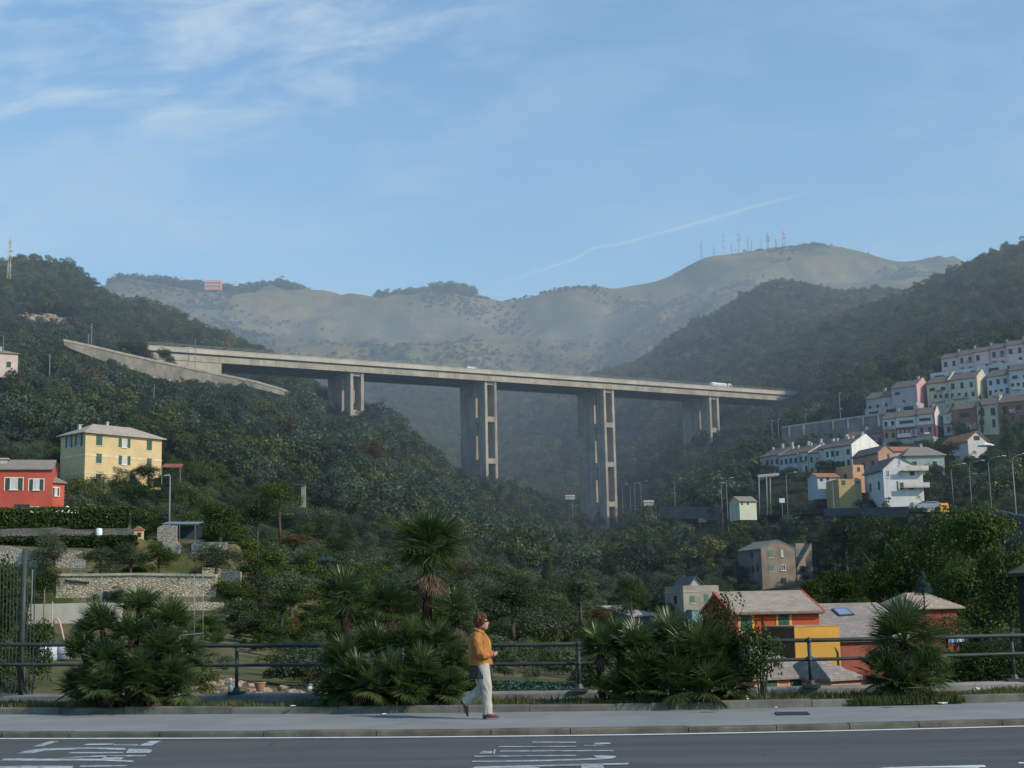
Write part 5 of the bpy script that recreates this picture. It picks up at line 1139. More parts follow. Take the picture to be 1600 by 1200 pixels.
# ------------------------------------------------------------------ terraces of the garden slope
SW = stonewall('dry stone'); SW2 = stonewall('warm rubble stone', (.52, .44, .31), (.31, .26, .17), 4.2); SW3 = stonewall('pale rubble', (.42, .39, .33), (.25, .23, .19), 4.2)
band('stone_wall', [(-40, 828, 150), (20, 826, 150), (90, 824, 150), (133, 829, 150), (150, 826, 150), (200, 825, 150), (212, 829, 150)], 1.15, .5, SW3, 'long low dry stone wall under the hedge of the red house', 'stone wall', None, None, 4)
band('stone_wall', [(-30, 853, 127), (12, 853, 127), (28, 857, 127), (60, 862, 127)], 2.6, .5, SW3, 'pale stone wall behind the barred fence and the yellow green bush', 'stone wall')
band('stone_wall', [(86, 866, 127), (100, 858, 127), (134, 862, 127)], 2.9, .5, SW3, 'rough pale stone wall beside the grey olive tree', 'stone wall')
band('stone_wall', [(246, 824, 157), (256, 820, 157), (276, 821, 157)], 1.2, .5, SW3, 'short stone wall next to the blue roofed shelter', 'stone wall')
band('stone_wall', [(253, 845, 149), (275, 845, 149), (283, 852, 149)], 2.6, .5, SW3, 'pale stone pier wall at the foot of the lone lamp', 'stone wall')
band('stone_wall', [(299, 846, 149), (320, 847, 149), (355, 847, 149)], 1.3, .5, SW3, 'short stone wall between two dark bushes above the olive trees', 'stone wall')
band('stone_wall', [(316, 886, 118), (345, 888, 118), (376, 893, 117)], .7, .5, SW2, 'low tan stone edge under the olive trees', 'stone wall')
wl = band('stone_wall', [(88, 900, 104.6), (140, 900, 104.6), (210, 899, 104.6), (280, 900, 104.6), (338, 901, 104.6)], 2.55, .5, SW2, 'big warm rubble stone wall behind the bushy palm', 'stone wall', None, stucco('pale stone coping', (.40, .36, .28), .3, 1))
o = wl.location
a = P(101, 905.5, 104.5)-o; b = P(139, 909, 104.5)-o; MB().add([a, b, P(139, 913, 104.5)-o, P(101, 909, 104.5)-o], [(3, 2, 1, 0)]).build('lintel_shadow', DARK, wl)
mb = MB(); c = P(164.5, 929, 104.5)-o; pl = [(-.18, -.35), (.18, -.35)]+[(.18*math.cos(k), .05+.22*math.sin(k)) for k in np.linspace(0, math.pi, 7)]; mb.add([c+Vector((x, 0, z)) for x, z in pl], [tuple(range(len(pl)))]); mb.build('arch_opening', DARK, wl)
band('stone_wall', [(285, 941, 103), (320, 940, 103), (348, 942, 103)], .5, .5, SW2, 'low rubble ledge at the foot of the big stone wall', 'stone wall')
band('garden_wall', [(40, 944, 92), (95, 943, 92), (160, 941, 92), (190, 943, 92)], 2.2, .4, stucco('pale rendered garden wall', (.44, .40, .33), .2, .5, .9, .4), 'smooth pale rendered garden wall behind the bushy palm', 'wall')
hr = empty('handrail', P(112, 900, 122), 0, 'thin metal handrail in front of the rough pale stone wall', 'handrail'); o = hr.location
for v in (884, 889, 894): MB().bar(P(110, v, 122)-o, P(141, v+1.5, 122)-o, .05).build('rail', STEEL, hr)
for u in (111, 125, 140): MB().bar(P(u, 898, 122)-o, P(u, 883, 122)-o, .05).build('post', STEEL, hr)
# yellow gate pillar, barrel, shelter, parasols, sacks, bent pipe, pots
gp = empty('gate_pillar', P(217, 843, 149), 0, 'small yellow pillar with a red tiled cap at the end of the dry stone wall', 'pillar')
MB().box(-.42, -.35, 0, .42, .35, .95).build('pillar_body', YEL, gp); MB().box(-.52, -.45, .952, .52, .45, 1.1).prism([(-.45, -.4, 1.1), (.45, -.4, 1.1), (.0, -.4, 1.4)], (0, .8, 0)).build('cap', TERRA, gp); MB().box(-.1, -.36, .25, .3, -.351, .7).build('niche', DARK, gp); keep(209, 826, 226, 842, 149)
br = MB(); pr = [(0, .28), (.1, .33), (.45, .36), (.8, .33), (.9, .28)]
br.tube([(0, 0, z) for z, r_ in pr], [r_ for z, r_ in pr], 14); o = br.build('water_barrel', paint('white plastic', (.74, .74, .72), .4), smooth=False); o.location = P(154.5, 839, 149.5); tag(o, 'white round barrel standing before the dry stone wall', 'barrel'); keep(149, 825, 160, 838, 149)
sh = empty('shelter', P(285, 834, 160), R(-4), 'open garden shelter with a blue grey sheet roof beside the lone lamp', 'shelter')
MB().prism([(-2.0, -1.2, 1.05), (2.0, -1.2, .95), (2.0, 1.4, 1.30), (-2.0, 1.4, 1.40)], (0, 0, .1)).build('roof', paint('blue grey sheet', (.14, .20, .26), .5), sh)
for x in (-1.8, 0, 1.8): MB().bar((x, -1.1, -1), (x, -1.1, 1.0), .1).build('post', DSTEEL, sh)
MB().box(-1.9, 1.0, -1, 1.9, 1.2, .9).build('back_panel', paint('dark blue sheet', (.03, .05, .07)), sh); keep(262, 818, 312, 836, 160)
def parasol(label, u, vt, Y, wpx, h=2.6, rise=.75):
    t_ = P(u, vt, Y); r = empty('parasol', (t_.x, t_.y, t_.z-h), 0, label, 'parasol'); rad = wpx*Y/2200/2
    mb = MB(); n = 8; vs = [(0, 0, h)]+[(rad*math.cos(2*math.pi*i/n+.3), rad*math.sin(2*math.pi*i/n+.3), h-rise) for i in range(n)]+[(rad*1.0*math.cos(2*math.pi*i/n+.3), rad*1.0*math.sin(2*math.pi*i/n+.3), h-rise-.18) for i in range(n)]
    mb.add(vs, [(0, 1+i, 1+(i+1) % n) for i in range(n)]+[(1+i, 1+n+i, 1+n+(i+1) % n, 1+(i+1) % n) for i in range(n)]); mb.build('canopy', paint('white canvas', (.74, .74, .72), .9), r)
    MB().tube([(0, 0, -.5), (0, 0, h-.02)], .03, 6).build('pole', STEEL, r); keep(u-wpx/2, vt-1, u+wpx/2, vt+9, Y); return r
parasol('white garden parasol beside the red house', 105, 790, 160, 36)
parasol('smaller white parasol tucked against the wall of the red house', 84, 793, 163, 14, 2.3, .4)
parasol('white parasol outside the red roofed villa', 1539.5, 690.5, 312, 26)
SACK = stucco('white woven sack', (.52, .52, .53), .12, 2)
rs = random.Random(4)
for i, (u, v, lab) in enumerate([(69, 1021, 'white builders sack nearest the barred fence'), (85, 1022, 'middle white builders sack of three behind the railing'), (101, 1019, 'white builders sack nearest the bushy palm')]):
    mb = MB(); mb.ball((0, 0, 0), (.33, .3, .36), 14, 9, 0, .07, rs)
    for k in range(len(mb.v)):
        x, y, z = mb.v[k]; mb.v[k] = (x*(1.15 if abs(z) < .2 else 1), y, max(-.26, z if z < .2 else .2+(z-.2)*.5))
    o = mb.build('builders_sack', SACK, smooth=True); o.location = P(u, v, 48); o.rotation_euler = (0, 0, i*1.1); tag(o, lab, 'sack', 'white builders sacks behind the railing')
keep(58, 1006, 112, 1030, 48)
mb = MB(); c = P(92, 1000, 74); pts = [(.30, 0, -.6), (.26, 0, 0), (.12, 0, .55), (0, 0, .95), (-.14, 0, 1.12), (-.27, 0, 1.05), (-.30, 0, .85)]; mb.tube(pts, .055, 8); o = mb.build('bent_pipe', paint('pinkish pipe', (.46, .31, .25), .6), smooth=True); o.location = c; tag(o, 'pinkish hooked pipe standing in the garden behind the bushy palm', 'pipe'); keep(84, 962, 100, 1000, 74)
POT = stucco('terracotta pot clay', (.42, .20, .13), .2, 3)
def pot(label, u, v, Y, s, m):
    pr = [(0, .16), (.1, .2), (.32, .27), (.34, .3), (.4, .3), (.4, .25), (.3, .22)]; mb = MB(); mb.tube([(0, 0, z*s) for z, r_ in pr], [r_*s for z, r_ in pr], 14); o = mb.build('plant_pot', m, smooth=False); p = P(u, v, Y); o.location = p; tag(o, label, 'pot'); keep(u-6, v-12, u+6, v-1, Y)
pot('squat terracotta pot on the bank just behind the low wall', 406, 1079, 42, .62, POT); pot('smaller clay pot lying near the squat terracotta one', 437, 1080, 43, .3, POT)
fg = empty('garden_figure', P(360, 1081, 41), 0, 'small teal and white garden figure on the bank behind the low wall', 'garden ornament'); fg.scale = (.55, .55, .6)
MB().ball((0, 0, .16), (.12, .1, .2), 10, 7).ball((0, 0, .42), (.07, .07, .12), 10, 6).build('torso', paint('teal glaze', (.10, .24, .24), .4), fg, smooth=True); MB().ball((0, 0, .58), .07, 10, 7).build('head', SACK, fg, smooth=True); keep(353, 1058, 366, 1080, 41)
fg = empty('garden_figure', P(484, 1081, 40), 0, 'white and blue garden figure on the bank by the clump of palms', 'garden ornament'); fg.scale = (.55, .55, .42)
MB().ball((0, 0, .2), (.14, .12, .24), 10, 7).build('torso', SACK, fg, smooth=True); MB().ball((.03, 0, .44), (.12, .1, .09), 10, 7).build('hat', paint('blue glaze', (.12, .2, .33), .4), fg, smooth=True); keep(474, 1060, 494, 1080, 40)
# red awning by the yellow house, roofless stone shed on the slope
aw_ = empty('awning', P(270, 741, 214), 0, 'small faded red awning roof beside the yellow house', 'awning')
MB().prism([(-1.7, -.8, 1.0), (1.5, -.8, .9), (1.3, 1.2, 1.6), (-1.5, 1.2, 1.7)], (0, 0, .08)).build('roof', stucco('faded red sheet', (.26, .09, .06), .3, 1), aw_)
for x in (-1.5, 1.3): MB().bar((x, -.7, -1.5), (x, -.7, .95), .09).build('post', STEEL, aw_)
keep(254, 722, 288, 738, 214)
st_ = empty('ruined_shed', P(470, 776, 190), 0, 'narrow pale ruin wall with a flat cap among dark trees on the slope', 'ruin')
MB().box(.1, -.3, -1.5, .65, .3, 1.5).build('wall', stucco('pale ruin render', (.24, .22, .18), .3, 1), st_); MB().box(-.9, -.5, 1.502, .7, .4, 1.62).build('cap', ROADW, st_)
keep(461, 750, 478, 772, 190)
# washing on a line
wl = empty('washing_line', P(1478, 997, 70), 0, 'washing line with blue and white cloths behind the pipe railing', 'washing line'); o = wl.location
MB().bar(P(1476, 996.5, 70)-o, P(1520, 995, 70)-o, .02).build('line', DSTEEL, wl)
for i, (u0, u1, h, m_) in enumerate([(1482, 1493, 7, paint('pale blue cloth', (.22, .36, .58), .9)), (1495, 1506, 6, paint('lilac white cloth', (.50, .52, .66), .9)), (1507, 1513, 5, paint('dark blue cloth', (.06, .08, .2), .9))]):
    a = P(u0, 997, 70)-o; b = P(u1, 996.5, 70)-o; mb = MB(); n = 6
    for k in range(n):
        p = a.lerp(b, k/n); q = a.lerp(b, (k+1)/n); d0 = Vector((0, .04*math.sin(k*1.7), -h*70/2200)); d1 = Vector((0, .04*math.sin((k+1)*1.7), -h*70/2200*(1+.08*math.sin(k)))); mb.add([p, q, q+d1, p+d0], [(0, 1, 2, 3)])
    mb.build('cloth', m_, wl)
keep(1476, 994, 1520, 1005, 70)
# corner of a dark shed with scrap on its roof
a = P(1588, 897, 62); b = P(1660, 882, 60); b.z = a.z
house('dark_shed', 'dark wooden shed with a sloping roof cut by the photo edge', a, b, 4, 3.2, stucco('dark timber', (.025, .028, .025), .3, 2), stucco('mossy sheet roof', (.06, .062, .045), .4, 2), 'gx', .7, .35, [], kp=(940,), cat='shed')
# rocky clearing on the upper hill
rk = MB(); rr = random.Random(21)
for i in range(230):
    u = rr.gauss(62, 30); v = 503+rr.gauss(0, 7)+(u-60)*.12; Y = hitground(u, v, 300)
    if not Y: continue
    p = tzp(u, v, Y); s = rr.uniform(.35, 1.5); rk.ball(p, (s*1.5, s, s*rr.uniform(.5, .9)), 6, 4, 0, .25, rr)
o = rk.build('rock_outcrop', stucco('tan rock', (.36, .30, .22), .35, .3)); o['kind'] = 'stuff'
CLEAR = [(22, 492, 105, 514, 450, 1000), (40, 504, 120, 524, 450, 1000)]
# ------------------------------------------------------------------ vegetation
def crown_mesh(name, seed, lumps, leaves, ls, mat, shape='round', flat=.35):
    """many small leaf faces spread over the lumps of one crown; unit height, about unit width, base at z=0"""
    rg = np.random.RandomState(seed); C = []; Rr = []
    for i in range(lumps):
        if shape == 'cone':
            z = rg.rand()**1.2*.9+.04; r = (1-z)*.36; a = rg.rand()*6.28; C.append((r*math.cos(a)*.7, r*math.sin(a)*.7, z)); Rr.append(.07+.13*(1-z))
        elif shape == 'column':
            z = rg.rand()*.9+.05; r = .12*math.sin(math.pi*min(.95, z*.8+.15)); a = rg.rand()*6.28; C.append((r*math.cos(a), r*math.sin(a), z)); Rr.append(.07+.07*math.sin(math.pi*z))
        elif shape == 'flat':
            a = rg.rand()*6.28; r = math.sqrt(rg.rand())*.42; C.append((r*math.cos(a), r*math.sin(a), .62+.2*(1-r*r*4)+rg.rand()*.08)); Rr.append(.12+.06*rg.rand())
        else:
            d = rg.normal(size=3); d /= np.linalg.norm(d); q = rg.rand()**.4; C.append((d[0]*.34*q, d[1]*.34*q, .52+d[2]*.34*q)); Rr.append(.11+.13*rg.rand())
    C = np.array(C); Rr = np.array(Rr); w = Rr**2/np.sum(Rr**2)
    li = rg.choice(lumps, leaves, p=w); d = rg.normal(size=(leaves, 3)); d /= np.linalg.norm(d, axis=1)[:, None]
    d[:, 2] = np.where(d[:, 2] < -.3, -d[:, 2]*.6, d[:, 2]); p = C[li]+d*(Rr[li]*(.72+.38*rg.rand(leaves)))[:, None]
    n = d*.75+rg.normal(size=(leaves, 3))*.55+np.array([0, 0, .25]); n /= np.linalg.norm(n, axis=1)[:, None]
    ref = rg.normal(size=(leaves, 3)); t1 = np.cross(n, ref); t1 /= np.linalg.norm(t1, axis=1)[:, None]; t2 = np.cross(n, t1)
    s = (ls*(.6+.8*rg.rand(leaves)))[:, None]; asp = (.45+.4*rg.rand(leaves))[:, None]
    v = np.stack([p-t1*s*.5, p+t2*s*.5*asp, p+t1*s*.5, p-t2*s*.5*asp], 1).reshape(-1, 3)
    f = np.arange(leaves*4, dtype=np.int32)
    me = bpy.data.meshes.new(name); me.vertices.add(len(v)); me.vertices.foreach_set('co', v.astype(np.float32).ravel()); me.loops.add(len(f)); me.loops.foreach_set('vertex_index', f)
    me.polygons.add(leaves); me.polygons.foreach_set('loop_start', np.arange(0, leaves*4, 4, dtype=np.int32)); me.polygons.foreach_set('loop_total', np.full(leaves, 4, dtype=np.int32)); me.update(calc_edges=True)
    me.materials.append(mat); return me
FD = foliage('dark holm oak leaves', [(.013, .029, .010), (.030, .055, .015), (.056, .084, .020), (.092, .110, .027)])
FO = foliage('grey olive leaves', [(.040, .056, .032), (.072, .095, .052), (.105, .125, .074)])
FY = foliage('yellow green leaves', [(.035, .060, .010), (.065, .095, .014), (.11, .115, .018)])
FB = foliage('autumn brown leaves', [(.055, .05, .018), (.10, .065, .025), (.13, .06, .03)])
FR = foliage('hillside woodland leaves', [(.015, .032, .015), (.034, .058, .022), (.058, .084, .027), (.086, .104, .032), (.125, .120, .042)], .25, .022)
FRO = foliage('hillside olive leaves', [(.038, .056, .038), (.066, .089, .058), (.094, .118, .075)], .25, .018)
FFAR = foliage('far woodland leaves', [(.042, .076, .028), (.080, .120, .036), (.125, .150, .042), (.175, .17, .056)], .2, .008)
FBL = foliage('blue conifer needles', [(.05, .09, .10), (.08, .13, .14)])
BARK = stucco('bark', (.075, .06, .045), .35, 3)
def protos(tagname, mats, n, leaves, ls):
    col = bpy.data.collections.new(tagname)
    for i in range(n):
        me = crown_mesh(tagname, 100+i*7+len(tagname), 9+i % 4, leaves, ls, mats[i % len(mats)]); o = bpy.data.objects.new('crown', me); col.objects.link(o)
    return col
def scatter(name, pos, scl, rot, pick, col, nproto):
    me = bpy.data.meshes.new(name); me.vertices.add(len(pos)); me.vertices.foreach_set('co', np.asarray(pos, np.float32).ravel())
    for nm, ty, d in (('sc', 'FLOAT_VECTOR', scl), ('rt', 'FLOAT_VECTOR', rot)):
        a = me.attributes.new(nm, ty, 'POINT'); a.data.foreach_set('vector', np.asarray(d, np.float32).ravel())
    a = me.attributes.new('pk', 'INT', 'POINT'); a.data.foreach_set('value', np.asarray(pick, np.int32))
    o = bpy.data.objects.new(name, me); COL.objects.link(o); o['kind'] = 'stuff'
    ng = bpy.data.node_groups.new(name, 'GeometryNodeTree'); ng.interface.new_socket('Geometry', in_out='INPUT', socket_type='NodeSocketGeometry'); ng.interface.new_socket('Geometry', in_out='OUTPUT', socket_type='NodeSocketGeometry')
    N = ng.nodes; L = ng.links; gi = N.new('NodeGroupInput'); go = N.new('NodeGroupOutput'); ip = N.new('GeometryNodeInstanceOnPoints'); ci = N.new('GeometryNodeCollectionInfo')
    ci.inputs['Collection'].default_value = col; ci.inputs['Separate Children'].default_value = True; ci.inputs['Reset Children'].default_value = True
    def at(nm, ty):
        n = N.new('GeometryNodeInputNamedAttribute'); n.data_type = ty; n.inputs[0].default_value = nm; return n.outputs[0]
    L.new(gi.outputs[0], ip.inputs['Points']); L.new(ci.outputs[0], ip.inputs['Instance']); ip.inputs['Pick Instance'].default_value = True
    L.new(at('pk', 'INT'), ip.inputs['Instance Index'])
    er = N.new('FunctionNodeEulerToRotation'); L.new(at('rt', 'FLOAT_VECTOR'), er.inputs[0]); L.new(er.outputs[0], ip.inputs['Rotation'])
    L.new(at('sc', 'FLOAT_VECTOR'), ip.inputs['Scale']); L.new(ip.outputs[0], go.inputs[0])
    md = o.modifiers.new('scatter', 'NODES'); md.node_group = ng; return o
KA = np.array(KEEP)
def plant(y0, y1, spacing, hr, wr, smin=-.43, smax=.45, seed=1, mask=None, sink=.12):
    rg = np.random.RandomState(seed); A = (smax-smin)*(y1**2-y0**2)/2; n = int(A/spacing**2)
    y = np.sqrt(rg.rand(n)*(y1**2-y0**2)+y0**2); s = smin+(smax-smin)*rg.rand(n); x = s*y; z = TZ(x, y)
    h = hr[0]+(hr[1]-hr[0])*rg.rand(n)**1.9; w = h*(wr[0]+(wr[1]-wr[0])*rg.rand(n))
    Mi = np.array(CMI); q = np.stack([x, y, z-CAMZ], 1) @ Mi.T; u = 800+F*q[:, 0]/-q[:, 2]; vb = 600-F*q[:, 1]/-q[:, 2]
    ph = h*F/y; pw = w*F/y*.42; vt = vb-ph*.92
    ok = np.ones(n, bool)
    for u0, v0, u1, v1, Yk in KA:
        ok &= ~((y < Yk+h*.3) & (u+pw > u0) & (u-pw < u1) & (vb > v0) & (vt < v1))
    for u0, v0, u1, v1, ya, yb in CLEAR: ok &= ~((y > ya) & (y < yb) & (u > u0) & (u < u1) & (vb > v0) & (vb < v1))
    if mask is not None: ok &= mask(x, y, z, u, vb, rg)
    i = np.nonzero(ok)[0]; m = len(i)
    pos = np.stack([x[i], y[i], z[i]-h[i]*sink], 1); rot = np.stack([rg.rand(m)*.2-.1, rg.rand(m)*.2-.1, rg.rand(m)*6.28], 1); scl = np.stack([w[i], w[i]*(.85+.3*rg.rand(m)), h[i]], 1)
    return pos, scl, rot, x[i], y[i], u[i], vb[i], rg
FRU = foliage('upper slope leaves', [(.022, .044, .018), (.050, .078, .026), (.084, .112, .030), (.125, .138, .036), (.165, .145, .046)], .25, .016)
CW = protos('wood', [FR, FR, FRO, FR, FRO, FR], 6, 1300, .052)
CU = protos('upper wood', [FRU, FRU, FRO, FRU, FRO, FRU], 6, 1000, .058)
for c_ in (CW, CU):
    for k_, (m_, sh_) in enumerate(((FD, 'cone'), (FB, 'round'))): c_.objects.link(bpy.data.objects.new('crown_z%d' % k_, crown_mesh('wood', 700+k_, 16, 1300, .05, m_, sh_)))
def pickmix(x, y, rg, n, k=.5):   # olives gather in patches
    f = fbm(x/60+5, y/60+2, 3)+rg.normal(size=len(x))*.12; r = rg.randint(0, 4, len(x)); ol = np.array([2, 4])[rg.randint(0, 2, len(x))]; wd = np.array([0, 1, 3, 5])[r]
    p = np.where(f > .06, ol, wd); q = rg.rand(len(x)); return np.where(q < .03, 6, np.where(q > .982, 7, p))
def bridge_mask(x, y, z, u, vb, rg):
    rel = (x-A0.x)*ax.x+(y-A0.y)*ax.y; q = (x-A0.x)*nn_.x+(y-A0.y)*nn_.y
    return ~((np.abs(q) < 13) & (rel > -160) & (rel < 265) & (z > (91 if y.max() < 725 else 80))) & ~((u > 1180) & (u < 1650) & (vb > 545) & (vb < 800) & (rg.rand(len(x)) < .35) & (y < 460))
ps = plant(262, 700, 4.3, (4.0, 12.5), (.75, 1.15), seed=2, mask=bridge_mask)
scatter('woodland', ps[0], ps[1], ps[2], pickmix(ps[3], ps[4], ps[7], 6), CW, 6)
ps = plant(700, 1160, 6.0, (6.0, 13.5), (.75, 1.15), seed=3, mask=bridge_mask)
scatter('upper_woodland', ps[0], ps[1], ps[2], pickmix(ps[3], ps[4], ps[7], 6), CU, 6)
CF = protos('far wood', [FFAR], 5, 800, .07)
ps = plant(1160, 1960, 8.0, (8, 14), (.8, 1.2), seed=4, mask=lambda x, y, z, u, vb, rg: (fbm(x/120, y/160, 3)+rg.rand(len(x))*.5 > -.12) & (u > 380))
scatter('far_woodland', ps[0], ps[1], ps[2], ps[7].randint(0, 5, len(ps[3])), CF, 5)
def scrub(x, y, z, u, vb, rg):
    f = fbm(x/150+7, y/260+1, 4); low = (vb > 535)*.24+(vb > 555)*.25; gul = np.exp(-((u-(930+(580-vb)*1.7))/30)**2)*.5
    ridge = ((y > 3035) & (y < 3140) & (((u > 170) & (u < 485)) | ((u > 585) & (u < 665)) | ((u > 672) & (u < 765)) | ((u > 490) & (u < 580))))*.62
    return f+low+gul+ridge+rg.normal(size=len(x))*.10-(u > 1080)*.10 > .29
ps = plant(1960, 3150, 9, (4, 11), (.9, 1.5), seed=5, mask=scrub)
scatter('hillside_scrub', ps[0], ps[1], ps[2], ps[7].randint(0, 5, len(ps[3])), CF, 5)
ps = plant(250, 720, 2.3, (.9, 2.0), (1.0, 1.6), seed=12, mask=bridge_mask)
scatter('slope_undergrowth', ps[0], ps[1], ps[2], pickmix(ps[3], ps[4], ps[7], 6), CW, 6)
ps = plant(3030, 3120, 9, (18, 38), (.8, 1.2), seed=15, mask=lambda x, y, z, u, vb, rg: (((u > 172) & (u < 482)) | ((u > 590) & (u < 664)) | ((u > 672) & (u < 740))) & ~((u > 314) & (u < 376) & (y < 3060)) & (fbm(x/60, y/80, 2)+rg.rand(len(x)) > .25))
scatter('ridge_woodland', ps[0], ps[1], ps[2], ps[7].randint(0, 5, len(ps[3])), CF, 5)
# shrubs of the near slopes and gardens
CG = protos('shrub', [FD, FO, FY, FD, FO, FO, FB], 7, 2600, .036)
def gmask(x, y, z, u, vb, rg):
    op = (fbm(x/14, y/14, 3) > .30) & (u < 900)
    return ~op
def gpick(x, y, u, rg):
    f = fbm(x/16+3, y/16, 3); r = rg.rand(len(x)); ol = np.array([1, 4, 5])[rg.randint(0, 3, len(x))]; dk = np.array([0, 3])[rg.randint(0, 2, len(x))]
    p = np.where(f+.06*(u < 1000) > .0, ol, dk); p = np.where(r < .10, 2, p); return np.where(r > .985, 6, p)
ps = plant(120, 262, 2.9, (2.2, 5.6), (.85, 1.3), seed=6, mask=gmask)
scatter('hillside_shrubbery', ps[0], ps[1], ps[2], gpick(ps[3], ps[4], ps[5], ps[7]), CG, 7)
ps = plant(30, 120, 1.9, (.7, 2.4), (.9, 1.5), seed=7, mask=lambda x, y, z, u, vb, rg: gmask(x, y, z, u, vb, rg) & ~((u > 330) & (u < 500) & (y < 50)) & ~((u > 745) & (u < 915) & (y < 60)) & ~((u > 1150) & (u < 1360) & (y > 50)))
scatter('garden_undergrowth', ps[0], ps[1], ps[2], gpick(ps[3], ps[4], ps[5], ps[7]), CG, 7)
# low weeds and long grass on the bank behind the wall
def blades(name, pts, mat, h=(.1, .3), w=.012, seed=1, nb=1):
    rg = random.Random(seed); mb = MB()
    for p in pts:
        a = rg.uniform(0, 6.28); hh = rg.uniform(*h); lean = rg.uniform(0, .6)*hh; b = a+rg.uniform(1, 2.2); dx, dy = math.cos(a)*w, math.sin(a)*w; lx, ly = math.cos(b)*lean, math.sin(b)*lean
        x, y, z = p; mb.add([(x-dx, y-dy, z), (x+dx, y+dy, z), (x+dx*.7+lx*.45, y+dy*.7+ly*.45, z+hh*.6), (x+lx, y+ly, z+hh), (x-dx*.7+lx*.45, y-dy*.7+ly*.45, z+hh*.6)], [(0, 1, 2, 3, 4)])
    o = mb.build(name, mat); o['kind'] = 'stuff'; return o
GRASS = foliage('grass blades', [(.030, .055, .012), (.05, .085, .016), (.085, .105, .03), (.15, .125, .06)], .3, .8)
rg = random.Random(9); pts = []
for i in range(26000):
    x = rg.uniform(-10.5, 11); y = yat(bedk, x)+rg.uniform(.1, 1.62); d = fbm(np.array([x*.9+4]), np.array([y*1.6]), 3)[0]
    if rg.random() < .45+d*1.6: pts.append((x, y, .13))
for i in range(3200):
    x = rg.uniform(GAP[0]-.1, GAP[1]+.1); y = yat(bedk, x)+rg.gauss(.12, .14); pts.append((x, max(y, yat(bedk, x)-.12), .10))
blades('bed_grass', pts, GRASS, (.04, .17), .011, 2)
pts = []
for i in range(22000):
    y = rg.uniform(25.6, 62); s = rg.uniform(-.40, .42); x = s*y
    if -.225 < s < -.12 and y < 50 and rg.random() < .85: continue; pts.append((x, y, float(TZ(x, y))-.02))
blades('bank_weeds', pts, GRASS, (.12, .5), .022, 3)
# individual trees
def trunk_mesh(seed, h, r, lean=.06, limbs=5, top=.62):
    rg = random.Random(seed); mb = MB(); pts = []; x = y = 0
    for i in range(6):
        pts.append((x, y, h*top*i/5)); x += rg.uniform(-lean, lean)*h*.25; y += rg.uniform(-lean, lean)*h*.25
    mb.tube(pts, [r*(1.25 if i == 0 else 1-.09*i) for i in range(6)], 8)
    for k in range(limbs):
        b = Vector(pts[rg.randint(2, 5)]); a = rg.uniform(0, 6.28); l = h*rg.uniform(.18, .32); mb.tube([b, b+Vector((math.cos(a)*l*.5, math.sin(a)*l*.5, l*.5)), b+Vector((math.cos(a)*l*.9, math.sin(a)*l*.9, l))], [r*.5, r*.33, r*.14], 6)
    return mb
TREEMESH = {}
def treecrown(kind, i):
    k = (kind, i)
    if k not in TREEMESH:
        m = {'oak': FD, 'olive': FO, 'lime': FY, 'cypress': FD, 'conifer': FD, 'blue': FBL, 'pine': FY, 'brown': FB}[kind]
        shp = {'cypress': 'column', 'conifer': 'cone', 'blue': 'cone', 'pine': 'flat'}.get(kind, 'round')
        TREEMESH[k] = crown_mesh('crown', 300+i*13+len(kind), 16 if shp == 'round' else 22, 6500, .030, m, shp)
    return TREEMESH[k]
tn = [0]
def tree(name, label, u, vtop, Y, wpx, hpx, kind='oak', cat='tree', group=None):
    Yh = hitground(u, vtop+hpx*1.08, 30)
    if Yh and .72 < Yh/Y < 1.22: Y = Yh
    tp = P(u, vtop, Y); ch = hpx*Y/2200; w = wpx*Y/2200*1.1; g = float(TZ(tp.x, Y)); z0 = max(min(g, tp.z-ch*.9), tp.z-ch*1.45)
    H = tp.z-z0; r = empty(name, (tp.x, Y, z0), random.uniform(0, 6.28), label, cat, group); i = tn[0]; tn[0] += 1
    o = bpy.data.objects.new('crown', treecrown(kind, i % 3)); COL.objects.link(o); o.parent = r; o.scale = (w, w, ch*1.04); o.location = (0, 0, H-ch)
    cyl = kind in ('cypress', 'conifer', 'blue'); th = H-ch+ch*(.7 if not cyl else .85)
    trunk_mesh(i, th, max(.06, w*.035), .05 if not cyl else .005, 0 if cyl else 5, 1).build('trunk', BARK, r, smooth=True)
    return r
gd = 'dark leafy trees below the hillside road'
for a in [('broad dark tree with yellow tips directly under the low bluish road wall', 1318, 800, 190, 95, 110, 'oak'), ('rounded dark tree behind the narrow render house', 1385, 805, 180, 110, 130, 'oak'), ('large dark tree under the round topped orange container', 1462, 797, 160, 150, 150, 'oak'), ('tall broad dark tree in front of the nearest curved lamps', 1540, 782, 142, 130, 180, 'oak'), ('dark overhanging tree beside the dark shed', 1570, 835, 108, 105, 190, 'oak'), ('deep shaded tree behind the low red house', 1425, 850, 125, 120, 130, 'oak'), ('dark tree whose branches hang over the end of the low red house', 1522, 870, 116, 125, 150, 'oak'), ('shaded tree filling the gap behind the tall fan palm by the rail', 1372, 865, 130, 80, 110, 'oak')]:
    tree('broadleaf_tree', *a, group=gd)
tree('leafy_tree', 'pale yellow green tree between the render house and the skylight roof', 1300, 884, 126, 95, 80, 'lime')
tree('leafy_tree', 'low dark green bush like tree at the foot of the tall render house', 1262, 900, 140, 60, 60, 'oak')
tree('blue_conifer', 'small blue grey conifer above the low red house', 1441, 892, 116, 34, 42, 'blue')
tree('cypress', 'dark column shaped cypress in front of the red terrace houses', 1531, 618, 362, 16, 62, 'cypress')
tree('conifer', 'dark pointed conifer beside the red roofed villa', 1570, 636, 335, 46, 90, 'conifer')
tree('conifer', 'dark conifer just uphill of the red roofed villa, cut by the photo edge', 1598, 655, 330, 40, 90, 'conifer')
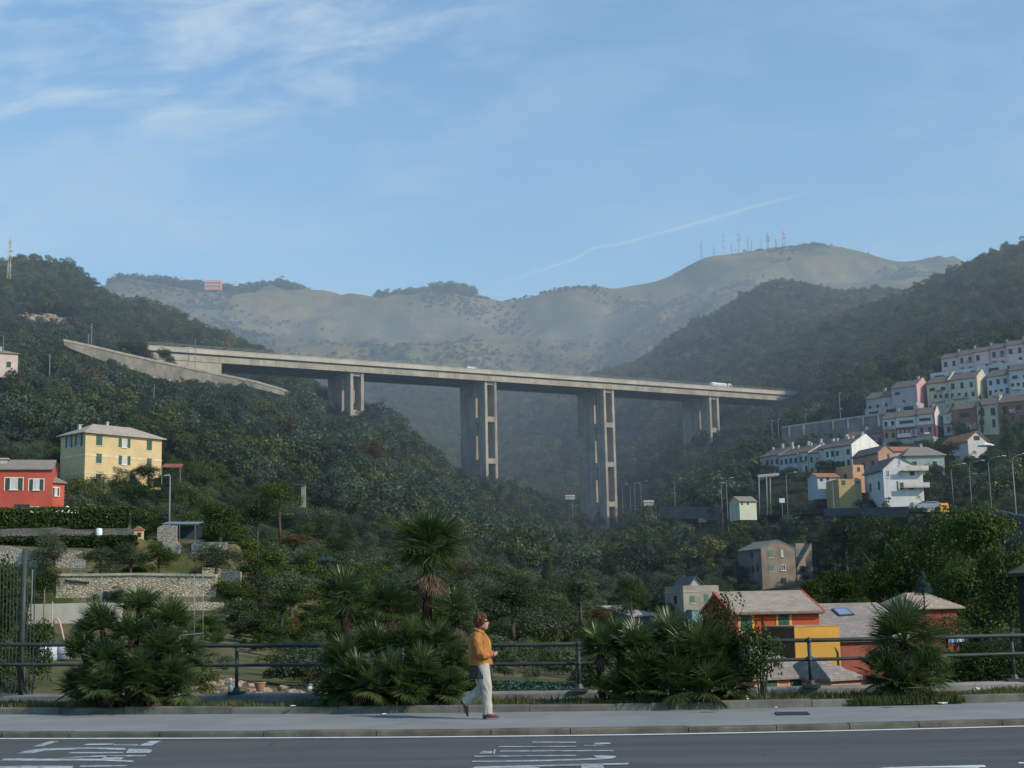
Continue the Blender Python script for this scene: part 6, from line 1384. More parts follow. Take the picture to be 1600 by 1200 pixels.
tree('round_tree', 'round tree in front of the cream and red terrace houses', 1505, 668, 335, 36, 30, 'oak')
tree('round_tree', 'spreading tree beside the wide hipped roof', 1476, 690, 305, 55, 45, 'oak')
tree('round_tree', 'dark garden tree in front of the white terrace row', 1290, 716, 322, 34, 30, 'oak')
tree('round_tree', 'dark clipped tree below the bright blank gable', 1310, 720, 315, 18, 26, 'oak')
tree('round_tree', 'dark tree filling the corner under the white chalet', 1368, 762, 270, 46, 40, 'oak')
tree('conifer', 'thin dark conifer low in the valley under the tallest pier', 856, 848, 230, 34, 80, 'conifer')
tree('conifer', 'tall dark conifer left in the valley woods between the two tall piers', 770, 735, 470, 20, 34, 'conifer') if False else None
gl = 'garden trees on the terraces of the slope'
for a in [('umbrella_pine', 'flat topped pale green pine near the yellow house', 32, 654, 226, 74, 40, 'pine'), ('garden_tree', 'dark tree hiding the shaded corner of the yellow house', 112, 700, 200, 60, 55, 'oak'), ('garden_tree', 'leafy tree between the red house and the yellow house', 128, 740, 185, 62, 62, 'oak'), ('garden_tree', 'climbing green tree covering the foot of the yellow house front', 178, 725, 204, 46, 40, 'oak'), ('garden_tree', 'bushy tree under the far corner of the yellow house', 234, 724, 205, 50, 46, 'oak'), ('garden_tree', 'yellow green tree just past the yellow house', 330, 712, 206, 70, 62, 'lime'), ('garden_tree', 'rounded green tree behind the lone lamp', 292, 752, 188, 70, 66, 'oak'), ('garden_tree', 'dark green tree uphill of the blue roofed shelter', 345, 780, 172, 80, 76, 'oak'), ('garden_tree', 'dark citrus tree with glossy leaves in the middle of the slope', 402, 770, 168, 66, 72, 'oak'), ('garden_tree', 'broad citrus tree above the brown patch of ground', 438, 745, 182, 70, 66, 'lime'), ('garden_tree', 'dense green tree filling the bank under the yellow house', 200, 752, 180, 76, 60, 'oak'), ('garden_tree', 'brownish tree in the woods above the tall fan palm', 585, 690, 300, 46, 36, 'brown'),
          ('olive_tree', 'grey olive tree in front of the rough pale stone wall', 75, 835, 108, 56, 64, 'olive'), ('olive_tree', 'grey olive tree in the middle of the upper terrace', 158, 852, 114, 66, 50, 'olive'), ('olive_tree', 'grey olive tree with thin trunks above the big stone wall', 205, 850, 113, 70, 52, 'olive'), ('olive_tree', 'dark olive tree above the end of the big stone wall', 250, 846, 116, 56, 54, 'oak'), ('olive_tree', 'grey olive tree over the low tan stone edge', 338, 850, 122, 80, 52, 'olive'), ('olive_tree', 'dark bush like tree beside the rough pale stone wall behind the fence', 72, 884, 88, 60, 60, 'oak'), ('olive_tree', 'grey green olive tree in the open slope behind the pipe railing', 395, 900, 100, 90, 70, 'olive'), ('olive_tree', 'olive tree to the side of the medium palm', 455, 890, 105, 80, 60, 'olive'), ('olive_tree', 'wide olive tree behind the walking woman', 800, 905, 110, 95, 62, 'olive'), ('olive_tree', 'olive tree in the shaded valley left of the shed', 905, 890, 128, 80, 58, 'olive'), ('olive_tree', 'dark olive tree beside the grey two storey house', 985, 900, 170, 50, 46, 'oak'), ('garden_shrub', 'dark spreading shrub beside the end of the big stone wall', 366, 902, 103, 70, 46, 'oak'), ('garden_shrub', 'grey shrub on the slope under the squat dark spreading one', 372, 938, 88, 80, 46, 'olive'), ('garden_shrub', 'dark round shrub on the slope above the railing posts', 440, 925, 90, 70, 44, 'oak'), ('garden_shrub', 'grey olive shrub between the pipe frame and the medium palm', 405, 955, 74, 90, 50, 'olive'), ('lime_tree', 'yellow green tree low in the valley behind the pipe railing', 930, 960, 90, 60, 60, 'lime')]:
    nm, lab, u, vt, Y, w, h, k = a; tree(nm, lab.replace(' left of', ' beside'), u, vt, Y, w, h, k, group=gl)
for a in [('small round bush like tree in front of the viaduct abutment', 262, 541, 488, 30, 26), ('dark tree where the motorway parapet meets the wooded slope', 224, 529, 488, 44, 32), ('second dark tree beside the end of the motorway parapet', 203, 530, 490, 34, 26)]:
    u_, v_, Y_ = a[1:4]; tp = P(u_, v_, Y_); w_ = a[4]*Y_/2200; h_ = a[5]*Y_/2200*1.5; r = empty('round_tree', (tp.x, Y_, tp.z-h_), 0, a[0], 'tree'); o = bpy.data.objects.new('crown', treecrown('oak', 0)); COL.objects.link(o); o.parent = r; o.scale = (w_*1.2, w_*1.2, h_); trunk_mesh(3, h_*.6, .2, .05, 4, 1).build('trunk', BARK, r, smooth=True)
gh = 'small trees among the terrace houses'
for a in [('dark tree under the rose grey end of the white terrace row', 1200, 724, 330, 34, 26, 'oak'), ('tree in front of the pale blue house of the white row', 1232, 728, 318, 40, 28, 'oak'), ('olive green tree between the white row and the road gantry', 1262, 732, 310, 44, 34, 'lime'), ('dark tree just above the olive yellow house', 1300, 734, 300, 30, 20, 'oak'), ('small tree by the arched opening of the retaining wall', 1290, 664, 395, 26, 22, 'oak'), ('tree at the low end of the arched retaining wall', 1240, 672, 395, 34, 28, 'oak'), ('tree below the ochre and white house', 1400, 688, 350, 28, 20, 'oak'), ('tree below the magenta house with the white gable top', 1448, 684, 345, 26, 20, 'lime'), ('dark tree in front of the brick red terrace house', 1498, 655, 350, 34, 34, 'oak'), ('tree on the slope beside the white chalet balconies', 1455, 722, 285, 46, 44, 'oak'), ('tall tree behind the curved lamps', 1500, 716, 290, 54, 48, 'oak'), ('bushy tree under the red roofed villa', 1548, 700, 298, 60, 50, 'oak'), ('tree by the low end of the lilac terrace houses', 1344, 640, 410, 30, 26, 'oak'), ('tree under the upper end of the third row', 1588, 655, 352, 44, 40, 'oak')]:
    tree('garden_tree', *a, group=gh)
# hedge under the red house; bush behind the barred fence
def leafbox(name, label, cat, a, b, top, bot, D, mat, n=6000, ls=.16, bul=.15):
    rg = np.random.RandomState(len(label)); p = []; A = P(*a); B = P(*b)
    mb = MB(); zt = A.z; 
    for i in range(n):
        t_ = rg.rand(); x = A.x+(B.x-A.x)*t_; y0 = A.y+(B.y-A.y)*t_; hh = top*(1+.18*math.sin(x*1.3)+.12*math.sin(x*3.1)); side = rg.rand()
        if side < .6: q = Vector((x, y0-rg.rand()*bul, A.z-bot*rg.rand()+hh*0)); q.z = A.z-(bot)*rg.rand()
        else: q = Vector((x, y0+D*rg.rand(), A.z+hh*rg.rand()*.3))
        nrm = Vector((rg.normal()*.6, -1+rg.rand(), .5+rg.normal()*.5)).normalized(); t1 = nrm.cross(Vector(rg.normal(size=3))).normalized(); t2 = nrm.cross(t1); s = ls*(.5+rg.rand())
        mb.add([q-t1*s*.5, q+t2*s*.3, q+t1*s*.5, q-t2*s*.3], [(0, 1, 2, 3)])
    m0 = MB()
    o = mb.build(name, mat); tag(o, label, cat)
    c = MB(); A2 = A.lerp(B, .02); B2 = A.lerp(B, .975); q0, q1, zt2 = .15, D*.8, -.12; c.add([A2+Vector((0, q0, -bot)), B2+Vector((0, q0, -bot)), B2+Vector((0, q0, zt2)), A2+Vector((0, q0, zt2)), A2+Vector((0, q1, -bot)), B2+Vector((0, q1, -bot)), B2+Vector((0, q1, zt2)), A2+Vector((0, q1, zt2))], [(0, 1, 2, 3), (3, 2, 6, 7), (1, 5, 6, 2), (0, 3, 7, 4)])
    k = c.build('shade_core', paint('hedge shade', (.010, .018, .008), .9)); k.parent = o; return o  # near-black box behind the leaves; the hedge's inner shade is its colour
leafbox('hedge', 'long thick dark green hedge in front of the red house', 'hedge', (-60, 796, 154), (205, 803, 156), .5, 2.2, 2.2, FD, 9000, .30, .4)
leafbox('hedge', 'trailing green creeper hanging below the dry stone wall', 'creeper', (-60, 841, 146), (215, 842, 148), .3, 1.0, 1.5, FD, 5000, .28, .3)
def bush(name, label, u, vtop, Y, wpx, hpx, mat, leaves=4200, ls=.05, seed=5, lumps=18, cat='bush', zb=None):
    tp = P(u, vtop, Y); h = hpx*Y/2200; w = wpx*Y/2200; me = crown_mesh('leaves', seed, lumps, leaves, ls, mat)
    r = empty(name, (tp.x, Y, tp.z-h), 0, label, cat); o = bpy.data.objects.new('foliage', me); COL.objects.link(o); o.parent = r; o.scale = (w*1.1, w*.9, h*1.05); o.location = (0, 0, -h*.05)
    mb = MB(); rg = random.Random(seed)
    for i in range(5): mb.tube([(rg.uniform(-.1, .1)*w, 0, -h*.1), (rg.uniform(-.2, .2)*w, rg.uniform(-.15, .15)*w, h*.4), (rg.uniform(-.35, .35)*w, rg.uniform(-.2, .2)*w, h*.8)], [w*.02, w*.014, w*.005], 5)
    mb.build('stem', BARK, r); return r
bush('bush', 'bright yellow green bush seen through the bars of the fence', 8, 870, 34, 95, 190, FY, 6000, .035, 31)
bush('bush', 'flowering oleander bush behind the thick fence post', 45, 950, 31, 95, 130, FD, 6000, .032, 32)
bush('ivy_shrub', 'leafy climbing shrub at the edge of the broad clump of fan palms', 1182, 975, 24.3, 78, 112, FD, 2600, .05, 33, 24)
bush('ivy_shrub', 'thin leafy sprays rising above the broad clump of fan palms', 1140, 925, 24.7, 80, 110, FD, 1000, .045, 34, 18)
bush('bush', 'dark dense bush behind the rail beside the tall fan palm by the street', 1545, 1004, 30, 150, 90, FD, 7000, .035, 35)
bush('bush', 'dark bush in front of the low red house wall', 1484, 956, 100, 96, 66, FD, 5200, .03, 37)
bush('agave', 'blue green agave like bush on the open slope above the railing', 508, 866, 130, 36, 22, FBL, 1500, .06, 38)
bush('bush', 'rusty brown bush in the valley beside the yellowing palm', 935, 945, 130, 50, 26, FB, 3000, .035, 39)
bush('bush', 'dry brown bush on the bare bank in the middle of the slope', 458, 832, 150, 60, 26, FB, 3000, .035, 40)
rg = random.Random(78); mb = MB()      # stones on the bare bank
for i in range(60):
    y = rg.uniform(38, 50); s = rg.uniform(-.225, -.12); p = Vector((s*y, y, float(TZ(s*y, y)))); k = rg.uniform(.05, .22); mb.ball(p, (k*1.3, k, k*.7), 7, 5, 0, .25, rg)
o = mb.build('rubble', stucco('pinkish rubble', (.34, .24, .18), .35, 2)); o['kind'] = 'stuff'
rg = random.Random(77); mb = MB()      # rows of cabbages on the flat plot
for i in range(420):
    y = rg.choice([42, 44.5, 47, 49.5, 52, 54.5, 57])+rg.gauss(0, .25); u = rg.uniform(762, 905); p = P(u, 1050, y); z = float(TZ(p.x, y)); s = rg.uniform(.16, .3)
    for k in range(9):
        a = k*2.4+rg.random(); e = Vector((math.cos(a), math.sin(a), .35+.7*rg.random())).normalized(); sd_ = Vector((-math.sin(a), math.cos(a), 0)); b = Vector((p.x, y, z))
        mb.add([b, b+e*s*.6-sd_*s*.38, b+e*s*1.1, b+e*s*.6+sd_*s*.38], [(0, 1, 2, 3)])
o = mb.build('vegetable_patch', foliage('cabbage leaf', [(.045, .10, .075), (.08, .15, .11), (.10, .17, .10)], .2, 1)); o['kind'] = 'stuff'
bush('bush', 'green bush below the washing line behind the railing', 1490, 1015, 34, 70, 80, FY, 3500, .04, 36)
# ------------------------------------------------------------------ fan palms of the planting bed
FPALM = foliage('fan palm leaf', [(.022, .042, .014), (.042, .074, .021), (.072, .110, .030), (.13, .15, .044)], .32, 1.3, .12)
FPALM.node_tree.nodes['Mix Shader.001'].inputs[0].default_value = .10
FDEAD = foliage('dry palm leaf', [(.060, .040, .024), (.105, .072, .045), (.15, .108, .07)], .15, 2)
PTRUNK = stucco('fibrous palm trunk', (.07, .042, .028), .45, 9, .95, .2, 1.)
def fan(mb, base, d, L, Rr, rg, n=28, spread=108, mi=0, sag=.12, wd=.0098):
    d = Vector(d).normalized(); up = Vector((0, 0, 1)); side = d.cross(up)
    if side.length < .15: side = Vector((rg.uniform(-1, 1), rg.uniform(-1, 1), 0))
    side = (side.normalized()+Vector((rg.uniform(-.3, .3), rg.uniform(-.3, .3), rg.uniform(-.5, .5)))).normalized(); side = (side-d*side.dot(d)).normalized(); nrm = side.cross(d).normalized()
    b = Vector(base); hub = b+d*L-up*L*sag*.5
    w = .009; mb.add([b-side*w*1.5, b+side*w*1.5, hub+side*w, hub-side*w], [(0, 1, 2, 3)], mi); mb.add([b-nrm*w, b+nrm*w, hub+nrm*w*.6, hub-nrm*w*.6], [(0, 1, 2, 3)], mi)
    fold = rg.uniform(.0, .30)
    for i in range(n):
        f = R(-spread+2*spread*i/(n-1)+rg.uniform(-3, 3)); l = Rr*(.74+.26*math.cos(f*.75))*rg.uniform(.9, 1.08); c, s = math.cos(f), math.sin(f)
        e = (d*c+side*s-nrm*fold*(abs(s))*.8).normalized(); t1 = e.cross(nrm).normalized(); tw = (t1+nrm*rg.uniform(-.55, .55)).normalized()
        m_ = hub+e*l*.5-up*l*sag*.12; k = hub+e*l*.8-up*l*sag*.45; tip = hub+e*l-up*l*sag*(1+rg.random()*.6)
        mb.add([hub-t1*.004, hub+t1*.004, m_+tw*wd, k+tw*wd*.62, tip, k-tw*wd*.62, m_-tw*wd], [(0, 1, 2, 6), (6, 2, 3, 5), (5, 3, 4)], mi)
def head(mb, c, n, L, Rr, rg, lo=-25, hi=88, bias=None, mi=0, **kw):
    g = 2.399963
    for i in range(n):
        f = (i+.5)/n; el = R(hi-(hi-lo)*f**.85+rg.uniform(-8, 8)); a = i*g+rg.uniform(-.25, .25); d = Vector((math.cos(a)*math.cos(el), math.sin(a)*math.cos(el), math.sin(el)))
        if bias is not None: d = (d+Vector(bias)*.75).normalized()
        fan(mb, c, d, L*rg.uniform(.6, 1.35), Rr*rg.uniform(.8, 1.2), rg, mi=mi, sag=.01+.09*f, **kw)
def trunk(pts, r0, r1, rg, n=11):
    mb = MB(); P_ = [Vector(p) for p in pts]; Q = []
    for i in range(n):
        t_ = i/(n-1)*(len(P_)-1); k = min(int(t_), len(P_)-2); Q.append(P_[k].lerp(P_[k+1], t_-k))
    mb.tube(Q, [(r0+(r1-r0)*i/(n-1))*rg.uniform(.9, 1.12) for i in range(n)], 9)
    for i in range(60):      # old leaf bases
        t_ = rg.random()*(n-1); k = min(int(t_), n-2); p = Q[k].lerp(Q[k+1], t_-k); a = rg.uniform(0, 6.28); o = Vector((math.cos(a), math.sin(a), 0)); r_ = (r0+(r1-r0)*t_/(n-1)); s = Vector((-o.y, o.x, 0))*.022
        mb.add([p+o*r_*.85-s, p+o*r_*.85+s, p+o*(r_+.045)+Vector((0, 0, .075))+s*.4, p+o*(r_+.045)+Vector((0, 0, .075))-s*.4], [(0, 1, 2, 3)])
    return mb
def palm(name, label, base, heads, seed, L=.2, Rr=.36, tr=.07, dead=0, centre=None, nf=20, skirt=None, lo=-8):
    """base, heads in world coordinates; each head gets a short trunk of its own"""
    rg = random.Random(seed); B = Vector(base); r = empty(name, B, 0, label, 'palm'); cr = MB(); dd = MB()
    cen = sum((Vector(h[:3]) for h in heads), Vector())/len(heads) if centre is None else Vector(centre)
    for h in heads:
        c = Vector(h[:3]); k = h[3] if len(h) > 3 else 1; nn = int(nf*(h[4] if len(h) > 4 else 1))
        o = c-cen; bias = None
        if len(heads) > 1: bias = Vector((o.x*.75, o.y*.4-.10, o.z*.35+.18))
        head(cr, c-B, nn, L*k, Rr*k, rg, bias=None if bias is not None and k < .85 else bias, lo=-38 if k < .85 else lo)
        for i in range(dead): 
            a = rg.uniform(0, 6.28); fan(dd, c-B-Vector((0, 0, .05)), (math.cos(a)*.6, math.sin(a)*.6, -1), L*k*.8, Rr*k*.75, rg, 12, 60, 0, .1)
        foot = Vector((B.x+(c.x-B.x)*.45, B.y+(c.y-B.y)*.5, B.z)); mid = foot.lerp(c, .5)+Vector((rg.uniform(-.04, .04), 0, 0))
        trunk([foot-B, mid-B, c-B], tr*1.1, tr*.9, rg).build('trunk', PTRUNK, r)
    if skirt:
        c, n, L2, R2 = skirt
        for i in range(n):
            a = i*2.4+rg.uniform(-.3, .3); fan(dd, Vector(c)-B+Vector((math.cos(a)*.06, math.sin(a)*.06, rg.uniform(-.06, .08))), (math.cos(a)*rg.uniform(.25, .95), math.sin(a)*rg.uniform(.25, .95), -1), L2, R2, rg, 13, 48, 0, .05)
    o = cr.build('crown', FPALM, r)
    if dd.v: dd.build('dead_fronds', FDEAD, r)
    return r
def hp(u, v, Y, k=1, m=1): p = P(u, v, Y); return (p.x, p.y, p.z, k, m)
BZ = .13
def bs(u, Y): p = P(u, 1100, Y); return (p.x, Y, BZ)
YB = yat(bedk, P(200, 1100, 24).x)
palm('fan_palm', 'bushy many headed fan palm beside the barred fence', bs(197, YB+.75), [hp(218, 957, YB+.9), hp(160, 985, YB+.8), hp(262, 978, YB+.8), hp(205, 1000, YB+.5), hp(130, 1022, YB+.7, .9), hp(250, 1018, YB+.45), hp(290, 1030, YB+.8, .8), hp(170, 1040, YB+.3), hp(215, 1050, YB+.25, .9), hp(265, 1060, YB+.3, .9), hp(135, 1070, YB+.4, .8), hp(185, 1078, YB+.2, .7), hp(240, 1082, YB+.2, .6), hp(278, 1076, YB+.35, .8), hp(118, 1076, YB+.5, .75), hp(160, 1070, YB+.15, .8), hp(225, 1072, YB+.1, .8)], 41, .24, .36, .06, 1)
YB = yat(bedk, P(620, 1100, 24).x)
palm('fan_palm', 'dense low clump of fan palms behind the walking woman', bs(620, YB+.7), [hp(540, 1035, YB+.6), hp(590, 1015, YB+.7), hp(640, 1012, YB+.6), hp(680, 1010, YB+.7), hp(705, 1035, YB+.6, .8), hp(560, 1060, YB+.3, .9), hp(610, 1055, YB+.3), hp(655, 1055, YB+.3), hp(695, 1068, YB+.4, .8), hp(535, 1078, YB+.4, .7), hp(585, 1074, YB+.15, .84), hp(640, 1076, YB+.15, .84), hp(515, 1082, YB+.45, .7), hp(700, 1080, YB+.3, .8)], 42, .22, .36, .06, 1)
palm('fan_palm', 'tallest fan palm with a bare trunk and a skirt of dead brown fronds', bs(650, YB+1.25), [hp(670, 853, YB+1.25, 1, 1)], 43, .34, .47, .085, 0, None, 52, (P(672, 893, YB+1.25), 48, .10, .36), -38)
palm('fan_palm', 'medium fan palm with a thick reddish trunk, open crown leaning away from the tallest palm', bs(548, YB+1.1), [hp(538, 934, YB+1.1)], 44, .26, .38, .10, 3, None, 24, None, -18)
palm('fan_palm', 'shorter fan palm crowded between the medium palm and the tallest palm', bs(590, YB+1.2), [hp(607, 950, YB+1.2, .95)], 45, .24, .36, .09, 4, None, 24, None, -20)
palm('fan_palm', 'fan palm leaning out towards the head of the walking woman', bs(690, YB+1.2), [hp(712, 963, YB+1.2, .9)], 46, .24, .36, .08, 2, None, 22, None, -15)
YB = yat(bedk, P(1050, 1100, 24).x)
palm('fan_palm', 'broad clump of fan palms with long spiky leaves beside the leafy climber', bs(1060, YB+.7), [hp(1000, 1018, YB+.7), hp(1050, 1005, YB+.8), hp(1105, 1008, YB+.7, 1.05), hp(1085, 1030, YB+.4, 1.2), hp(1130, 1030, YB+.6), hp(1020, 1050, YB+.4), hp(985, 1060, YB+.6, .8), hp(1065, 1062, YB+.3), hp(1115, 1062, YB+.3, 1.05), hp(1145, 1070, YB+.5, .8), hp(1000, 1074, YB+.3, .8), hp(1050, 1076, YB+.15, .84), hp(1100, 1076, YB+.15, .84), hp(960, 1078, YB+.4, .7)], 47, .24, .38, .06, 1)
palm('fan_palm', 'small fan palm with a rusty trunk at the edge of the broad palm clump', bs(945, YB+.9), [hp(936, 1012, YB+.9, .9)], 48, .18, .36, .06, 3, None, 18, None, -30)
palm('fan_palm', 'small palm with upright yellowing leaves behind the rusty trunked one', bs(965, YB+1.1), [hp(966, 1000, YB+1.1, .85)], 49, .22, .36, .05, 0, None, 9, None, 45)
YB = yat(bedk, P(1412, 1100, 24).x)
palm('fan_palm', 'single full fan palm with a tall crown in front of the skylight roof', bs(1416, YB+.6), [hp(1412, 1005, YB+.6, 1.12, 1.7), hp(1385, 1058, YB+.4, .8), hp(1440, 1052, YB+.45, .85), hp(1415, 1070, YB+.25, .75)], 50, .32, .47, .085, 3, P(1412, 1010, YB+.6), 26, None, -38)
# fallen frond on the pavement edge and scraps of paper
mb = MB(); rg = random.Random(3); p = G(1075, 1112, PZ+.02); fan(mb, (0, 0, .03), (1, .2, .02), .25, .3, rg, 10, 30, 0, .02); o = mb.build('fallen_frond', FDEAD); o.location = p; tag(o, 'dry fallen frond lying against the bed kerb below the broad palm clump', 'frond')
mb = MB(); fan(mb, (0, 0, .04), (-1, .1, .03), .3, .35, rg, 10, 30, 0, .02); o = mb.build('fallen_frond', FDEAD); o.location = P(1478, 1078, 23.4); tag(o, 'dry drooping frond on the grass beside the single full fan palm', 'frond')
PAPER = paint('scrap paper', (.66, .66, .64), .8)
def scrap(label, u, v, z, s, flat=True):
    rg = random.Random(int(u)); mb = MB(); mb.ball((0, 0, s*.3), (s, s*.7, s*(.22 if flat else .9)), 7, 5, 0, .35, rg); o = mb.build('paper_scrap', PAPER); o.location = G(u, v, z); tag(o, label, 'litter', 'paper scraps along the planting bed')
for a in [('crumpled white paper standing in the grass near the low wall', 1527, 1079, .17, .05, False), ('white scrap at the broken end of the bed kerb', 1526, 1094, PZ+.02, .05), ('long pale scrap on the pavement under the single palm', 1473, 1100.5, PZ, .085), ('pale scrap between two others at the pavement edge', 1503, 1098, PZ, .07), ('small white scrap by the end of the broken kerb stone', 1372, 1101.5, PZ, .055), ('tiny white scrap near the dark drain grating', 1212, 1106, PZ, .035), ('white scrap of paper at the foot of the broad palm clump', 968+60, 1108, PZ, .05), ('white crumb of paper on the grass before the leafy climber', 1167, 1092, .2, .045, False), ('pale wrapper on the bed kerb by the railing post', 458, 1104, .205, .05), ('white fleck of paper on the pavement behind the woman', 600, 1117, PZ, .05), ('reddish scrap on the bed kerb near the first railing post', 336, 1108, .12, .05)]: scrap(*a)
# drain grating
g0 = G(1238, 1115.5, PZ); dr = empty('drain_grating', g0, R(-6), 'dark broken drain grating sunk in the pale pavement', 'drain')
MB().box(-.24, -.26, -.002, .24, .26, .004).build('pit', DARK, dr)
mb = MB()
for i in range(7): mb.box(-.22, -.24+i*.08, .005, .22, -.21+i*.08, .016)
mb.box(-.25, -.27, .005, -.221, .27, .018); mb.box(.221, -.27, .005, .25, .27, .018); mb.build('grate', paint('rusty iron', (.045, .042, .045), .8), dr)

# ------------------------------------------------------------------ the walking woman
from mathutils import noise as mnoise
def folds(o, amp, fr, seed=0):      # cloth creases pushed along the surface normals
    me = o.data; ns = [v.normal.copy() for v in me.vertices]
    for v, n in zip(me.vertices, ns):
        q = Vector((v.co.x*fr, v.co.y*fr, v.co.z*fr*.45+v.co.x*fr*.5))+Vector((seed, 0, 0)); k = mnoise.noise(q)+.5*mnoise.noise(q*2.1)
        v.co += n*amp*(1-2*abs(k))
    me.update()
def skinmesh(pts, edges, sub=2):
    me = bpy.data.meshes.new('tmp'); nm = list(pts); ix = {k: i for i, k in enumerate(nm)}; me.from_pydata([pts[k][0] for k in nm], [(ix[a], ix[b]) for a, b in edges], [])
    o = bpy.data.objects.new('tmp', me); COL.objects.link(o); md = o.modifiers.new('s', 'SKIN'); md.use_smooth_shade = True
    for i, k in enumerate(nm):
        sv = me.skin_vertices[0].data[i]; r = pts[k][1]; sv.radius = r if hasattr(r, '__len__') else (r, r); sv.use_root = (i == 0)
    ss = o.modifiers.new('b', 'SUBSURF'); ss.levels = sub; ss.render_levels = sub
    dg = bpy.context.evaluated_depsgraph_get(); ev = o.evaluated_get(dg); m2 = bpy.data.meshes.new_from_object(ev); bpy.data.objects.remove(o); return m2
def from_mesh(mb, me):
    mb.add([v.co.copy() for v in me.vertices], [tuple(p.vertices) for p in me.polygons]); return mb
def remesh(o, vox, smooth=2):
    md = o.modifiers.new('r', 'REMESH'); md.mode = 'VOXEL'; md.voxel_size = vox; md.use_smooth_shade = True
    if smooth: s = o.modifiers.new('s', 'SMOOTH'); s.iterations = smooth; s.factor = .5
    dg = bpy.context.evaluated_depsgraph_get(); m2 = bpy.data.meshes.new_from_object(o.evaluated_get(dg)); o.modifiers.clear(); mats = list(o.data.materials); o.data = m2
    m2.materials.clear(); [m2.materials.append(m) for m in mats]; m2.polygons.foreach_set('use_smooth', [True]*len(m2.polygons)); return o
pp = G(763, 1123, PZ); per = empty('person', pp, R(-2), 'woman with curly brown hair in an ochre jacket and beige trousers walking along the pavement', 'person')
SKIN = paint('skin', (.42, .22, .15), .6, 0, .08); HAIR = stucco('reddish brown hair', (.075, .028, .014), .5, 14, .7)
JACK = stucco('ochre suede jacket', (.35, .145, .036), .35, 5, .85, .15); TUNIC = stucco('dark tunic', (.035, .032, .038), .2, 6); TROU = stucco('beige trousers', (.40, .37, .31), .18, 5, .9, .2); SHOE = paint('maroon leather', (.10, .018, .022), .4); REDC = paint('red knit cuff', (.50, .03, .035), .8); SHIRT = stucco('mustard top', (.42, .27, .03), .2, 8)
pts = {'pelvis': ((-.10, 0, .90), (.13, .15)), 'waist': ((-.12, 0, 1.04), .115), 'chest': ((-.13, 0, 1.22), (.12, .135)), 'nb': ((-.135, 0, 1.355), .06), 'neck': ((-.11, 0, 1.415), .05),
 'sr': ((-.15, -.155, 1.31), .055), 'er': ((-.115, -.235, 1.04), .043), 'wr': ((.045, -.13, 1.005), .028), 'hr': ((.10, -.09, 1.01), (.036, .02)),
 'sl': ((-.13, .155, 1.31), .055), 'el': ((-.06, .225, 1.05), .043), 'wl': ((.08, .05, 1.0), .028), 'hl': ((.13, .005, 1.015), (.036, .02)),
 'pr': ((-.07, -.085, .85), .095), 'kr': ((-.005, -.085, .47), .060), 'ar': ((.0, -.085, .09), .040), 'tr': ((.12, -.09, .035), .03),
 'pl': ((-.13, .085, .85), .095), 'kl': ((-.09, .085, .47), .060), 'al': ((-.395, .085, .235), .040), 'tl': ((-.385, .09, .085), .03)}
ed = [('pelvis', 'waist'), ('waist', 'chest'), ('chest', 'nb'), ('nb', 'neck'), ('chest', 'sr'), ('sr', 'er'), ('er', 'wr'), ('wr', 'hr'), ('chest', 'sl'), ('sl', 'el'), ('el', 'wl'), ('wl', 'hl'), ('pelvis', 'pr'), ('pr', 'kr'), ('kr', 'ar'), ('ar', 'tr'), ('pelvis', 'pl'), ('pl', 'kl'), ('kl', 'al'), ('al', 'tl')]
bm_ = from_mesh(MB(), skinmesh(pts, ed, 2))
HC = Vector((-.075, 0, 1.515))       # head, tipped slightly forward
hm = MB(); hm.ball(HC, (.088, .072, .112), 18, 14); hm.ball(HC+Vector((.035, 0, -.055)), (.062, .055, .062), 12, 8)
hm.tube([HC+Vector((.075, 0, .02)), HC+Vector((.105, 0, -.022)), HC+Vector((.085, 0, -.034))], [.009, .015, .010], 8); hm.ball(HC+Vector((.078, 0, -.062)), (.016, .022, .009), 8, 5); hm.ball(HC+Vector((.077, 0, -.078)), (.014, .02, .009), 8, 5); hm.ball(HC+Vector((.06, 0, -.10)), (.024, .026, .022), 8, 6)
for s in (-1, 1):
    hm.ball(HC+Vector((-.01, s*.072, -.01)), (.016, .010, .028), 8, 6); hm.ball(HC+Vector((.066, s*.03, .03)), (.018, .022, .010), 8, 5)
    hm.ball(HC+Vector((.055, s*.04, -.03)), (.026, .02, .022), 8, 6)
bm_.v += []; 
def merge(a, b): a.add(b.v, b.f)
merge(bm_, hm)
for s, w, hnd in ((-1, pts['wr'][0], pts['hr'][0]), (1, pts['wl'][0], pts['hl'][0])):
    w = Vector(w); h = Vector(hnd); d = (h-w).normalized(); sd_ = d.cross(Vector((0, 0, 1))).normalized(); upv = sd_.cross(d)
    for i in range(4):
        b = h+upv*(.024-.016*i)+d*.015; l = (.052, .058, .055, .044)[i]; inn = -sd_*s*-1
        bm_.tube([b, b+d*l*.5+inn*.004, b+d*l*.85+inn*.022, b+d*l*.8+inn*.042], [.0085, .0085, .008, .006], 7)
    b = w+d*.03+upv*.02; bm_.tube([b, b+upv*.03+d*.012+inn*.012, b+upv*.035+d*.04+inn*.02], [.011, .010, .008], 7)
body = remesh(bm_.build('body', SKIN, per, True), .0075, 2)
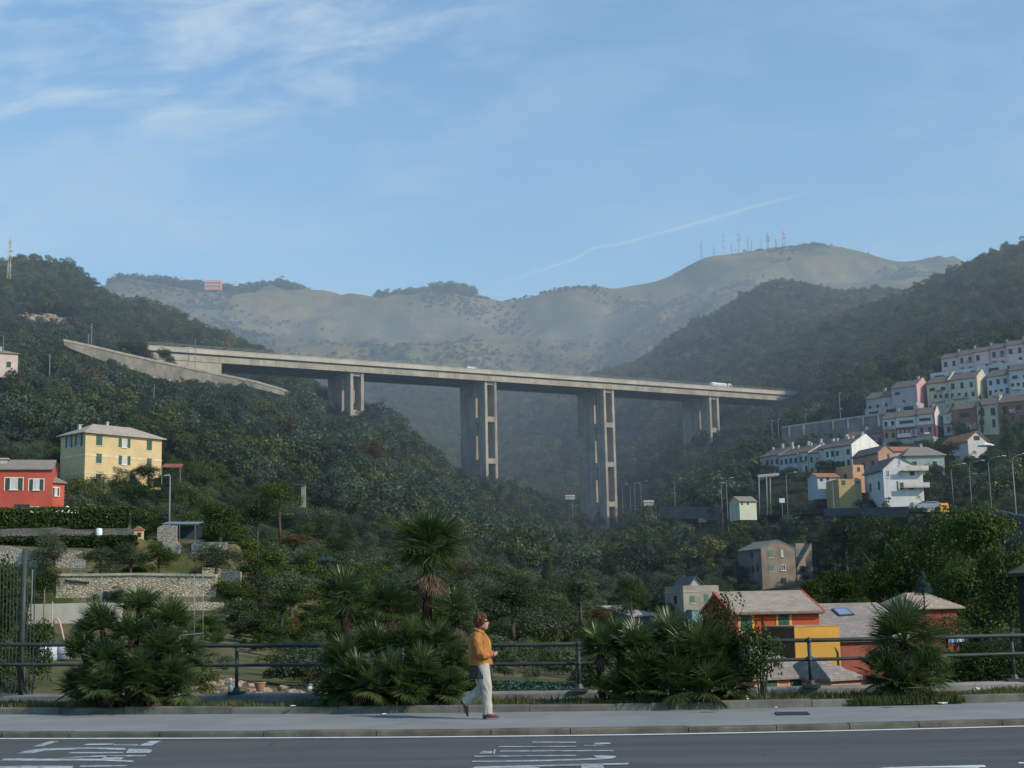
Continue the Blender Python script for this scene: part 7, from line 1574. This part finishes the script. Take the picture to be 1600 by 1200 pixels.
def ringtube(mb, rows, n=20):
    """rows: (centre, rx, ry)"""
    b = len(mb.v)
    for c, rx, ry in rows:
        for k in range(n): a = 2*math.pi*k/n; mb.v.append((c[0]+rx*math.cos(a), c[1]+ry*math.sin(a), c[2]))
    for i in range(len(rows)-1):
        for k in range(n): mb.f.append((b+i*n+k, b+i*n+(k+1) % n, b+(i+1)*n+(k+1) % n, b+(i+1)*n+k)); mb.m.append(0)
    mb.f.append(tuple(b+k for k in reversed(range(n)))); mb.m.append(0); e = b+(len(rows)-1)*n; mb.f.append(tuple(e+k for k in range(n))); mb.m.append(0); return mb
rg = random.Random(12)
j = MB(); ringtube(j, [((-.105, 0, .845), .188, .185), ((-.11, 0, .90), .182, .185), ((-.118, 0, 1.0), .165, .175), ((-.125, 0, 1.12), .165, .175), ((-.13, 0, 1.22), .168, .185), ((-.14, 0, 1.30), .14, .18), ((-.145, 0, 1.355), .095, .11), ((-.13, 0, 1.385), .075, .08)])
j.tube([(-.15, -.15, 1.31), (-.145, -.20, 1.24), (-.13, -.235, 1.12), (-.115, -.25, 1.035), (-.06, -.215, 1.0), (.0, -.165, 1.0), (.03, -.145, 1.005)], [.075, .078, .072, .07, .064, .056, .052], 14)
j.tube([(-.13, .15, 1.31), (-.10, .22, 1.18), (-.06, .235, 1.05), (.0, .15, 1.0), (.06, .075, 1.0)], [.075, .074, .068, .06, .052], 14)
for i in range(16):
    a = rg.uniform(0, 6.28); z = rg.uniform(.88, 1.25); j.tube([(-.11+.172*math.cos(a), .175*math.sin(a), z), (-.11+.178*math.cos(a+.35), .18*math.sin(a+.35), z-.05)], [.010, .004], 6)
jk = remesh(j.build('jacket', JACK, per, True), .009, 3); folds(jk, .011, 9, 3)
c = MB(); c.tube([(-.06+.0, -.085, 1.345), (-.12, -.095, 1.375), (-.185, -.06, 1.41), (-.20, 0, 1.42), (-.185, .06, 1.41), (-.12, .095, 1.375), (-.06, .085, 1.345)], [.018, .026, .028, .028, .028, .026, .018], 8); c.tube([(-.055, -.09, 1.35), (.0, -.07, 1.24), (.035, -.05, 1.10)], [.02, .024, .012], 7); c.build('collar', JACK, jk, True)
s_ = MB(); ringtube(s_, [((-.03, 0, 1.02), .092, .07), ((-.02, 0, 1.12), .09, .075), ((-.03, 0, 1.22), .085, .075), ((-.07, 0, 1.33), .06, .06)], 14); remesh(s_.build('top', SHIRT, per, True), .012, 2)
tu_ = MB(); ringtube(tu_, [((-.11, 0, .63), .178, .185), ((-.105, 0, .72), .178, .185), ((-.105, 0, .80), .176, .18), ((-.11, 0, .88), .165, .17)]); 
for i in range(14): a = i*.45; tu_.tube([(-.11+.178*math.cos(a), .185*math.sin(a), .635), (-.105+.18*math.cos(a+.05), .186*math.sin(a+.05), .80)], [.013, .004], 6)
remesh(tu_.build('tunic', TUNIC, per, True), .011, 2)
tr_m = MB(); tr_m.tube([(-.075, -.085, .86), (-.055, -.085, .70), (-.015, -.087, .50), (-.01, -.087, .30), (.0, -.087, .10), (.003, -.087, .075)], [.105, .098, .082, .074, .070, .066], 16); tr_m.tube([(-.125, .085, .86), (-.115, .085, .68), (-.095, .085, .50), (-.13, .085, .44), (-.27, .085, .33), (-.385, .085, .245)], [.105, .098, .083, .08, .073, .07], 16); tr_m.ball((-.10, 0, .86), (.13, .14, .11), 14, 10)
for (a, b) in (((.05, -.12, .48), (-.05, -.15, .42)), ((.06, -.10, .20), (-.03, -.15, .15)), ((-.2, .03, .42), (-.14, .02, .36)), ((-.02, -.17, .62), (.04, -.14, .55))): tr_m.tube([a, b], [.008, .003], 6)
folds(remesh(tr_m.build('trousers', TROU, per, True), .009, 2), .009, 10, 8)
def shoe(pos, ang):
    mb = MB(); ringtube(mb, [((.03, 0, 0), .135, .044), ((.03, 0, .02), .138, .047), ((.0, 0, .045), .10, .043), ((-.04, 0, .07), .055, .038)], 16); o = remesh(mb.build('shoe', SHOE, per, True), .008, 1)
    MB().box(-.10, -.035, -.022, -.045, .035, .0).build('heel', paint('dark heel', (.02, .015, .015), .6), o); o.location = pos; o.rotation_euler = (0, ang, 0); return o
shoe((.02, -.087, .022), 0); shoe((-.395, .087, .185), R(72))
cf = MB(); cf.tube([(.025, -.148, 1.005), (.062, -.12, 1.006)], [.045, .042], 14); cf.tube([(.055, .08, 1.0), (.085, .045, 1.002)], [.043, .040], 14); cf.build('cuff', REDC, jk, True)
h_ = MB(); h_.ball(HC+Vector((-.022, 0, .03)), (.098, .09, .108), 16, 12)
for i in range(150):
    a = rg.uniform(0, 6.28); e = rg.uniform(-.9, 1.5); d = Vector((math.cos(a)*math.cos(e), math.sin(a)*math.cos(e), math.sin(e)))
    if d.x > .62 and d.z < .45 or (d.z < -.35 and d.x > -.1): continue
    q = HC+Vector((-.022+d.x*.098, d.y*.09, .025+d.z*.108)); h_.ball(q, rg.uniform(.014, .032), 7, 5)
folds(remesh(h_.build('hair', HAIR, per, True), .0065, 0), .008, 30, 2)
gl_ = MB()
for s in (-1, 1): gl_.box(.062, s*.034-.026, .006, .070, s*.034+.026, .036); gl_.bar((.062, s*.062, .024), (-.03, s*.078, .02), .006)
gg = gl_.build('glasses', paint('dark lenses', (.015, .012, .012), .25), per); gg.location = HC+Vector((.022, 0, .0))
